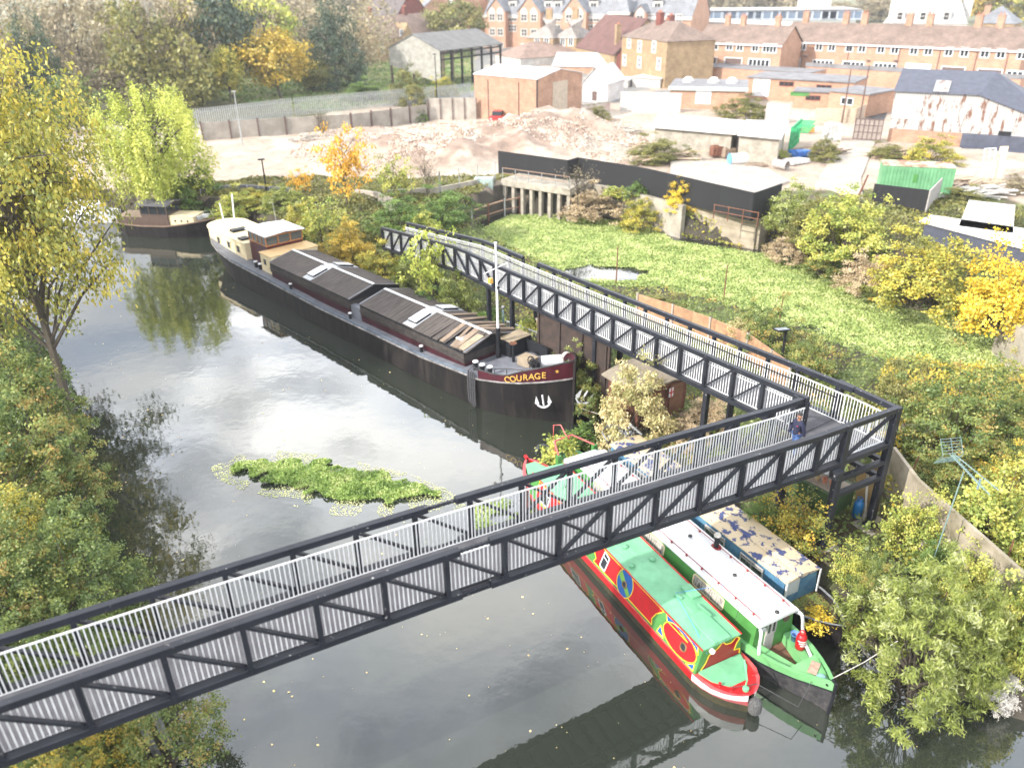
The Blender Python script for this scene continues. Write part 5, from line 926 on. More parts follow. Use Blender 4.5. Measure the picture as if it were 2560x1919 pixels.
# modern offices, big white house etc.
t, fr, L, D, H_ = building('office_building', 'long modern grey office block with strip windows behind the terrace', q3(70, 262), [q3(135, 70), q3(1145, 62)], depth=20, wall=mat('grey_green_cladding', (.32, .34, .32), .7), rm=mat('pale_roof', (0, 0, 0)), ov=.6); wins(t, fr, [q3(x, 98) for x in (240, 400, 560, 720, 880, 1040)], 12.0, 2.6, fm=mat('pale_frame', (.5, .55, .6), .6), gm=mat('blue_glass', (.10, .15, .22), .2, (.16, .2, .26), .6), t_=.3, mull=(.2, .4, .6, .8), name='window_strip'); m = MB(); m.bb(L*.02, L*.98, -1.0, -.5, H_-4.8, H_-4.2); m.bb(L*.66, L*.84, 3, 12, H_+.2, H_+4); m.build('roof_plant', OFFW, t)
t, fr, L, D, H_ = building('office_building', 'white flat roofed hall between the office block and the terrace', q3(20, 300), [q3(20, 140), q3(700, 165)], depth=14, wall=OFFW, rm=SHEETW)
t, fr, L, D, H_ = building('large_house', 'big white house with a steep pale mansard roof and white chimneys', q3(1320, 330), [q3(1312, 150), q3(1845, 155)], depth=20, roof='flat', wall=OFFW, rm=OFFW)
m = MB(); m.add([(0, 0, H_+.2), (L, 0, H_+.2), (L, D, H_+.2), (0, D, H_+.2), (L*.22, D*.35, H_+9), (L*.78, D*.35, H_+9), (L*.78, D*.65, H_+9), (L*.22, D*.65, H_+9)], [(0, 1, 5, 4), (1, 2, 6, 5), (2, 3, 7, 6), (3, 0, 4, 7), (4, 5, 6, 7)]); m.build('mansard', mat('pale_slate', (.48, .5, .52), .7, (.38, .4, .42), .4, kind='tile'), t)
for k in (.18, .46, .74): x = L*k; m = MB(); m.bb(x-1.1, x+1.1, .2, 3, H_+.3, H_+3.0); dm = m.build('dormer', OFFW, t); window(dm, (x, .15, H_+1.7), 1.3, 2.0, (1, 0), OFFW, GLASS, .2, (), rails=(.5,))
chimney(t, L*.08, D*.3, H_+2, 7, 2.2, 1.4, OFFW, 2); chimney(t, L*.96, D*.4, H_+2, 8, 2.6, 1.6, OFFW, 2)
t, fr, L, D, H_ = building('house', 'yellow brick house with grey slate hipped roof at the upper right', q3(1900, 330), [q3(1890, 150), q3(2150, 155)], depth=10, rise=4, roof='hip', wall=TANB, rm=SLATE); chimney(t, L*.2, D*.3, H_+1.5, 2.5, 1.4, .9, BRICK, 2)
# rusty works on the right
A = P(*q3(1335, 905), 2.6); zc = topz(A, q3(0, 585)[1]); a_, b_ = P(*q3(1392, 588), zc), P(*q3(1915, 612), zc); fr = Fr((a_.x, a_.y), (b_.x-a_.x, b_.y-a_.y), 2.6); L = (b_-a_).length; H_ = zc-2.6; zm = fr.py(*q3(1600, 842), 0)[1]
t = thing('works_building', 'rust streaked corrugated works building on an orange brick base with a dark roof', 'building', fr.loc, fr.rot); Lx = L+9.5
m = MB(); m.add([(0, 0, zm), (Lx, 0, zm), (Lx, 0, H_-3.2), (L, 0, H_), (0, 0, H_), (0, .15, zm), (Lx, .15, zm), (Lx, .15, H_-3.2), (L, .15, H_), (0, .15, H_)], [(0, 1, 2, 3, 4), (9, 8, 7, 6, 5)]+[(i, (i+1) % 5, (i+1) % 5+5, i+5) for i in range(5)]); m.build('corrugated_front', RUSTC, t)
m = MB(); m.bb(.05, L*.93, .02, .3, -.5, zm-.003); m.bb(.05, .3, .3, 14, -.5, zm-.003); m.build('brick_base', BRICK, t); m = MB(); m.bb(0, .12, .16, 14, zm, H_-.02); m.build('side_sheet', RUSTC, t)
m = MB(); m.add([(-.3, -.3, H_+.02), (L+.1, -.3, H_+.02), (L+1.4, 7, H_+1.9), (-.3, 7, H_+1.9), (-.3, 14.3, H_), (L+.1, 14.3, H_), (Lx+.4, -.3, H_-3.3), (Lx+.8, 14.3, H_-3.3)], [(0, 1, 2, 3), (3, 2, 5, 4), (1, 6, 2), (2, 6, 7), (2, 7, 5)]); m.build('roof', DARKM, t)
m = MB(); m.bar((L*.55, -.05, H_+.18), (L*.55, 3.4, H_+1.05), 1.6, .06); m.build('rusty_roof_panel', RUSTC, t); window(t, (fr.py(*q3(1442, 712), 0)[0], -.05, fr.py(*q3(1442, 712), 0)[1]), 2.3, 1.7, (1, 0), WHITE, SHEETW, .16, (), rails=(.75,))
m = MB(); m.bb(L*.93, Lx+6, -.35, .1, zm-1.9, zm-.01); m.bb(L*.96, L+6, -1.0, -.35, zm-1.75, zm-1.35); m.build('dark_fascia', DARKM, t); m = MB(); m.bb(L*.93, Lx+4, 0.0, .3, -.4, zm-1.92); m.build('crumbling_wall', mat('crumbling_brick', (.62, .42, .32), .95, (.5, .46, .4), 1.2, kind='brick'), t)
m = MB(); m.bb(L*1.35, L*1.5, -.06, .02, .0, 2.0); m.build('dark_doorway', BLACK, t)
# green container, black panel, skip roofs
a_, b_ = P(*q3(1275, 1240), 2.6), P(*q3(1735, 1265), 2.6); fr = Fr((a_.x, a_.y), (b_.x-a_.x, b_.y-a_.y), 2.6); L = (b_-a_).length; hz = topz(a_, q3(0, 1065)[1])-2.6
GC = mat('green_container', (.16, .38, .2), .6, (.1, .27, .13), .8); t = thing('shipping_container', 'green ribbed shipping container with rust on its roof behind the black panel', 'container', fr.loc, fr.rot); m = MB(); m.bb(0, L, 0, 2.4, 0, hz)
for x in np.arange(.15, L-.1, .3): m.bb(x, x+.15, -.05, -.001, .15, hz-.15)
m.build('body', GC, t); m = MB(); m.bb(-.03, L+.03, -.06, 2.45, hz+.002, hz+.1)
for x in np.arange(.3, L, .6): m.bb(x, x+.25, .1, 2.3, hz+.1, hz+.13)
m.build('roof', mat('container_roof', (.4, .5, .36), .8, (.28, .13, .08), .8, lo=.42, hi=.56), t); m = MB(); m.bb(L*.44, L*.5, -.07, -.05, hz*.45, hz*.75); m.build('side_plate', DGRN, t)
a_, b_ = P(*q3(1215, 1365), 2.0), P(*q3(1560, 1412), 2.0); t = thing('black_panel', 'large plain black panel fence standing below the green container', 'fence', (a_.x, a_.y, 0), Fr((0, 0), (b_.x-a_.x, b_.y-a_.y)).rot); L = (b_-a_).length; z1 = topz(a_, q3(0, 1182)[1]); m = MB(); m.bb(0, L, 0, .1, 1.0, z1); m.build('panel', HOARD, t)
m = MB(); m.bb(L+.01, L+.12, 0, 5.5, 1.0, z1); m.build('grey_side_panel', mat('grey_boards', (.4, .38, .36), .8), t); m = MB(); m.bb(.5, L+1.5, -.3, -.02, -.5, 2.2); m.build('wall_below', CONC, t)
for x in (L*.3, L*.55, L*.95): m = MB(); m.bb(x-.1, x+.1, -.45, -.31, -.5, 2.6); m.build('rusty_post', RUST, t)
def slabroof(label, pts, z, h_, mt=SHEETW, wall=CONC, under=True, cat='shed'):
    w_ = [P(*p, z+h_) for p in pts]; c = w_[0]; t = thing('shed', label, cat, (c.x, c.y, z)); m = MB(); m.prism([(p.x-c.x, p.y-c.y) for p in w_], h_, h_+.15); m.build('roof', mt, t); cc_ = sum((p.to_2d() for p in w_), Vector((0, 0)))/len(w_)
    m = MB(); m.prism([((p.x-cc_.x)*.9+cc_.x-c.x, (p.y-cc_.y)*.9+cc_.y-c.y) for p in w_], -.4, h_-.004); m.build('wall', wall, t); return t
slabroof('long white sheet roofed shed left in the scrap yard, above the hoarding', [qs(1405, 276), qs(1590, 292), qs(1612, 263), qs(1422, 248)], 2.6, 2.6); slabroof('shorter white roofed shed beside the green steel rack', [qs(1592, 293), qs(1688, 302), qs(1704, 266), qs(1612, 261)], 2.6, 2.8)
slabroof('flat roof of pale grey sheets among the yellow bushes on the right', [qs(2070, 492), qs(2187, 508), qs(2192, 447), qs(2092, 436)], 2.6, 1.6)
slabroof('long white edged flat roof with dark side at the right edge', [qs(1985, 480), qs(2260, 552), qs(2262, 505), qs(2010, 468)], 1.6, 2.6, SHEETW, DARKM)
# roads, yard slab
def sheet(name, pts, z, mt, dz=0.0):
    m = MB(); w_ = [P(*p, z) for p in pts]; m.prism([(p.x, p.y) for p in w_], z-.35, z); return tag(m.build(name, mt), kind='structure')
sheet('yard_slab', [q3(-60, 1030), q3(-60, 1150), q3(480, 1245), q3(700, 1160), q3(560, 1080), q3(300, 1040)], 2.9, PALEC); sheet('track', [q3(870, 1180), q3(1180, 1290), q3(1160, 1150), q3(1260, 900), q3(1120, 900), q3(950, 1050)], 2.75, PALEC); sheet('lane', [q3(1180, 770), q3(1310, 780), q3(1400, 560), q3(1330, 560)], 2.7, mat('dark_tarmac', (.07, .07, .075), .9))
# black hoarding
def wallrun(name, label, cat, pts, z0, h_, mt, th=.12, post=None, panel=None, pname='panel', group=None, cap=None, dip=.6):
    """fence or wall following px points at height z0"""
    w_ = [P(*p, z0) if not isinstance(p, Vector) else p for p in pts]; c = w_[0]; t = thing(name, label, cat, (c.x, c.y, z0), 0, group); m = MB()
    for a, b_ in zip(w_[:-1], w_[1:]):
        d = (b_-a).normalized(); a2, b2 = a-c, b_-c; m = MB(); m.bar((a2.x, a2.y, (h_-dip)/2), (b2.x-d.x*.004, b2.y-d.y*.004, (h_-dip)/2), th, h_+dip); m.build(pname, mt, t)
        if cap: m = MB(); m.bar((a2.x, a2.y, h_+.04), (b2.x, b2.y, h_+.04), th+.08, .08); m.build('coping', cap, t)
    if post:
        sp, pw, ph, pm = post
        for a, b_ in zip(w_[:-1], w_[1:]):
            n_ = max(1, int((b_-a).length/sp)); d = (b_-a).normalized(); nn = Vector((d.y, -d.x, 0))
            for k in range(n_+1): q = a+(b_-a)*k/n_-c+nn*(th/2+pw*.4); m = MB(); m.box((q.x, q.y, ph/2-.2), (pw, pw, ph+.4), math.atan2(d.y, d.x)); m.build('post', pm, t)
    return t
def base_from_top(px, v_extra, z): return px
hz_ = 2.9
def under(px, ztop, z0): p = P(*px, ztop); return Vector((p.x, p.y, z0))
ZT = 5.1
wallrun('hoarding', 'long black board hoarding around the yard above the far basin wall', 'fence', [under(q2(x, y), ZT, 2.9) for x, y in ((1018, 970), (1465, 1030))]+[under(q2(1530, 1012), ZT, 2.9), under(q2(1960, 1080), ZT, 2.9), under(q3(480, 1240), ZT, 2.9), under(q3(655, 1180), ZT, 2.9)], 2.9, 2.2, HOARD, dip=.1)
# pier with railing
a_, b_ = under(q2(1035, 1150), 3.2, 0), under(q2(1480, 1215), 3.2, 0); fr = Fr((a_.x, a_.y), (b_.x-a_.x, b_.y-a_.y)); L = (b_-a_).length; t = thing('pier', 'old concrete quay deck on piles with a rusty railing, in front of the hoarding', 'pier', fr.loc, fr.rot)
m = MB(); m.bb(0, L, 0, 4.2, 2.55, 3.2); m.build('deck', CONC, t, bevel=.03)
for x in np.arange(.3, L, 1.05): m = MB(); m.bb(x-.16, x+.16, .1, .5, -1, 2.54); m.build('pile', CONC, t)
m = MB(); m.bb(.2, L, 1.6, 1.8, -1, 2.54); m.build('dark_back_wall', mat('dark_wall_mat', (.06, .055, .045), .8), t)  # wall behind the piles, coloured dark all over
for z in (3.75, 4.25): m = MB(); m.tube([(.1, .15, z), (L-.2, .15, z)], .035, 5); m.build('rail', mat('rusty_rail', (.4, .26, .18), .7), t)
for x in np.linspace(.1, L-.2, 6): m = MB(); m.tube([(x, .15, 3.2), (x, .15, 4.25)], .04, 6); m.build('post', STEEL, t)
m = MB(); m.box((-1.2, -1.2, 2.6), (1.8, .9, 1.6), .5); m.build('pale_tank', mat('pale_teal_tank', (.4, .5, .48), .6), t); 
# rusty frames standing in the mud
for k, (x, y) in enumerate(((735, 1440), (850, 1440), (955, 1400), (1060, 1370), (1155, 1355))):
    p = P(*q2(x, y), .3); tp = topz(p, q2(0, y-95)[1])
    t = thing('mooring_post', 'rusty upright post of the old jetty in the mud, %s' % ('nearest the walkway', 'second from the walkway', 'middle one of the row', 'fourth of the row', 'nearest the quay deck')[k], 'post', (p.x, p.y, -.5), .3, 'rusty jetty posts'); m = MB(); m.tube([(0, 0, 0), (0, 0, tp+.5)], .07, 6); m.build('post_tube', RUST if k % 2 == 0 else STEEL, t)
    if k < 4: p2 = P(*q2((850, 955, 1060, 1155)[k], (1440, 1400, 1370, 1355)[k]), .3); d = Matrix.Rotation(-.3, 3, 'Z') @ Vector((p2.x-p.x, p2.y-p.y, 0)); m = MB(); m.bar((0, 0, tp+.3), (d.x*.9, d.y*.9, tp+.35), .14, .1); m.bar((0, 0, tp-.6), (d.x*.9, d.y*.9, tp-.55), .1, .08); m.build('cross_rail', mat('rusty_rail', (0, 0, 0)), t)
# basin walls
wallrun('retaining_wall', 'stained concrete basin wall below the hoarding, long weedy left stretch', 'wall', [P(*q2(1490, 1330), 0), P(*q2(1800, 1410), 0), P(*q3(10, 1530), 0)], 0, 2.9, CONC, .5)
wallrun('retaining_wall', 'block faced concrete wall end with rusty rail on top beside the basin', 'wall', [P(*q3(10, 1500), 0)+Vector((0, .3, 0)), P(*q3(480, 1600), 0), P(*q3(545, 1560), 0)], 0, 3.1, mat('block_concrete', (.40, .35, .27), .9, (.27, .23, .17), 1.0, kind='brick'), .5)
a_, b_ = under(q3(215, 1390), 3.1, 3.1), under(q3(495, 1445), 3.1, 3.1); t = thing('guard_rail', 'rusty red guard rail on top of the block faced wall', 'railing', tuple(a_), 0); d = b_-a_
for z in (.45, .95): m = MB(); m.tube([(0, 0, z), (d.x, d.y, z)], .04, 5); m.build('rail', RUST, t)
for k in range(4): m = MB(); m.tube([(d.x*k/3, d.y*k/3, -.2), (d.x*k/3, d.y*k/3, 1.0)], .045, 6); m.build('post', RUST, t)
a_ = P(*qs(2175, 668), 1.0); wallrun('retaining_wall', 'broad pale concrete wall top jutting in at the right edge below the yellow maple', 'wall', [under(qs(2192, 678), 2.6, .5), under(qs(2290, 765), 2.6, .5)], .5, 2.1, CONC, 1.4)
# far boundary: palisade and concrete wall
def palisade(label, pts, z0, h_, sp=.32):
    w_ = [P(*p, z0) for p in pts]; c = w_[0]; t = thing('palisade_fence', label, 'fence', (c.x, c.y, z0)); 
    for a, b_ in zip(w_[:-1], w_[1:]):
        m = MB(); L = (b_-a).length; d = (b_-a)/L; a2 = a-c
        for k in range(int(L/sp)): q = a2+d*(k*sp); m.box((q.x, q.y, h_/2), (.17, .04, h_), math.atan2(d.y, d.x))
        m.bar((a2.x, a2.y, .5), (b_.x-c.x, b_.y-c.y, .5), .05, .08); m.bar((a2.x, a2.y, h_-.5), (b_.x-c.x, b_.y-c.y, h_-.5), .05, .08); m.build('pales', STEEL, t)
    return t
palisade('grey steel palisade fence running between the wood and the demolition site', [qs(425, 278), qs(640, 250), qs(945, 222)], 2.6, 2.6); palisade('short grey palisade joining the fence to the brick warehouse', [qs(947, 222), qs(1022, 214)], 2.6, 2.6)
CW = mat('panel_concrete', (.36, .33, .29), .9, (.22, .2, .17), .5)
wallrun('concrete_wall', 'weathered concrete panel wall with dark posts behind the rubble heaps', 'wall', [qs(440, 305), qs(620, 293), qs(760, 285), qs(925, 262)], 2.4, 2.3, CW, .15, (3.0, .2, 2.5, BOARD)); wallrun('concrete_wall', 'paler taller panel wall between the posts and the brick warehouse', 'wall', [qs(927, 261), qs(1030, 259)], 2.4, 3.1, PALEC, .15, (1.7, .14, 3.1, BOARD))
wallrun('board_fence', 'pale boarded fence left of the lane gates in the far yard', 'fence', [q3(860, 790), q3(1120, 790), q3(1180, 760)], 2.6, 1.9, mat('pale_boards', (.62, .5, .38), .8), .1)
wallrun('sheet_gate', 'grey sheet gates beside the green steel rack', 'gate', [q3(545, 775), q3(700, 790)], 2.6, 2.4, mat('grey_boards', (0, 0, 0)), .1); 
a_, b_ = P(*q3(1108, 902), 2.75), P(*q3(1285, 912), 2.75); fr = Fr((a_.x, a_.y), (b_.x-a_.x, b_.y-a_.y), 2.75); L = (b_-a_).length; t = thing('yard_gate', 'brown framed double gate closing the lane beside the works building', 'gate', fr.loc, fr.rot); m = MB(); m.bb(0, L, 0, .05, .1, 2.5); m.build('gate_sheet', mat('gate_grey_brown', (.32, .27, .24), .8), t)
for x in np.linspace(0, L, 7): m = MB(); m.bb(x-.05, x+.05, -.06, -.001, .1, 2.6); m.build('gate_bar', BOARD, t)
for z in (.2, 1.0, 1.8, 2.5): m = MB(); m.bb(0, L, -.05, -.002, z-.04, z+.04); m.build('gate_rail', BOARD, t)
wallrun('ramp_wall', 'pale curved concrete ramp wall at the far end of the walkway', 'wall', [qs(772, 448), qs(820, 455), qs(868, 478)], 1.6, 1.7, PALEC, .35); wallrun('yard_wall', 'low grey wall with thin fence behind the bushes left of the quay deck', 'wall', [qs(830, 432), qs(950, 425), qs(1068, 400)], 2.4, .9, CONC, .3, (2.2, .06, 2.4, STEEL)); wallrun('quay_wall', 'dark grey steel quay wall between the willow and the barge stern', 'wall', [qs(440, 452), qs(520, 442), qs(640, 452)], 1.2, 2.0, mat('quay_grey', (.2, .2, .21), .8, (.1, .1, .11), 1.5), .3, (1.2, .12, 2.0, STEEL))
# orange garden fence beside the walkway
wallrun('garden_fence', 'orange wooden panel fence with pale posts at the near edge of the weedy basin', 'fence', [qs(1375, 690), qs(1450, 715), qs(1530, 745), qs(1610, 782), qs(1660, 820), qs(1700, 850)], 1.0, 1.75, ORW, .06, (1.85, .1, 1.85, PALEC))
# red car far away
cp = P(*q2(1015, 782), 2.6); t = thing('parked_car', 'small red hatchback parked against the brick warehouse wall', 'car', (cp.x, cp.y, 2.6), -1.75); CR = mat('red_car_paint', (.6, .05, .05), .3)
m = MB(); m.loft([[(-.85, y, .35), (-.85, y, .85), (.0, y, .95), (.85, y, .8), (.9, y, .35)] if False else [(x, -.85, .3), (x, -.88, .75), (x, -.8, .95), (x, .8, .95), (x, .88, .75), (x, .85, .3)] for x in (-1.9, -1.5, 1.6, 1.95)], closed=True, capa=True, capb=True); m.build('body', CR, t, bevel=.05)
m = MB(); m.loft([[(x, -w_, .95), (x, -w_*.85, h2), (x, w_*.85, h2), (x, w_, .95)] for x, w_, h2 in ((-1.7, .75, 1.0), (-1.2, .75, 1.45), (.5, .75, 1.45), (1.1, .75, 1.0))], closed=True, capa=True, capb=True); c_ = m.build('cabin_glass', GLASS, t); m = MB(); m.bb(-1.15, .45, -.62, .62, 1.452, 1.48); m.build('roof', CR, t)
for x in (-1.2, 1.2):
    for y in (-.85, .85): m = MB(); m.tube([(x, y-.09, .32), (x, y+.09, .32)], .32, 12); w_ = m.build('wheel', BLACK, t); m = MB(); m.tube([(x, y-.1, .32), (x, y+.1, .32)], .18, 10); m.build('rim', STEEL, w_)
for y in (-.6, .6): m = MB(); m.box((1.95, y, .65), (.06, .3, .14)); m.build('headlight', WHITE, t)
# scrap yard things
def P3(a, b_, z=2.75): return P(*q3(a, b_), z)
p = P3(700, 975); t = thing('steel_rack', 'tall bright green steel storage rack in the scrap yard', 'rack', (p.x, p.y, 2.7), math.atan2(*(P3(795, 872)-P3(692, 978)).yx)-R(90)); hR = topz(p, q3(0, 815)[1])-2.7; GR = mat('bright_green_steel', (.04, .42, .17), .5)
for k in range(7): m = MB(); y = k*1.05; m.bb(-.12, .12, y-.1, y+.1, 0, hR); m.build('upright', GR, t)
for z in (hR*.2, hR*.5, hR*.97): m = MB(); m.bb(-.07, .07, -.1, 6.4, z-.08, z+.08); m.build('rail', GR, t)
for k in range(1, 7):
    for z in (hR*.75, hR*.93): m = MB(); m.bb(.1, 1.7, k*1.05-.05, k*1.05+.05, z-.06, z+.06); m.build('arm', GR, t)
p = P3(548, 1010); t = thing('cable_reel', 'large blue and grey ring shaped reel standing in the scrap yard', 'reel', (p.x, p.y, 2.75), .3)
m = MB(); m.tube([(1.15*math.cos(a), 0, 1.25+1.15*math.sin(a)) for a in np.linspace(0, 6.283, 25)], .2, 6, cap=False); m.build('grey_ring', STEEL, t); m = MB(); m.tube([(.8*math.cos(a), -.1, 1.25+.8*math.sin(a)) for a in np.linspace(0, 6.283, 25)], .14, 6, cap=False); m.build('blue_ring', mat('pale_blue_paint', (.15, .4, .7), .5), t)
p = P3(645, 1085); t = thing('pipe_section', 'short fat pale pipe with rusty mouth lying in the yard', 'pipe', (p.x, p.y, 3.2), 2.2); m = MB(); m.tube([(-.8, 0, 0), (.8, 0, 0)], .45, 16, cap=False); m.tube([(-.8, 0, 0), (.8, 0, 0)], .38, 16, cap=False); m.build('pipe', mat('pipe_pale', (.5, .45, .42), .7), t)
p = P3(370, 1060); t = thing('tank', 'white and blue plastic tank lying on its side in the yard', 'tank', (p.x, p.y, 3.35), .1); m = MB(); m.tube([(-.9, 0, 0), (.9, 0, 0)], .62, 14); m.build('tank_body', SHEETW, t); m = MB(); m.tube([(-1.0, 0, 0), (-.9, 0, 0)], .64, 14); m.build('blue_lid', mat('pale_blue_paint', (0, 0, 0)), t)
for k, (x, y, sx, sy, sz, rz, mt, nm, lab) in enumerate(((240, 1000, 1.6, 1.0, 1.2, .2, RUST, 'scrap_machine', 'rusty brown machine beside the white shed wall'), (310, 1005, 1.5, .9, 1.0, .3, OLDWOOD, 'crate', 'brown slatted crate beside the rusty machine'), (450, 990, 1.8, .8, 1.3, .1, STEEL, 'steel_cage', 'pale wire cage left of the blue ring reel'), (770, 1000, 2.2, 1.5, .7, .4, mat('blue_tarp', (.06, .2, .6), .6), 'tarpaulin_heap', 'bright blue tarpaulin heap below the green rack'), (745, 1045, 2.6, 1.6, .5, .5, SHEETW, 'sheet_stack', 'stack of pale sheets leaning below the blue tarpaulin'), (970, 900, 1.9, 1.2, 2.2, .1, SHEETW, 'white_cabinet', 'white cabinet right of the green rack'), (790, 850, 2.6, 1.2, .8, .2, mat('orange_boards', (.6, .33, .08), .7), 'board_stack', 'orange boards stacked on the green rack foot'), (125, 950, 4.0, .3, 2.0, .05, SHEETW, 'white_board', 'long white board leaning on the left yard shed'), (480, 1065, 2.6, 1.2, .25, .15, OLDWOOD, 'pallet', 'grey pallet lying before the ring reel'))):
    p = P3(x, y); t = thing(nm, lab, nm.replace('_', ' '), (p.x, p.y, 2.75), rz); m = MB(); m.loft([[(-sx/2, -sy/2, 0), (-sx/2*.96, -sy/2*.9, sz*.8), (-sx*.3, 0, sz), (-sx/2*.9, sy/2, sz*.85), (-sx/2, sy/2, 0)], [(sx/2, -sy/2, 0), (sx/2*.9, -sy/2*.95, sz*.9), (sx*.3, 0, sz*.9), (sx/2, sy/2*.9, sz*.7), (sx/2, sy/2, 0)]], closed=True, capa=True, capb=True)
    for j in range(4): m.bb(-sx/2+.05+j*sx*.25, -sx/2+.12+j*sx*.25, -sy/2-.04, -sy/2+.02, 0, sz*.8)
    m.build('heap' if 'heap' in nm else 'body', mt, t)
rs = random.Random(5)
def heap(label, px, z, n_, sp, col_, nm='timber_heap', L_=(1.5, 3.5), cat='timber'):
    p = P(*px, z); m = MB()
    for k in range(n_):
        a = rs.uniform(-.6, .6)+.2; l = rs.uniform(*L_); x, y = rs.gauss(0, sp), rs.gauss(0, sp*.5); h_ = rs.uniform(.05, .7)*max(0.2, 1-abs(x)/(2.5*sp)); m.bar((x-l/2*math.cos(a), y-l/2*math.sin(a), h_), (x+l/2*math.cos(a), y+l/2*math.sin(a), h_+rs.uniform(-.2, .3)), rs.uniform(.1, .3), rs.uniform(.04, .12))
    o = m.build(nm, col_); o.location = (p.x, p.y, z); tag(o, label, cat)
heap('jumbled pale timber heap above the green container', q3(1390, 1000), 2.7, 60, 1.6, mat('pale_timber', (.6, .46, .33), .8, (.36, .27, .2), 3)); heap('broken timber and panels beside the crumbling wall', q3(1830, 1190), 2.7, 60, 2.0, mat('pale_timber', (0, 0, 0)))
heap('white debris heap right of the green container', q3(1990, 1250), 2.8, 50, 1.8, OFFW, 'debris_heap', (.8, 2.2), 'debris'); heap('broken concrete and timber beside the rubble mound', q2(1740, 850), 3.0, 70, 2.2, PALEC, 'debris_heap', (.6, 2.4), 'debris'); heap('long pale planks stacked behind the hoarding', q2(2080, 1020), 3.0, 9, .8, mat('pale_timber', (0, 0, 0)), 'plank_stack', (7, 9), 'planks')
heap('brown broken spoil beside the mound foot', q2(1620, 810), 3.2, 60, 1.2, mat('spoil_brown', (.3, .2, .13), .9), 'debris_heap', (.5, 1.6), 'debris'); heap('small rubble pile with pale lumps on the left of the cleared ground', q2(-150, 900), 2.7, 70, 1.6, PALEC, 'debris_heap', (.4, 1.0), 'debris'); heap('scattered sheets along the concrete panel wall', q2(400, 775), 2.6, 16, 2.4, OFFW, 'debris_heap', (1.0, 2.4), 'debris'); heap('rusty scrap and planks right of the green rack', q3(900, 985), 2.8, 50, 1.4, OLDWOOD, 'timber_heap')
p = P(*q3(1935, 1160), 2.7); t = thing('window_frame', 'white gridded window frame leaning in the yard by the crumbling wall', 'window frame', (p.x, p.y, 2.7), .2)
m = MB()
for x in (0, .6, 1.2): m.bar((x, 0, 0), (x+.0, .5, 2.9), .09, .09)
for z in (0, .75, 1.5, 2.2, 2.9): m.bar((0, z*.17, z), (1.2, z*.17, z), .09, .09)
m.build('grid', WHITE, t); m = MB(); m.bar((1.9, 0, 0), (2.2, .6, 3.0), 1.0, .06, up=(1, 0, 0)); m.build('door_leaf', mat('cream_door', (.75, .62, .42), .6), t)
# street lamps and poles
def lamp(label, px, z, vt, name='street_lamp', head=True, mt=BLACK, r_=.07, cat='street lamp', lean=0):
    p = P(*px, z); h_ = topz(p, vt)-z; t = thing(name, label, cat, (p.x, p.y, z)); m = MB(); m.tube([(0, 0, -.3), (0, 0, h_*.2), (lean, 0, h_)], [r_*1.3, r_*1.2, r_*.8], 8); m.build('pole', mt, t)
    if head: m = MB(); m.bar((lean-.35, 0, h_), (lean+.25, 0, h_+.05), .22, .12); m.build('lamp_head', mt, t)
    return t
lamp('thin dark lamp post on the quay left of the orange tree', qs(577, 420), 2.5, qs(0, 345)[1]); lamp('slim lamp post in front of the palisade fence near the shed', q2(625, 655), 2.6, q2(0, 350)[1]); lamp('grey lamp post standing in the green strip by the yellow tree', q1(1560, 930), 2.6, q1(0, 590)[1], mt=STEEL)
lamp('tall telegraph pole before the low workshops', q3(1040, 790), 2.7, q3(0, 450)[1], 'telegraph_pole', False, BOARD, .1, 'pole'); lamp('second telegraph pole at the lane corner', q3(1150, 790), 2.7, q3(0, 420)[1], 'telegraph_pole', False, BOARD, .1, 'pole')
lamp('leaning rusty post at the end of the pale track', q3(1140, 1300), 2.6, q3(0, 1125)[1], 'rusty_post', False, RUST, .09, 'post', .5)
for k, (x, y, vt, lab) in enumerate(((1330, 628, 530, 'thin pole standing in the open water of the basin'), (1678, 730, 628, 'rusty pole in the weed behind the solar lamp'), (1562, 655, 572, 'short rusty pole in the weed left of the bushes'))): lamp(lab, qs(x, y), 0.0, qs(0, vt)[1], 'rusty_pole', False, RUST, .045, 'pole')
p = P(*qs(1689, 772), 2.0); p = Vector((p.x, p.y, .9)); zt = topz(p, qs(0, 712)[1]); t = thing('solar_lamp', 'black lamp post with a flat solar panel head beside the walkway', 'street lamp', (p.x, p.y, .9), .3); m = MB(); m.tube([(0, 0, 0), (0, 0, zt-.9)], .07, 8); m.build('pole', BLACK, t); m = MB(); m.bar((-.75, -.1, zt-.78), (.15, .05, zt-.9), .42, .07); m.build('lamp_head', BLACK, t); m = MB(); m.bar((-.72, -.1, zt-.735), (.1, .05, zt-.85), .3, .01); m.build('solar_cell', mat('solar_cell', (.25, .28, .32), .2), t)
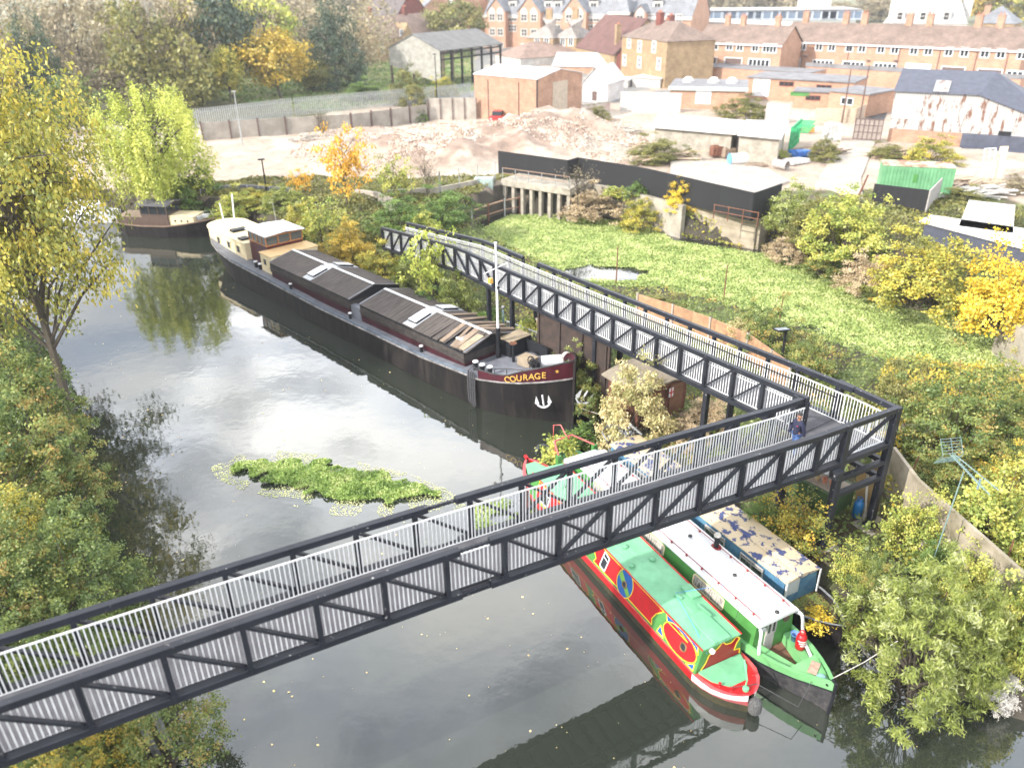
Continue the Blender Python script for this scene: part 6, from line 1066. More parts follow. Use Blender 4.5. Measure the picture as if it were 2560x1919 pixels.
# ---- things on the spit
hp = P(*qs(1425, 905), 1.15); t = thing('garden_hut', 'small brown timber hut with a shallow curved roof under the walkway', 'hut', (hp.x, hp.y, 1.1), .55); DW = mat('dark_red_wood', (.17, .07, .045), .7, (.1, .04, .03), 3, kind='boards', bscale=1.5)
m = MB(); m.bb(-1.4, 1.6, 0, 2.4, 0, 1.9); m.build('wall', DW, t); m = MB(); m.loft([[(-1.7, y, 1.85), (-.8, y, 2.1), (.4, y, 2.2), (1.9, y, 1.95), (1.9, y, 2.03), (.4, y, 2.28), (-.8, y, 2.18), (-1.7, y, 1.93)] for y in (-.35, 2.6)], closed=True, capa=True, capb=True); m.build('roof', mat('olive_felt', (.3, .26, .2), .9), t)
window(t, (-.6, -.03, 1.2), .9, .8, (1, 0), TEAK, GLASS, .07, (.5,)); m = MB(); m.bb(.5, 1.35, -.04, 0, .05, 1.8); m.build('door', mat('brown_door', (.2, .1, .06), .6), t); m = MB(); m.bb(-.7, 2.2, -1.0, -.02, -.1, .06); m.build('step', OLDWOOD, t); m = MB(); m.bb(-1.2, 0.1, -.35, -.06, .06, .4); m.build('planter', RUST, t)
FLM = mat('flag_white', (.75, .72, .72), .8); t = thing('flag', 'small red and white flag hanging beside the hut door', 'flag', tuple(Vector((hp.x, hp.y, 1.1))+Matrix.Rotation(.55, 3, 'Z') @ Vector((.35, -.12, 1.25))), .55); m = MB(); m.loft([[(x, .02*math.sin(x*30), z) for x in np.linspace(0, .3, 6)] for z in (.45, .2, -.05)]); m.build('cloth', FLM, t); m = MB(); m.loft([[(x, .02*math.sin(x*30)-.006, z) for x in (.12, .15, .18)] for z in (.45, .2, -.05)]); m.loft([[(x, .02*math.sin(x*30)-.006, z) for x in np.linspace(0, .3, 6)] for z in (.24, .16)]); m.build('red_cross', RED, t)
p = P(*qs(1470, 880), 1.2); t = thing('folded_lounger', 'turquoise patterned folded lounger leaning beside the hut', 'lounger', (p.x, p.y, 1.1), .5); m = MB(); m.bar((0, 0, 0), (.0, .45, .9), .55, .06, up=(1, 0, 0)); m.build('cushion', mat('turquoise_pattern', (.1, .42, .5), .7, (.5, .65, .68), 7, lo=.48, hi=.52), t)
p = P(*(1512, 985), .3); t = thing('leeboard', 'tall black half round steel plate standing upright on the bank beyond the barge bow', 'leeboard', (p.x, p.y, .2), .35); n_ = 12; z1 = topz(p, 884)-.2; pts = [(0, 0), (0, z1)]+[(-.42-.55*math.sin(R(90*k/8)), z1*(.97-.62*k/8)) for k in range(1, 9)]+[(-1.0, .1)]
m = MB(); m.add([(x, -.05, z) for x, z in pts]+[(x, .05, z) for x, z in pts], [tuple(range(len(pts))), tuple(range(2*len(pts)-1, len(pts)-1, -1))]+[(i, (i+1) % len(pts), (i+1) % len(pts)+len(pts), i+len(pts)) for i in range(len(pts))]); m.build('plate', mat('rusty_black', (.035, .028, .028), .7, (.07, .035, .025), 4), t)
m = MB(); m.bar((0, -.05, 0), (0, -.05, z1), .08, .12); m.build('rim', RUST, t)
# bank railing behind the barge
w_ = [BA.W(-8.6, 3.6, 1.1), BA.W(-6.2, 3.7, 1.1), BA.W(-3.4, 3.4, 1.1)]; t = thing('bank_railing', 'light steel handrail with thin bars along the bank behind the barge bow', 'railing', tuple(w_[0]))
for a, b_ in zip(w_[:-1], w_[1:]):
    m = MB(); a2, b2 = a-w_[0], b_-w_[0]; up = Vector((0, 0, 1.0)); m.bar(a2+up, b2+up, .06, .05); m.bar(a2+up*.1, b2+up*.1, .03, .03)
    for k in range(20): q = a2+(b2-a2)*k/20; m.bar(q, q+up, .018, .018)
    m.build('rail_section', STEEL, t)
t = lamp('short blue grey vent pipe on the bank behind the barge hatch', (1258, 812), 1.0, 775, 'vent_pipe', False, mat('blue_grey_pipe', (.25, .36, .42), .5), .07, 'pipe'); m = MB(); m.lathe((0, 0, .62+.55), [(.1, 0), (.1, .1)], 8); m.build('cap', STEEL, t)
p = P(1351, 865, .9); t = thing('brick_pillar', 'squat brown pillar beside the walkway next to the barge bow', 'pillar', (p.x, p.y, .6), .4); m = MB(); m.bb(-.2, .2, -.2, .2, 0, 2.0); m.build('shaft', mat('pillar_brown', (.36, .27, .2), .9, (.2, .15, .11), 4), t); m = MB(); m.bb(-.24, .24, -.24, .24, 2.0, 2.08); m.build('cap', PALEC, t)
# ---- right bank: under the landing
def P4(a, b_, z): return P(1850+.2631*a, 950+.2631*b_, z)
a_, b_ = P4(860, 1325, 1.2), P4(985, 1250, 1.2); fr = Fr((a_.x, a_.y), (b_.x-a_.x, b_.y-a_.y), 1.15); zt = topz(a_, 950+.2631*1125)-1.15
GSH = mat('dark_green_boards', (.045, .09, .03), .7, (.03, .06, .02), 3, kind='boards', bscale=2); t = thing('storage_shed', 'dark green timber storage shed with flat brown top under the bridge landing', 'shed', fr.loc, fr.rot); L = 1.35; m = MB(); m.bb(0, L, 0, 2.2, .12, zt); m.build('body', GSH, t); m = MB(); m.bb(-.06, L+.06, -.06, 2.26, zt+.001, zt+.06); rf_ = m.build('roof', GSH, t); m = MB(); m.bb(.1, L-.1, .1, 2.1, zt+.061, zt+.08); m.build('felt_top', mat('brown_felt', (.3, .25, .2), .9), rf_)
for x in (.05, L-.1):
    for y in (.05, 2.1): m = MB(); m.bb(x, x+.07, y, y+.07, -.2, .12); m.build('leg', GSH, t)
TC_ = mat('terracotta', (0, 0, 0))
for k, (x, y, r_, mt, lab) in enumerate(((.35, 1.75, .1, TC_, 'terracotta pot at the far end of the row on the green shed'), (.42, 1.45, .1, TC_, 'second terracotta pot on the green shed'), (.45, 1.15, .11, mat('tan_pot', (.45, .33, .18), .7), 'tan glazed pot in the middle of the row on the green shed'), (.5, .85, .1, TC_, 'terracotta pot beside the tan pot, nearer side'), (.55, .55, .1, TC_, 'nearest terracotta pot on the green shed'))):
    q = fr.W(x, y, zt+.082); t = thing('flower_pot', lab, 'flower pot', tuple(q), 0, 'pots on the green shed'); m = MB(); m.lathe((0, 0, 0), [(r_*.65, 0), (r_, .17), (r_*1.15, .17), (r_*1.15, .22), (r_, .22), (r_*.8, .1), (0, .1)], 12); m.build('pot', mt, t)
q = fr.W(.85, .95, zt+.082); t = thing('bucket', 'white bucket standing on the green shed beside the pots', 'bucket', tuple(q)); m = MB(); m.lathe((0, 0, 0), [(.13, 0), (.19, .3), (.2, .3), (.2, .33), (.17, .32), (.12, .05), (0, .05)], 14); m.build('body', WHITE, t, smooth=True); m = MB(); m.tube([(.2*math.cos(a), -.02-.1*math.sin(a), .31) for a in np.linspace(0, 3.14, 9)], .008, 4); m.build('handle', STEEL, t)
g1 = P4(1105, 1295, 1.15); gas('gas_bottle', 'blue gas bottle standing on the slabs behind the bridge column', (g1.x, g1.y, 1.17), mat('blue_bottle', (.02, .16, .4), .4), .85, .2)
m = MB(); pts = [P4(x, y, 1.1) for x, y in ((1050, 1290), (1300, 1370), (1360, 1330), (1150, 1200))]; m.prism([(p.x, p.y) for p in pts], 1.0, 1.16); tag(m.build('paving_slabs', PALEC), kind='structure')
cw = [P(*qs(1896, 1120), 1.1), P(*qs(1915, 1075), 1.1)]
# concrete wall: top edge measured
zt_ = 3.3; pts = [under(qs(x, y), zt_, .9) for x, y in ((1932, 965), (1985, 1035), (2070, 1110), (2230, 1250), (2300, 1310))]
wallrun('concrete_wall', 'lichen stained leaning concrete wall running down to the right from the landing', 'wall', pts, .9, zt_-.9, mat('lichen_concrete', (.40, .35, .28), .9, (.17, .15, .1), .9, bump=.3, detail=8), .14)
p = P4(1210, 1240, 1.2); t = thing('leaning_panel', 'tan plywood door leaning against the wall under the landing', 'door', (p.x, p.y, 1.15), 1.0); m = MB(); m.bar((0, 0, 0), (0, .3, 2.1), .9, .05, up=(1, 0, 0)); m.build('sheet', mat('ply_orange', (.36, .24, .1), .7), t); m = MB(); m.bar((-.5, -.02, 0), (-.5, .28, 2.15), .08, .07); m.bar((.5, -.02, 0), (.5, .28, 2.15), .08, .07); m.build('white_frame', OFFW, t)
# antenna on a leaning pole
b0 = P(*qs(1995, 1268), 1.0); zt = topz(b0, qs(0, 1020)[1]); tp = P(*qs(2082, 1018), zt-.3); ANT = mat('verdigris_aluminium', (.2, .3, .29), .6, (.13, .2, .2), 8); t = thing('tv_aerial', 'turquoise weathered television aerial on a leaning pole among the right bank bushes', 'aerial', tuple(b0)); d = tp-b0
m = MB(); m.tube([(0, 0, -.2), tuple(d)], .022, 6); m.build('pole', ANT, t); u_ = (P(*qs(2150, 1050), tp.z)-P(*qs(2045, 965), tp.z)).normalized(); v_ = Vector((-u_.y, u_.x, 0)); T = d
for k, (off, up_) in enumerate(((-.12, .08), (.12, .0), (0, -.16))):
    m = MB(); a = T+v_*off*.6-u_*.7+Vector((0, 0, .25)); b_ = T+v_*off*2.2+u_*1.3+Vector((0, 0, up_+.1)); m.tube([a, b_], .018, 4)
    for j in range(16): q = a+(b_-a)*j/16; m.bar(q-v_*.07, q+v_*.07, .012, .012)
    m.build('boom', ANT, t)
m = MB(); c = T-u_*.65+Vector((0, 0, .25))
for s_ in (-1, 1):
    for j in range(6): z = s_*(.08+j*.08); q = c-u_*(.06*j)+Vector((0, 0, z)); m.bar(q-v_*.38, q+v_*.38, .014, .014)
    for y in (-.38, 0, .38): m.bar(c+v_*y, c+v_*y-u_*.32+Vector((0, 0, s_*.5)), .016, .016)
m.build('reflector', ANT, t); m = MB(); m.box(tuple(T+u_*.75), (.05, .05, .4)); m.build('clamp', mat('blue_grey_pipe', (0, 0, 0)), t)
for (a, b_, lab) in (((1942, 1085), (1985, 985), 'thin rusty stake leaning against the stained concrete wall'), ((2165, 1240), (2190, 1165), 'rusty stake among the creepers at the far right')):
    p = P(*qs(*a), 1.2); zz2 = topz(p, qs(0, b_[1])[1]); o = MB().tube([(0, 0, 0), (P(*qs(*b_), zz2)-p)], .03, 5).build('rusty_stake', RUST); o.location = p; tag(o, lab, 'stake')
p = P(*qs(1980, 950), 1.6); o = MB().add([(-.9, -.3, 0), (.9, -.15, .1), (.85, .3, .25), (-.7, .25, .2), (-.9, -.3, -.12), (.9, -.15, -.02), (.85, .3, .13), (-.7, .25, .08)], [(0, 1, 2, 3), (7, 6, 5, 4), (0, 4, 5, 1), (1, 5, 6, 2), (2, 6, 7, 3), (3, 7, 4, 0)]).build('concrete_slab', PALEC); o.location = p+Vector((0, 0, .5)); tag(o, 'pale broken concrete slab lying on the bushes right of the landing', 'slab')
bk = MB(); rs2 = random.Random(9)
def rock(label, px, z, r_, mt=PALEC, sc_=(1, .7, .5)):
    bm = bmesh.new(); bmesh.ops.create_icosphere(bm, subdivisions=2, radius=r_)
    for v in bm.verts: v.co *= 1+rs2.uniform(-.15, .15)
    me = bpy.data.meshes.new('boulder'); bm.to_mesh(me); bm.free(); me.materials.append(mt); o = bpy.data.objects.new('boulder', me); COL.objects.link(o); o.location = P(*px, z); o.scale = sc_; tag(o, label, 'boulder')
rock('pale grey boulder at the weedy water edge behind the solar lamp', qs(1795, 780), .3, .9, mat('pinkish_stone', (.5, .46, .44), .9, (.38, .34, .32), 3)); 
# ------------------------------------------------------------ vegetation
def leafmesh(name, pts, size, r, aspect=1.6, up=.5, out=None, seed=0, mat_=None):
    rs = np.random.RandomState(seed); n = len(pts); nrm = rs.normal(size=(n, 3))*.8; nrm[:, 2] += up
    if out is not None: nrm += out*.7
    nrm /= np.linalg.norm(nrm, axis=1)[:, None]; a = rs.normal(size=(n, 3)); a -= nrm*(a*nrm).sum(1)[:, None]; a /= np.linalg.norm(a, axis=1)[:, None]; b_ = np.cross(nrm, a)
    s = (size*rs.uniform(.6, 1.25, n))[:, None]; L = a*s*aspect*.5; W = b_*s*.5
    co = np.stack([pts-L, pts+W-L*.1, pts+L, pts-W-L*.1], 1).reshape(-1, 3); fc = np.arange(n*4).reshape(n, 4)
    me = bpy.data.meshes.new(name); fastmesh(me, co, fc); at = me.attributes.new('r', 'FLOAT', 'FACE'); at.data.foreach_set('value', np.clip(r, 0, 1).astype(np.float32))
    if mat_: me.materials.append(mat_)
    return me
def branchmesh(name, segs, seg=5):
    m = MB()
    for pts, rs in segs: m.tube(pts, rs, seg, cap=False)
    me = bpy.data.meshes.new(name); me.from_pydata(m.v, [], m.f); me.materials.append(BARK); return me
PROTO = {}
def proto(name, seed, ncl, nlf, size, ell=.5, z0=.25, aspect=1.6, clr=.07, stems=1, limbs=10, tr=.022, droop=0., surf=.55, lob=.22, flat=.7, gap=0.):
    """unit plant: 1 high, 1 wide; crown of leaf clusters on limbs"""
    rs = np.random.RandomState(seed); d = rs.normal(size=(ncl, 3)); d /= np.linalg.norm(d, axis=1)[:, None]
    if z0 < .1: d[:, 2] = np.abs(d[:, 2])*1.0-.05
    ph = rs.uniform(0, 6.28, (5, 2)); k = rs.uniform(1.5, 4.5, (5, 2)); th = np.arctan2(d[:, 1], d[:, 0]); el = np.arcsin(np.clip(d[:, 2], -1, 1)); lo_ = sum(np.cos(k[i, 0].round()*th+ph[i, 0])*np.cos(k[i, 1]*el+ph[i, 1]) for i in range(5))/2.2
    rad = (1+lob*lo_)*rs.uniform(surf, 1, ncl)**.7; hz = (1-z0)/2 if z0 >= .1 else .95; zc = 1-hz if z0 >= .1 else .02
    c = np.stack([d[:, 0]*rad*ell, d[:, 1]*rad*ell, zc+d[:, 2]*rad*hz*(.95)], 1)
    if gap: c = c[rs.rand(len(c)) > gap*(.5+.5*np.cos(3*np.arctan2(c[:, 1], c[:, 0])+seed))]
    n = len(c); cr_ = rs.rand(n); idx = np.repeat(np.arange(n), nlf); off = rs.normal(size=(n*nlf, 3))*clr; off[:, 2] *= flat
    if droop: t_ = rs.rand(n*nlf); off[:, 2] -= t_*droop*rs.uniform(.6, 1.3, n)[idx]; off[:, :2] *= .45
    p = c[idx]+off; p[:, 2] = np.clip(p[:, 2], .0, 1.2); r = cr_[idx]*.6+rs.rand(len(idx))*.4
    out = c[idx]-np.array([0, 0, zc]); out /= np.linalg.norm(out, axis=1)[:, None]+1e-6
    cm_ = leafmesh('crown', p, size, r, aspect, .5, out, seed)
    segs = []; tips = c[rs.permutation(n)[:limbs*4]]
    if stems == 1:
        x1, y1 = rs.uniform(-.03, .03, 2); segs.append(([(0, 0, -.03), (x1*.5, y1*.5, .15), (x1, y1, .38), (x1*1.5, y1*.2, .62), (x1*.5, y1, .85)], [tr*1.25, tr, tr*.8, tr*.5, tr*.15]))
        for i, tp in enumerate(tips):
            h = max(.14, min(.62, tp[2]-.1-np.hypot(tp[0], tp[1])*.55)) if i < limbs else max(.2, tp[2]*.6); b0 = np.array([x1*h/.6, y1*h/.6, h])
            if i >= limbs: q = tips[i % limbs]; b0 = b0*.45+q*.55
            mid = (b0+tp)/2+np.array([*rs.uniform(-.03, .03, 2), .03]); k_ = .42 if i < limbs else .17; segs.append(([tuple(b0), tuple(mid), tuple(tp)], [tr*k_, tr*k_*.65, tr*.07]))
    else:
        for i, tp in enumerate(tips): b0 = np.array([*rs.uniform(-.12, .12, 2), -.03]); mid = b0*.4+tp*.6+np.array([*rs.uniform(-.05, .05, 2), 0]); segs.append(([tuple(b0), tuple(mid), tuple(tp)], [tr, tr*.6, tr*.2]))
    PROTO[name] = (cm_, branchmesh('trunk', segs))
proto('far', 1, 130, 34, .034, clr=.055, z0=.16); proto('far2', 2, 120, 34, .036, clr=.06, z0=.1, lob=.3); proto('far3', 3, 90, 30, .03, clr=.045, z0=.2, lob=.35, gap=.4)
proto('thin', 4, 110, 11, .026, clr=.05, z0=.15, surf=.2, limbs=16, tr=.014, gap=.3); proto('big', 5, 420, 56, .0115, clr=.034, z0=.17, surf=.25, limbs=22, tr=.02, lob=.35, gap=.35); proto('big2', 6, 480, 66, .0125, clr=.034, z0=.1, surf=.3, limbs=16, tr=.017, lob=.25)
proto('young', 7, 110, 22, .03, clr=.04, z0=.12, surf=.15, limbs=14, tr=.013, gap=.3); proto('bush', 8, 150, 66, .024, clr=.04, z0=0, stems=6, limbs=9, tr=.007, lob=.28); proto('bush2', 9, 160, 64, .022, clr=.038, z0=0, stems=6, limbs=9, tr=.007, lob=.36, surf=.4)
proto('shrub', 10, 250, 70, .0155, clr=.027, z0=0, stems=8, limbs=10, tr=.006, lob=.3, surf=.5); proto('ivy', 11, 300, 62, .017, clr=.03, z0=0, stems=8, limbs=8, tr=.006, lob=.22, aspect=1.1); proto('lance', 12, 300, 70, .0085, clr=.024, z0=0, stems=9, limbs=12, tr=.006, lob=.3, aspect=4.5)
proto('maple', 13, 200, 46, .029, clr=.05, z0=.05, stems=5, limbs=9, tr=.009, lob=.3, aspect=1.15, surf=.35, gap=.3); proto('weep', 14, 360, 90, .0115, clr=.05, z0=.14, limbs=14, tr=.03, droop=.2, aspect=2.6, lob=.3, surf=.6); proto('twig', 15, 130, 2, .02, clr=.03, z0=.1, surf=.1, limbs=34, tr=.012)
proto('ever', 16, 260, 40, .02, clr=.04, z0=.06, lob=.25, limbs=6); proto('small', 17, 40, 30, .06, clr=.08, z0=0, stems=5, limbs=7, tr=.012, lob=.3)
V = dict(
 gold=leafmat('golden_leaves', [(.16, .14, .03), (.36, .27, .045), (.56, .38, .05)]), goldolive=leafmat('gold_olive_leaves', [(.09, .115, .025), (.2, .215, .045), (.4, .36, .06), (.56, .42, .07)]), olive=leafmat('olive_leaves', [(.07, .085, .025), (.15, .155, .045), (.27, .24, .07)]),
 brown=leafmat('brown_grey_leaves', [(.13, .11, .07), (.24, .2, .13), (.33, .29, .17)]), dark=leafmat('dark_evergreen_leaves', [(.02, .04, .025), (.045, .075, .045), (.09, .12, .06)]), yellow=leafmat('yellow_leaves', [(.36, .26, .02), (.62, .44, .04), (.8, .6, .1)]),
 orange=leafmat('orange_leaves', [(.35, .2, .02), (.62, .36, .04), (.75, .46, .08)]), lime=leafmat('lime_leaves', [(.19, .24, .04), (.38, .43, .08), (.58, .57, .14)]), green=leafmat('green_leaves', [(.045, .085, .02), (.1, .17, .04), (.2, .27, .06)]),
 ivy=leafmat('ivy_leaves', [(.035, .065, .018), (.1, .15, .04), (.24, .27, .06)]), grey=leafmat('grey_green_leaves', [(.05, .065, .012), (.15, .19, .035), (.27, .3, .07), (.42, .45, .26)]), pale=leafmat('pale_gold_green_leaves', [(.2, .2, .07), (.42, .38, .18), (.62, .5, .27)]),
 mixed=leafmat('mixed_autumn_leaves', [(.05, .08, .02), (.14, .17, .04), (.42, .34, .05), (.5, .3, .04)]), rust=leafmat('rusty_green_leaves', [(.035, .07, .015), (.11, .155, .04), (.2, .235, .06), (.38, .24, .07)]), yg=leafmat('yellow_green_leaves', [(.1, .15, .03), (.24, .29, .06), (.4, .4, .09), (.54, .48, .12)]), tan=leafmat('dry_tan_leaves', [(.24, .18, .11), (.42, .33, .21), (.55, .44, .28)]), fade=leafmat('grey_dead_leaves', [(.3, .28, .25), (.5, .48, .45), (.66, .64, .62)]))
rv = random.Random(21)
def plant(kind, pr, x, y, z0, top, wpx, mt, label, group=None, cat=None, base=None, trunk=True):
    p = base or S(x, y, z0); H_ = topz(p, top*1.15732)-z0; dep = (np.array([p.x, p.y, z0+H_*.6])-CAM)@_f; W_ = wpx*1.15732/F_PX*dep
    o = thing(kind, label, cat or kind.split('_')[-1], tuple(p), rv.uniform(0, 6.28), group); cmh, tmh = PROTO[pr]
    c = bpy.data.objects.new('crown' if H_ > 3 else 'foliage', cmh); COL.objects.link(c); c.parent = o
    if not cmh.materials: cmh.materials.append(V[mt])
    c.material_slots[0].link = 'OBJECT'; c.material_slots[0].material = V[mt]; t = bpy.data.objects.new('trunk' if H_ > 3 else 'stems', tmh); COL.objects.link(t); t.parent = o
    for q in (c, t): q.scale = (W_*1.06, W_*1.06, H_*1.03)
    return o
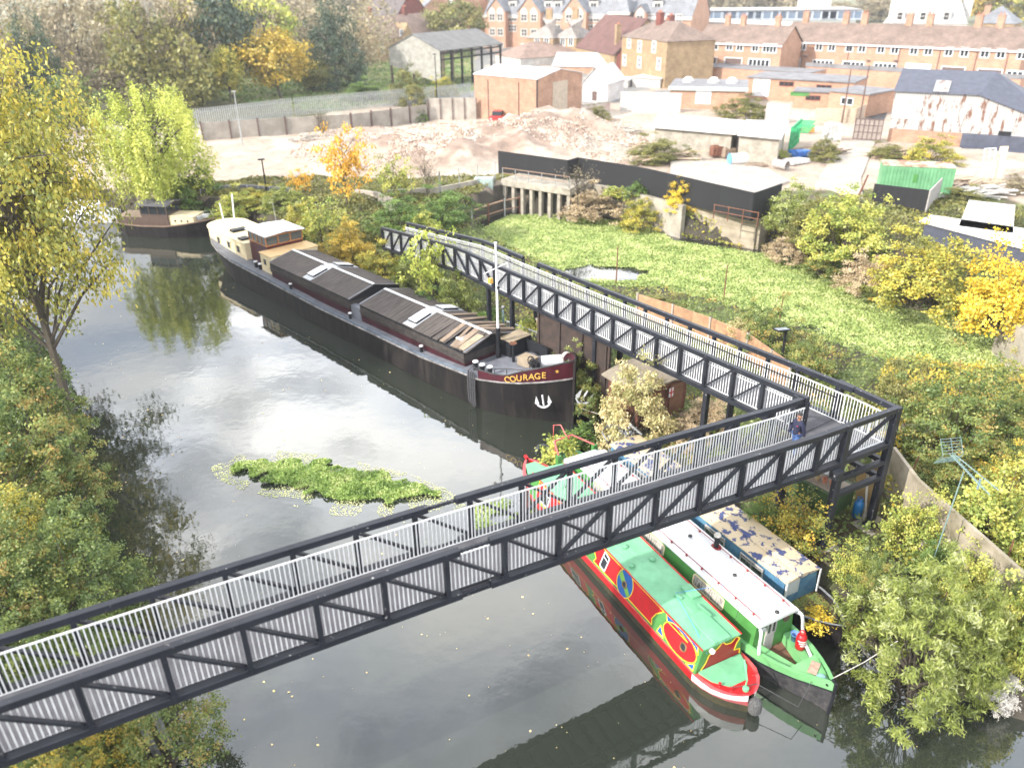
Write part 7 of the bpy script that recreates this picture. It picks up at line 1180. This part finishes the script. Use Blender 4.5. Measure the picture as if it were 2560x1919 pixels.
TR = [
 ('tree', 'big', 140, 850, 1.3, 95, 430, 'goldolive', 'tall thin leaved sycamore with a clear grey trunk standing on the left bank'),
 ('tree', 'big2', 25, 780, 1.8, 45, 400, 'goldolive', 'gold and olive leaved tree filling the upper left edge above the bank'),
 ('tree', 'big2', -60, 690, 2, 60, 460, 'goldolive', 'broad olive and gold tree cut by the left edge of the photo'),
 ('tree', 'big', 90, 665, 2, 200, 400, 'olive', 'loose olive tree leaning over the far end of the left bank'),
 ('bush', 'shrub', 70, 985, 1.6, 690, 270, 'rust', 'yellow olive bank bush at the foot of the grey trunked tree'),
 ('bush', 'shrub', 20, 1120, 2, 830, 320, 'rust', 'rust tinged green bush on the left bank beside the dark reflections'),
 ('bush', 'shrub', 150, 1130, 1, 930, 210, 'rust', 'rusty green bush overhanging the river on the left bank'),
 ('bush', 'ivy', 170, 1330, 1.2, 1090, 300, 'ivy', 'dark ivy covered mound on the left bank just behind the footbridge'),
 ('bush', 'ivy', 30, 1340, 2, 1080, 300, 'rust', 'large mixed green bush at the left edge behind the footbridge'),
 ('bush', 'shrub', 60, 1230, 2, 1010, 200, 'goldolive', 'gold flecked bush between the ivy mound and the left edge'),
 ('bush', 'ivy', 375, 1625, .6, 1440, 250, 'rust', 'green and yellow bush on the river edge in front of the footbridge, bottom left'),
 ('bush', 'ivy', 190, 1680, 1.2, 1530, 240, 'mixed', 'low leafy bush below the footbridge at the bottom left corner'),
 ('bush', 'ivy', 20, 1500, 2, 1330, 260, 'ivy', 'green bush seen through the footbridge railings at the left edge'),
 ('bush', 'ivy', 200, 1470, 1.2, 1290, 200, 'ivy', 'ivy bush seen through the footbridge railings above the bank corner'),
 ('willow_tree', 'weep', 358, 440, 2.2, 180, 205, 'lime', 'bright yellow green weeping willow beyond the motor boat'),
 ('bush', 'bush', 425, 445, 1.5, 345, 120, 'green', 'dark green bush at the foot of the willow'),
 ('bush', 'bush2', 520, 465, 1.5, 402, 110, 'yg', 'yellow green bush on the quay behind the barge stern'),
 ('bush', 'bush', 620, 450, 2.2, 398, 90, 'grey', 'pale green bush behind the wheelhouse roof'),
 ('bush', 'bush2', 560, 440, 2.2, 400, 80, 'goldolive', 'olive bush behind the white stern posts'),
 ('tree', 'ever', 115, 262, 2.5, 5, 105, 'dark', 'ivy clad dark green tree left in the far wood'),
 ('tree', 'far2', 258, 238, 2.5, 148, 118, 'brown', 'round brown olive tree low in front of the far wood'),
 ('tree', 'far3', 195, 235, 2.5, -30, 160, 'brown', 'tall bare looking grey brown tree behind the round brown tree'),
 ('tree', 'far3', 330, 232, 2.5, -20, 165, 'olive', 'tall olive brown tree in the middle of the far wood'),
 ('tree', 'far3', 405, 222, 2.5, -30, 150, 'brown', 'tall brownish tree left of the dark green ones in the far wood'),
 ('tree', 'far', 505, 212, 2.5, -25, 130, 'dark', 'tall dark green tree left of the bright yellow tree'),
 ('tree', 'far3', 462, 205, 2.5, -35, 130, 'goldolive', 'tall light olive tree behind the dark green tree'),
 ('tree', 'far', 498, 222, 2.5, 102, 72, 'goldolive', 'small golden brown tree in front of the dark green tree'),
 ('tree', 'far', 606, 212, 2.5, 64, 135, 'gold', 'bright yellow tree standing out at the edge of the far wood'),
 ('tree', 'far3', 590, 185, 2.5, -30, 150, 'yg', 'tall pale yellow green tree behind the bright yellow tree'),
 ('tree', 'ever', 730, 192, 2.5, -25, 132, 'dark', 'very dark tall evergreen beside the dark brown house'),
 ('tree', 'far3', 35, 262, 2.5, 30, 150, 'brown', 'brown leaved tree in the far wood near the left edge'),
 ('tree', 'far2', 440, 228, 2.5, 150, 90, 'olive', 'low dark olive tree left of the small golden brown tree'),
 ('tree', 'far2', 170, 290, 2.5, 165, 110, 'rust', 'dark ivy and rust coloured thicket tree left of the willow'),
 ('tree', 'far', 675, 200, 2.5, 130, 80, 'olive', 'low green tree between the yellow tree and the dark evergreen'),
 ('bush', 'bush', 885, 226, 2.5, 143, 85, 'olive', 'large olive bush growing through the corner of the open shed'),
 ('bush', 'bush', 958, 216, 2.5, 160, 60, 'goldolive', 'golden bush beneath the pale shed gable'),
 ('bush', 'bush2', 790, 216, 2.5, 168, 90, 'green', 'green bush at the foot of the dark evergreen'),
 ('tree', 'far', 985, 118, 2.5, 2, 125, 'olive', 'rounded olive garden tree behind the open shed roof'),
 ('tree', 'far', 920, 100, 2.5, 4, 55, 'orange', 'small bright orange tree in front of the gabled flats'),
 ('tree', 'young', 752, 448, 2.4, 268, 120, 'orange', 'slender orange leaved tree on the demolition site edge'),
 ('tree', 'young', 655, 425, 2.4, 362, 60, 'orange', 'small pale orange sapling left of the slender orange tree'),
 ('tree', 'young', 855, 440, 2.4, 335, 95, 'yg', 'thin yellow green sapling tree right of the orange tree'),
 ('sapling', 'twig', 925, 445, 2.4, 305, 75, 'brown', 'bare reddish brown saplings before the rubble mound'),
 ('sapling', 'twig', 700, 298, 2.5, 225, 70, 'brown', 'bare brown scrub in front of the concrete panel wall'),
 ('bush', 'bush', 908, 262, 2.5, 232, 32, 'green', 'small round green bush against the pale concrete panels'),
 ('tree', 'bush2', 755, 572, 1.2, 468, 115, 'gold', 'golden feathery willow bush on the bank behind the wheelhouse'),
 ('tree', 'young', 700, 545, 1.2, 425, 115, 'yg', 'pollarded pale yellow willow beside the wheelhouse roof'),
 ('bush', 'bush', 650, 520, 1.2, 430, 70, 'goldolive', 'yellow olive bush behind the wheelhouse'),
 ('bush', 'bush2', 822, 612, 1.1, 525, 112, 'goldolive', 'orange and olive bush beside the rear hatch roof'),
 ('bush', 'bush', 872, 630, 1.1, 560, 66, 'grey', 'rounded grey green bush behind the gap between the hatches'),
 ('tree', 'young', 935, 668, 1.1, 492, 130, 'lime', 'light lime green tree growing against the walkway'),
 ('bush', 'bush', 985, 690, 1.1, 590, 100, 'grey', 'grey green bush under the walkway beside the front hatch'),
 ('bush', 'bush2', 930, 700, 1.0, 620, 90, 'green', 'green bush at the foot of the lime green tree'),
 ('bush', 'small', 1050, 715, 1.0, 660, 60, 'green', 'small green shrub inside the bank handrail'),
 ('bush', 'bush', 865, 495, 2.2, 418, 120, 'green', 'dark green bush at the far end of the walkway'),
 ('bush', 'bush2', 965, 478, 2.0, 398, 130, 'green', 'spreading green bush above the rusty jetty posts'),
 ('bush', 'bush', 910, 520, 1.5, 450, 90, 'yg', 'yellow green creeper bush beside the walkway end'),
 ('bush', 'small', 1152, 735, 1.2, 672, 48, 'yg', 'leafy plant spilling over the squat brown pillar'),
 ('bush', 'shrub', 1235, 790, 1.0, 700, 110, 'grey', 'grey green buddleia behind the barge bow, nearer the winch'),
 ('bush', 'shrub', 1262, 850, .8, 745, 100, 'grey', 'hanging grey green bush between the barge stem and leeboard'),
 ('bush', 'bush2', 1262, 890, .5, 790, 80, 'rust', 'dark bush overhanging the water below the grey green buddleia'),
 ('tree', 'bush', 1368, 955, .9, 768, 150, 'pale', 'pale gold and cream leaved tree hiding the garden hut'),
 ('bush', 'small', 1205, 1010, .1, 925, 90, 'yg', 'yellow green shrub hanging over the stern of the white roofed boat'),
 ('bush', 'small', 1250, 960, .1, 915, 70, 'green', 'green plant at the waterline beside the barge stem'),
 ('bush', 'bush2', 1530, 920, 1.1, 850, 100, 'tan', 'dry straw coloured scrub on the grass below the walkway'),
 ('bush', 'bush', 1480, 960, 1.0, 905, 90, 'tan', 'dry pale scrub just behind the footbridge railings'),
 ('tree', 'maple', 1712, 1175, .9, 1062, 150, 'mixed', 'large leaved gold and green tree under the footbridge beside the blue boat'),
 ('bush', 'ivy', 1640, 1150, .9, 1065, 90, 'green', 'green bush beneath the footbridge left of the gold leaved tree'),
 ('bush', 'maple', 1965, 1190, 1.2, 1058, 125, 'yg', 'yellow green leaved bush beside the stained concrete wall'),
 ('bush', 'maple', 1842, 1262, 1.0, 1172, 85, 'yg', 'fresh yellow and green shoots beside the column pad'),
 ('bush', 'lance', 1962, 1485, .6, 1198, 300, 'grey', 'huge grey green buddleia hanging over the water beside the green bow'),
 ('bush', 'lance', 2085, 1455, .8, 1250, 150, 'grey', 'grey green buddleia behind and right of the largest one'),
 ('bush', 'lance', 1875, 1350, .9, 1200, 120, 'rust', 'olive bush behind the flaking blue boat bow'),
 ('bush', 'maple', 2170, 1440, .9, 1230, 140, 'yg', 'yellow and green creeper bush at the right edge behind the buddleias'),
 ('bush', 'bush2', 2150, 1510, .2, 1440, 90, 'fade', 'faded grey dead stems and leaves over the water, bottom right'),
 ('bush', 'maple', 2085, 1290, 1.2, 1185, 120, 'yg', 'yellow green creeper hanging over the near face of the stained wall'),
 ('bush', 'shrub', 2190, 1370, 1.2, 1235, 150, 'rust', 'dark green creeper bush at the right edge against the stained wall'),
 ('bush', 'bush', 2010, 1250, 1.1, 1165, 90, 'green', 'low green bush at the foot of the stained wall beside the stump'),
 ('bush', 'maple', 2130, 1180, 1.3, 1010, 210, 'yg', 'bright yellow leaved bush behind the television aerial'),
 ('bush', 'shrub', 2030, 985, 1.3, 760, 260, 'rust', 'big olive and rust coloured bush right of the landing'),
 ('bush', 'shrub', 2150, 960, 1.3, 800, 190, 'rust', 'olive bush with orange tips at the right edge above the aerial'),
 ('bush', 'shrub', 2185, 1110, 1.3, 930, 150, 'mixed', 'yellow flecked green bush at the right edge beside the aerial'),
 ('bush', 'bush2', 1925, 900, 1.2, 765, 130, 'olive', 'brown green thicket just behind the landing corner'),
 ('bush', 'bush2', 2010, 1065, 1.3, 985, 130, 'rust', 'dense green thicket behind the top of the stained wall'),
 ('bush', 'shrub', 1650, 765, 1.0, 640, 165, 'rust', 'wide olive bush with rusty tips behind the orange fence'),
 ('bush', 'bush2', 1738, 820, 1.0, 715, 115, 'rust', 'green bush right behind the solar lamp'),
 ('bush', 'bush', 1590, 760, 1.0, 690, 90, 'pale', 'pale yellow green creeper over the orange fence'),
 ('bush', 'bush2', 1440, 672, .6, 636, 100, 'olive', 'low olive growth at the water edge before the orange fence'),
 ('tree', 'bush2', 1985, 655, 1.6, 482, 225, 'goldolive', 'broad golden olive shrub beside the white edged roof'),
 ('tree', 'maple', 2150, 705, 1.8, 505, 190, 'yellow', 'bright yellow and orange maple at the right edge'),
 ('tree', 'bush', 1822, 545, 2.2, 405, 165, 'yg', 'rounded yellow green bush tree in front of the black panel'),
 ('tree', 'bush2', 1705, 490, 2.4, 385, 105, 'grey', 'dark grey green bush beside the hoarding corner'),
 ('bush', 'bush', 1755, 520, 2.2, 420, 100, 'olive', 'dark olive bush between the two yellow green ones'),
 ('bush', 'bush2', 1865, 625, .9, 540, 115, 'tan', 'pale brown scrub at the basin edge below the rounded bush'),
 ('bush', 'bush2', 1780, 590, .6, 515, 100, 'rust', 'russet scrub along the basin bank'),
 ('bush', 'bush', 1700, 558, .5, 505, 85, 'tan', 'tan scrub at the end of the block faced wall'),
 ('bush', 'bush2', 1925, 640, .8, 560, 90, 'gold', 'golden scrub at the basin edge below the broad shrub'),
 ('bush', 'bush2', 1280, 468, .6, 395, 120, 'tan', 'bleached tan bush overhanging the basin wall beside the quay'),
 ('tree', 'twig', 1248, 440, 2.2, 338, 110, 'brown', 'bare branching grey tree against the black hoarding'),
 ('bush', 'bush', 1380, 490, .4, 425, 85, 'goldolive', 'olive bush hanging over the stained basin wall'),
 ('bush', 'bush', 1470, 450, 2.2, 385, 75, 'yellow', 'bright yellow bush in front of the hoarding'),
 ('bush', 'small', 1330, 430, 2.3, 395, 55, 'yg', 'small yellow green plant on top of the basin wall'),
 ('bush', 'small', 1432, 485, .5, 458, 40, 'yellow', 'small yellow plant hanging low on the basin wall'),
 ('bush', 'small', 1372, 425, 2.6, 388, 40, 'green', 'little blue green plant against the hoarding'),
 ('bush', 'bush', 1605, 252, 2.6, 205, 105, 'olive', 'rounded olive bush in the yard before the low workshops'),
 ('bush', 'bush2', 1420, 345, 2.7, 290, 130, 'olive', 'green scrub in front of the long white sheet roof'),
 ('bush', 'bush', 1290, 262, 2.6, 225, 55, 'olive', 'green bush beside the low patchy yard wall'),
 ('bush', 'small', 1675, 340, 2.8, 320, 55, 'yg', 'weedy green clump beside the ring shaped reel'),
 ('bush', 'bush', 2010, 352, 2.7, 292, 105, 'goldolive', 'olive bush in front of the rusty works building'),
 ('bush', 'bush2', 1915, 340, 2.7, 305, 80, 'olive', 'green scrub between the lane gate and the timber heap'),
 ('bush', 'bush', 1780, 345, 2.8, 295, 60, 'olive', 'green scrub behind the blue tarpaulin heap'),
 ('bush', 'bush2', 2080, 440, 2.4, 400, 90, 'olive', 'thin green scrub right of the green container'),
 ('bush', 'bush2', 2190, 420, 2.4, 370, 80, 'brown', 'brown scrub at the right edge beside the pale sheet roof'),
 ('tree', 'far', 2110, 50, 2.5, -40, 120, 'gold', 'yellow tree rising behind the small slate roofed house'), ('tree', 'far2', 2190, 52, 2.5, -50, 120, 'goldolive', 'olive gold tree at the top right corner'),
 ('tree', 'far2', 1900, 48, 2.5, -2, 120, 'brown', 'brown misty tree behind the modern office block'), ('tree', 'far2', 1800, 48, 2.5, 4, 110, 'brown', 'far brown tree group right of the office roof'),
]
for a in TR: plant(*a)
p_ = BN.W(-.75, -.3, .63); plant('plant', 'small', 0, 0, .63, 1318, 62, 'yellow', 'straw yellow plant growing in the blue boat bow well', None, 'plant', p_)
p_ = BN.W(-1.5, .2, .63); plant('plant', 'small', 0, 0, .63, 1305, 62, 'rust', 'tangled dead brown plants in the blue boat bow well', None, 'plant', p_)
# reeds
rp = S(2135, 715, .1); m = MB()
for k in range(160): a = rv.uniform(0, 6.28); l = rv.uniform(.8, 1.9); s_ = rv.uniform(.1, .7); m.tube([(.3*math.cos(a), .3*math.sin(a), 0), (.3*math.cos(a)+s_*l*math.cos(a)*.5, .3*math.sin(a)+s_*l*math.sin(a)*.5, l*.8), (.3*math.cos(a)+s_*l*math.cos(a), .3*math.sin(a)+s_*l*math.sin(a), l*(.9-s_*.6))], [.02, .018, .005], 3, cap=False)
o = m.build('reeds', mat('dry_reed', (.55, .45, .33), .9), recalc=False); o.location = rp; tag(o, 'clump of dry pale reeds at the basin edge below the maple', 'reeds')
# ---- ground cover
def cover(name, poly, n, size, hmax, mt, seed, z0=None, keep=None, aspect=1.4, sc_=2.2, up=.9):
    rs = np.random.RandomState(seed); q = np.array(poly); lo = q.min(0); hi = q.max(0); X_ = rs.uniform(lo[0], hi[0], n*3); Y_ = rs.uniform(lo[1], hi[1], n*3); k = in_poly(X_, Y_, poly)
    if keep is not None: k &= keep(X_, Y_)
    X_, Y_ = X_[k][:n], Y_[k][:n]; base_ = height(X_, Y_) if z0 is None else np.full(len(X_), z0); nn = vnoise(X_, Y_, sc_, seed); n2_ = vnoise(X_, Y_, sc_*.35, seed+1); z = np.maximum(base_, 0)+hmax*(nn*.7+n2_*.3)*rs.uniform(.5, 1, len(X_)); r = vnoise(X_, Y_, sc_*.6, seed+2)*.55+rs.rand(len(X_))*.45
    me = leafmesh(name, np.stack([X_, Y_, z], 1), size, r, aspect, up, None, seed, mt); o = bpy.data.objects.new(name, me); COL.objects.link(o); return tag(o, kind='stuff')
LB_ = [(-9.2, 13), (-11, 18.5), (-14.4, 22.6), (-18.8, 29.2), (-22.3, 35.7), (-26.8, 42.7), (-33.5, 51), (-41, 58), (-60, 71), (-75, 60), (-50, 30), (-26, 10), (-14, 4)]
cover('undergrowth', LB_, 70000, .16, 1.3, V['ivy'], 31)
SP_ = [(-21, 67), (-12.5, 58.3), (-4, 49.3), (4.6, 40.4), (6.6, 36), (6.8, 33), (5.6, 31.4), (6.2, 29.5), (8.8, 27.2), (10.2, 24.7), (12.2, 21.4), (13.2, 19), (16, 17.2), (24, 15.6), (40, 14), (44, 30), (35, 31.6), (31, 35.6), (27.2, 38.7), (22, 40.2), (19.7, 43), (15.7, 48.6), (10.6, 52.6), (6.0, 53.8), (1.5, 59.6), (-4.5, 71)]
cover('undergrowth', SP_, 60000, .13, .55, V['rust'], 32); cover('undergrowth', [(14, 22), (16.5, 18.5), (24, 16.2), (40, 14.5), (42, 31), (34, 31.5), (30, 36), (26.5, 38.2), (21, 39.5), (17, 33)], 50000, .13, 1.5, V['mixed'], 33)
BK_ = [(23, 63.5), (24.3, 60.2), (26.2, 56.3), (31.6, 49), (38.2, 43.4), (46, 33), (60, 36), (50, 62), (36, 70), (28, 70)]
cover('undergrowth', BK_, 26000, .2, .9, V['olive'], 34); cover('undergrowth', [(-24, 73.5), (-20, 67.8), (-12, 58.5), (-5, 70), (-1, 79), (5, 77.6), (3, 82), (-12, 80), (-20, 82), (-40, 80), (-38, 77)], 22000, .22, .7, V['olive'], 35)
cover('undergrowth', [(p.x, p.y) for p in fl], 26000, .4, .6, V['green'], 36, sc_=5); cover('undergrowth', [(p.x, p.y-.2) for p in _pw]+[(24.5, 61), (25, 64), (15, 75), (5, 79)], 5000, .2, .6, V['goldolive'], 37)
# distant wood behind everything on the left, reading as one mass
def wood(name, x0, x1, y0, y1, n, h0, h1, mt, seed, leaf=.55):
    rs = np.random.RandomState(seed); P_ = []; R_ = []
    for k in range(n):
        cx_, cy_ = rs.uniform(x0, x1), rs.uniform(y0, y1); H_ = rs.uniform(h0, h1); W_ = H_*rs.uniform(.28, .42); m_ = 620; d = rs.normal(size=(m_, 3)); d /= np.linalg.norm(d, axis=1)[:, None]; rr_ = rs.uniform(.55, 1, m_)*(1+.25*np.cos(3*np.arctan2(d[:, 1], d[:, 0])+k)*np.cos(4*d[:, 2]+k)); P_.append(np.stack([cx_+d[:, 0]*rr_*W_, cy_+d[:, 1]*rr_*W_, 2.5+H_*.5+d[:, 2]*rr_*H_*.48], 1)); R_.append(rs.rand()*.5+rs.rand(m_)*.5)
    me = leafmesh(name, np.concatenate(P_), leaf, np.concatenate(R_), 1.4, .5, None, seed, mt); o = bpy.data.objects.new(name, me); COL.objects.link(o); return tag(o, kind='stuff')
wood('wood', -150, -28, 165, 215, 70, 14, 20, V['brown'], 41); wood('wood', -140, -50, 120, 165, 34, 10, 16, V['olive'], 42); wood('wood', -200, 260, 420, 520, 90, 14, 20, V['brown'], 43, 1.3); wood('wood', -110, -55, 88, 120, 26, 7, 13, V['goldolive'], 44)
# ---- weed on the basin and the floating island
holes = [(S(1305, 590), 3.4, 1.6), (S(1385, 632), 2.0, .9), (S(1500, 655), 2.0, .6), (S(1745, 712), 1.1, .5)]
def keepw(X_, Y_):
    k = dist_poly(X_, Y_, POND) > .25+1.6*vnoise(X_, Y_, 3, 51)*(Y_ > 58)
    for p, a, b_ in holes: k &= ((X_-p.x)/a)**2+((Y_-p.y)/b_)**2+(vnoise(X_, Y_, .8, 52)-.5)*1.5 > 1
    return k
WD = leafmat('basin_weed', [(.12, .18, .045), (.23, .3, .085), (.34, .4, .14), (.46, .49, .23)], .1); 
inner = (X > -10) & (X < 50) & (Y > 28) & (Y < 80)
xs_ = np.arange(-6, 46, .45); ys_ = np.arange(28, 79, .45); A_, B_ = np.meshgrid(xs_, ys_); kk = in_poly(A_, B_, POND) & keepw(A_, B_); hz2 = .03+.05*vnoise(A_, B_, 2, 53); ii = np.arange(A_.size).reshape(A_.shape); kf = (kk[:-1, :-1] & kk[1:, :-1] & kk[:-1, 1:] & kk[1:, 1:])
fq = np.stack([ii[:-1, :-1][kf], ii[:-1, 1:][kf], ii[1:, 1:][kf], ii[1:, :-1][kf]], 1); me = bpy.data.meshes.new('water_weed'); fastmesh(me, np.stack([A_, B_, hz2], -1).reshape(-1, 3), fq); me.materials.append(mat('weed_mat', (.28, .34, .12), .9, (.16, .21, .065), 1.2, stretch=(.6, 1.6, 1), detail=8)); o = bpy.data.objects.new('water_weed', me); COL.objects.link(o); tag(o, kind='stuff')
cover('water_weed', POND, 130000, .11, .17, WD, 54, 0.04, keepw, 1.8, 1.3, 1.3)
isl = [S(*p) for p in ((485, 1012), (520, 985), (575, 978), (700, 990), (850, 1018), (925, 1045), (962, 1068), (945, 1080), (880, 1098), (790, 1100), (690, 1088), (610, 1062), (540, 1045), (500, 1030))]; isl = [(p.x, p.y) for p in isl]
WI = leafmat('floating_weed', [(.05, .1, .02), (.15, .24, .05), (.28, .37, .1), (.46, .48, .22)], .2)
cover('floating_weed', isl, 15000, .085, .30, WI, 55, .02, lambda a, b_: dist_poly(a, b_, isl) > .05+.9*vnoise(a, b_, .55, 77)*vnoise(a, b_, 1.7, 78)*1.6, 1.5, .9, .8)
cx_ = sum(p[0] for p in isl)/14; cy_ = sum(p[1] for p in isl)/14; isl2 = [(cx_+(x-cx_)*1.16+.15, cy_+(y-cy_)*1.3-.35) for x, y in isl]; cover('floating_weed', isl2, 5200, .05, .012, leafmat('pale_weed', [(.3, .36, .12), (.5, .52, .25), (.6, .58, .35)], .1), 56, .012, lambda a, b_: vnoise(a, b_, .7, 57) > .42, 1.3, .6, 6)
# weed island seen through the railings and leaves fallen on the river
cover('floating_weed', [(-1.6, 26.5), (1.0, 25.6), (1.3, 27.3), (-.6, 28.8), (-1.8, 28.2)], 2600, .08, .2, WI, 58, .02, lambda a, b_: vnoise(a, b_, .7, 59) > .35)
riv = [(-9, 12), (-14, 22), (-22, 35), (-30, 48), (-22, 58), (-10, 44), (2, 34), (1, 28), (5, 19), (12, 16), (14, 8), (4, 6)]
cover('fallen_leaves', riv, 170, .085, .0, leafmat('fallen_leaf', [(.45, .3, .1), (.7, .55, .3), (.75, .68, .2)], .1), 60, .012, lambda a, b_: vnoise(a, b_, 3, 61) > .35, 1.2, 2, 9); cover('fallen_leaves', riv, 380, .03, .0, leafmat('fallen_leaf', [(.5, .4, .2), (.7, .6, .4), (.8, .75, .5)]), 62, .012, None, 1.2, 2, 9)
RBM = leafmat('rubble_pieces', [(.2, .13, .1), (.38, .28, .22), (.5, .44, .38), (.62, .6, .56)], 0)
site = [tuple(P(*q, 2.6))[:2] for q in (q2(-330, 1000), q2(-250, 850), q2(300, 800), q2(900, 780), q2(1400, 720), q2(1800, 760), q2(2050, 900), q2(1950, 1070), q2(1450, 1010), q2(1000, 990), q2(600, 1080), q2(100, 1120))]
cover('rubble', site, 26000, .2, .12, RBM, 71, None, lambda a, b_: vnoise(a, b_, 3, 72)+.5*vnoise(a, b_, .8, 73) > .72, 1.2, 2, .25)
# grey stump and fallen trunk
p = S(1980, 1215, 1.1); o = MB().tube([(0, 0, -.1), (.03, .02, .5), (.1, .1, .9)], [.2, .16, .12], 9).build('tree_stump', mat('pale_bark', (.42, .38, .34), .9, (.3, .27, .24), 6)); o.location = p; tag(o, 'pale grey stump under the yellow green bush beside the wall', 'stump')
a_ = S(2000, 622, .6); b_ = S(2085, 690, .4); o = MB().tube([(0, 0, 0), (b_-a_)*.5+Vector((0, 0, .15)), b_-a_], [.16, .13, .08], 7).build('fallen_trunk', mat('pale_bark', (0, 0, 0))); o.location = a_; tag(o, 'fallen pale trunk slanting down to the dark basin corner', 'log')
m = MB(); a_ = S(330, 1555, 1.0); z_ = topz(a_, 1540*1.157); 
for k, (x, y) in enumerate(((0, 0), (.3, .25))): m.bar((x, y, 0), (x-.25, y-.1, 2.6), .16, .12)
o = m.build('steel_props', STEEL); o.location = S(345, 1640, .6); tag(o, 'pair of steel props in the bushes below the footbridge, bottom left', 'prop')
# ---- the air
m = MB(); m.bb(-330, 420, -60, 560, -3.2, 46); hz3 = bpy.data.materials.new('haze'); hz3.use_nodes = True; nt = hz3.node_tree; nt.nodes.clear(); vp = N(nt, 'ShaderNodeVolumePrincipled'); vp.inputs['Color'].default_value = (.93, .95, 1, 1); vp.inputs['Density'].default_value = .00034; vp.inputs['Anisotropy'].default_value = .2
oo = N(nt, 'ShaderNodeOutputMaterial'); nt.links.new(vp.outputs[0], oo.inputs['Volume']); tag(m.build('haze', hz3), kind='stuff')
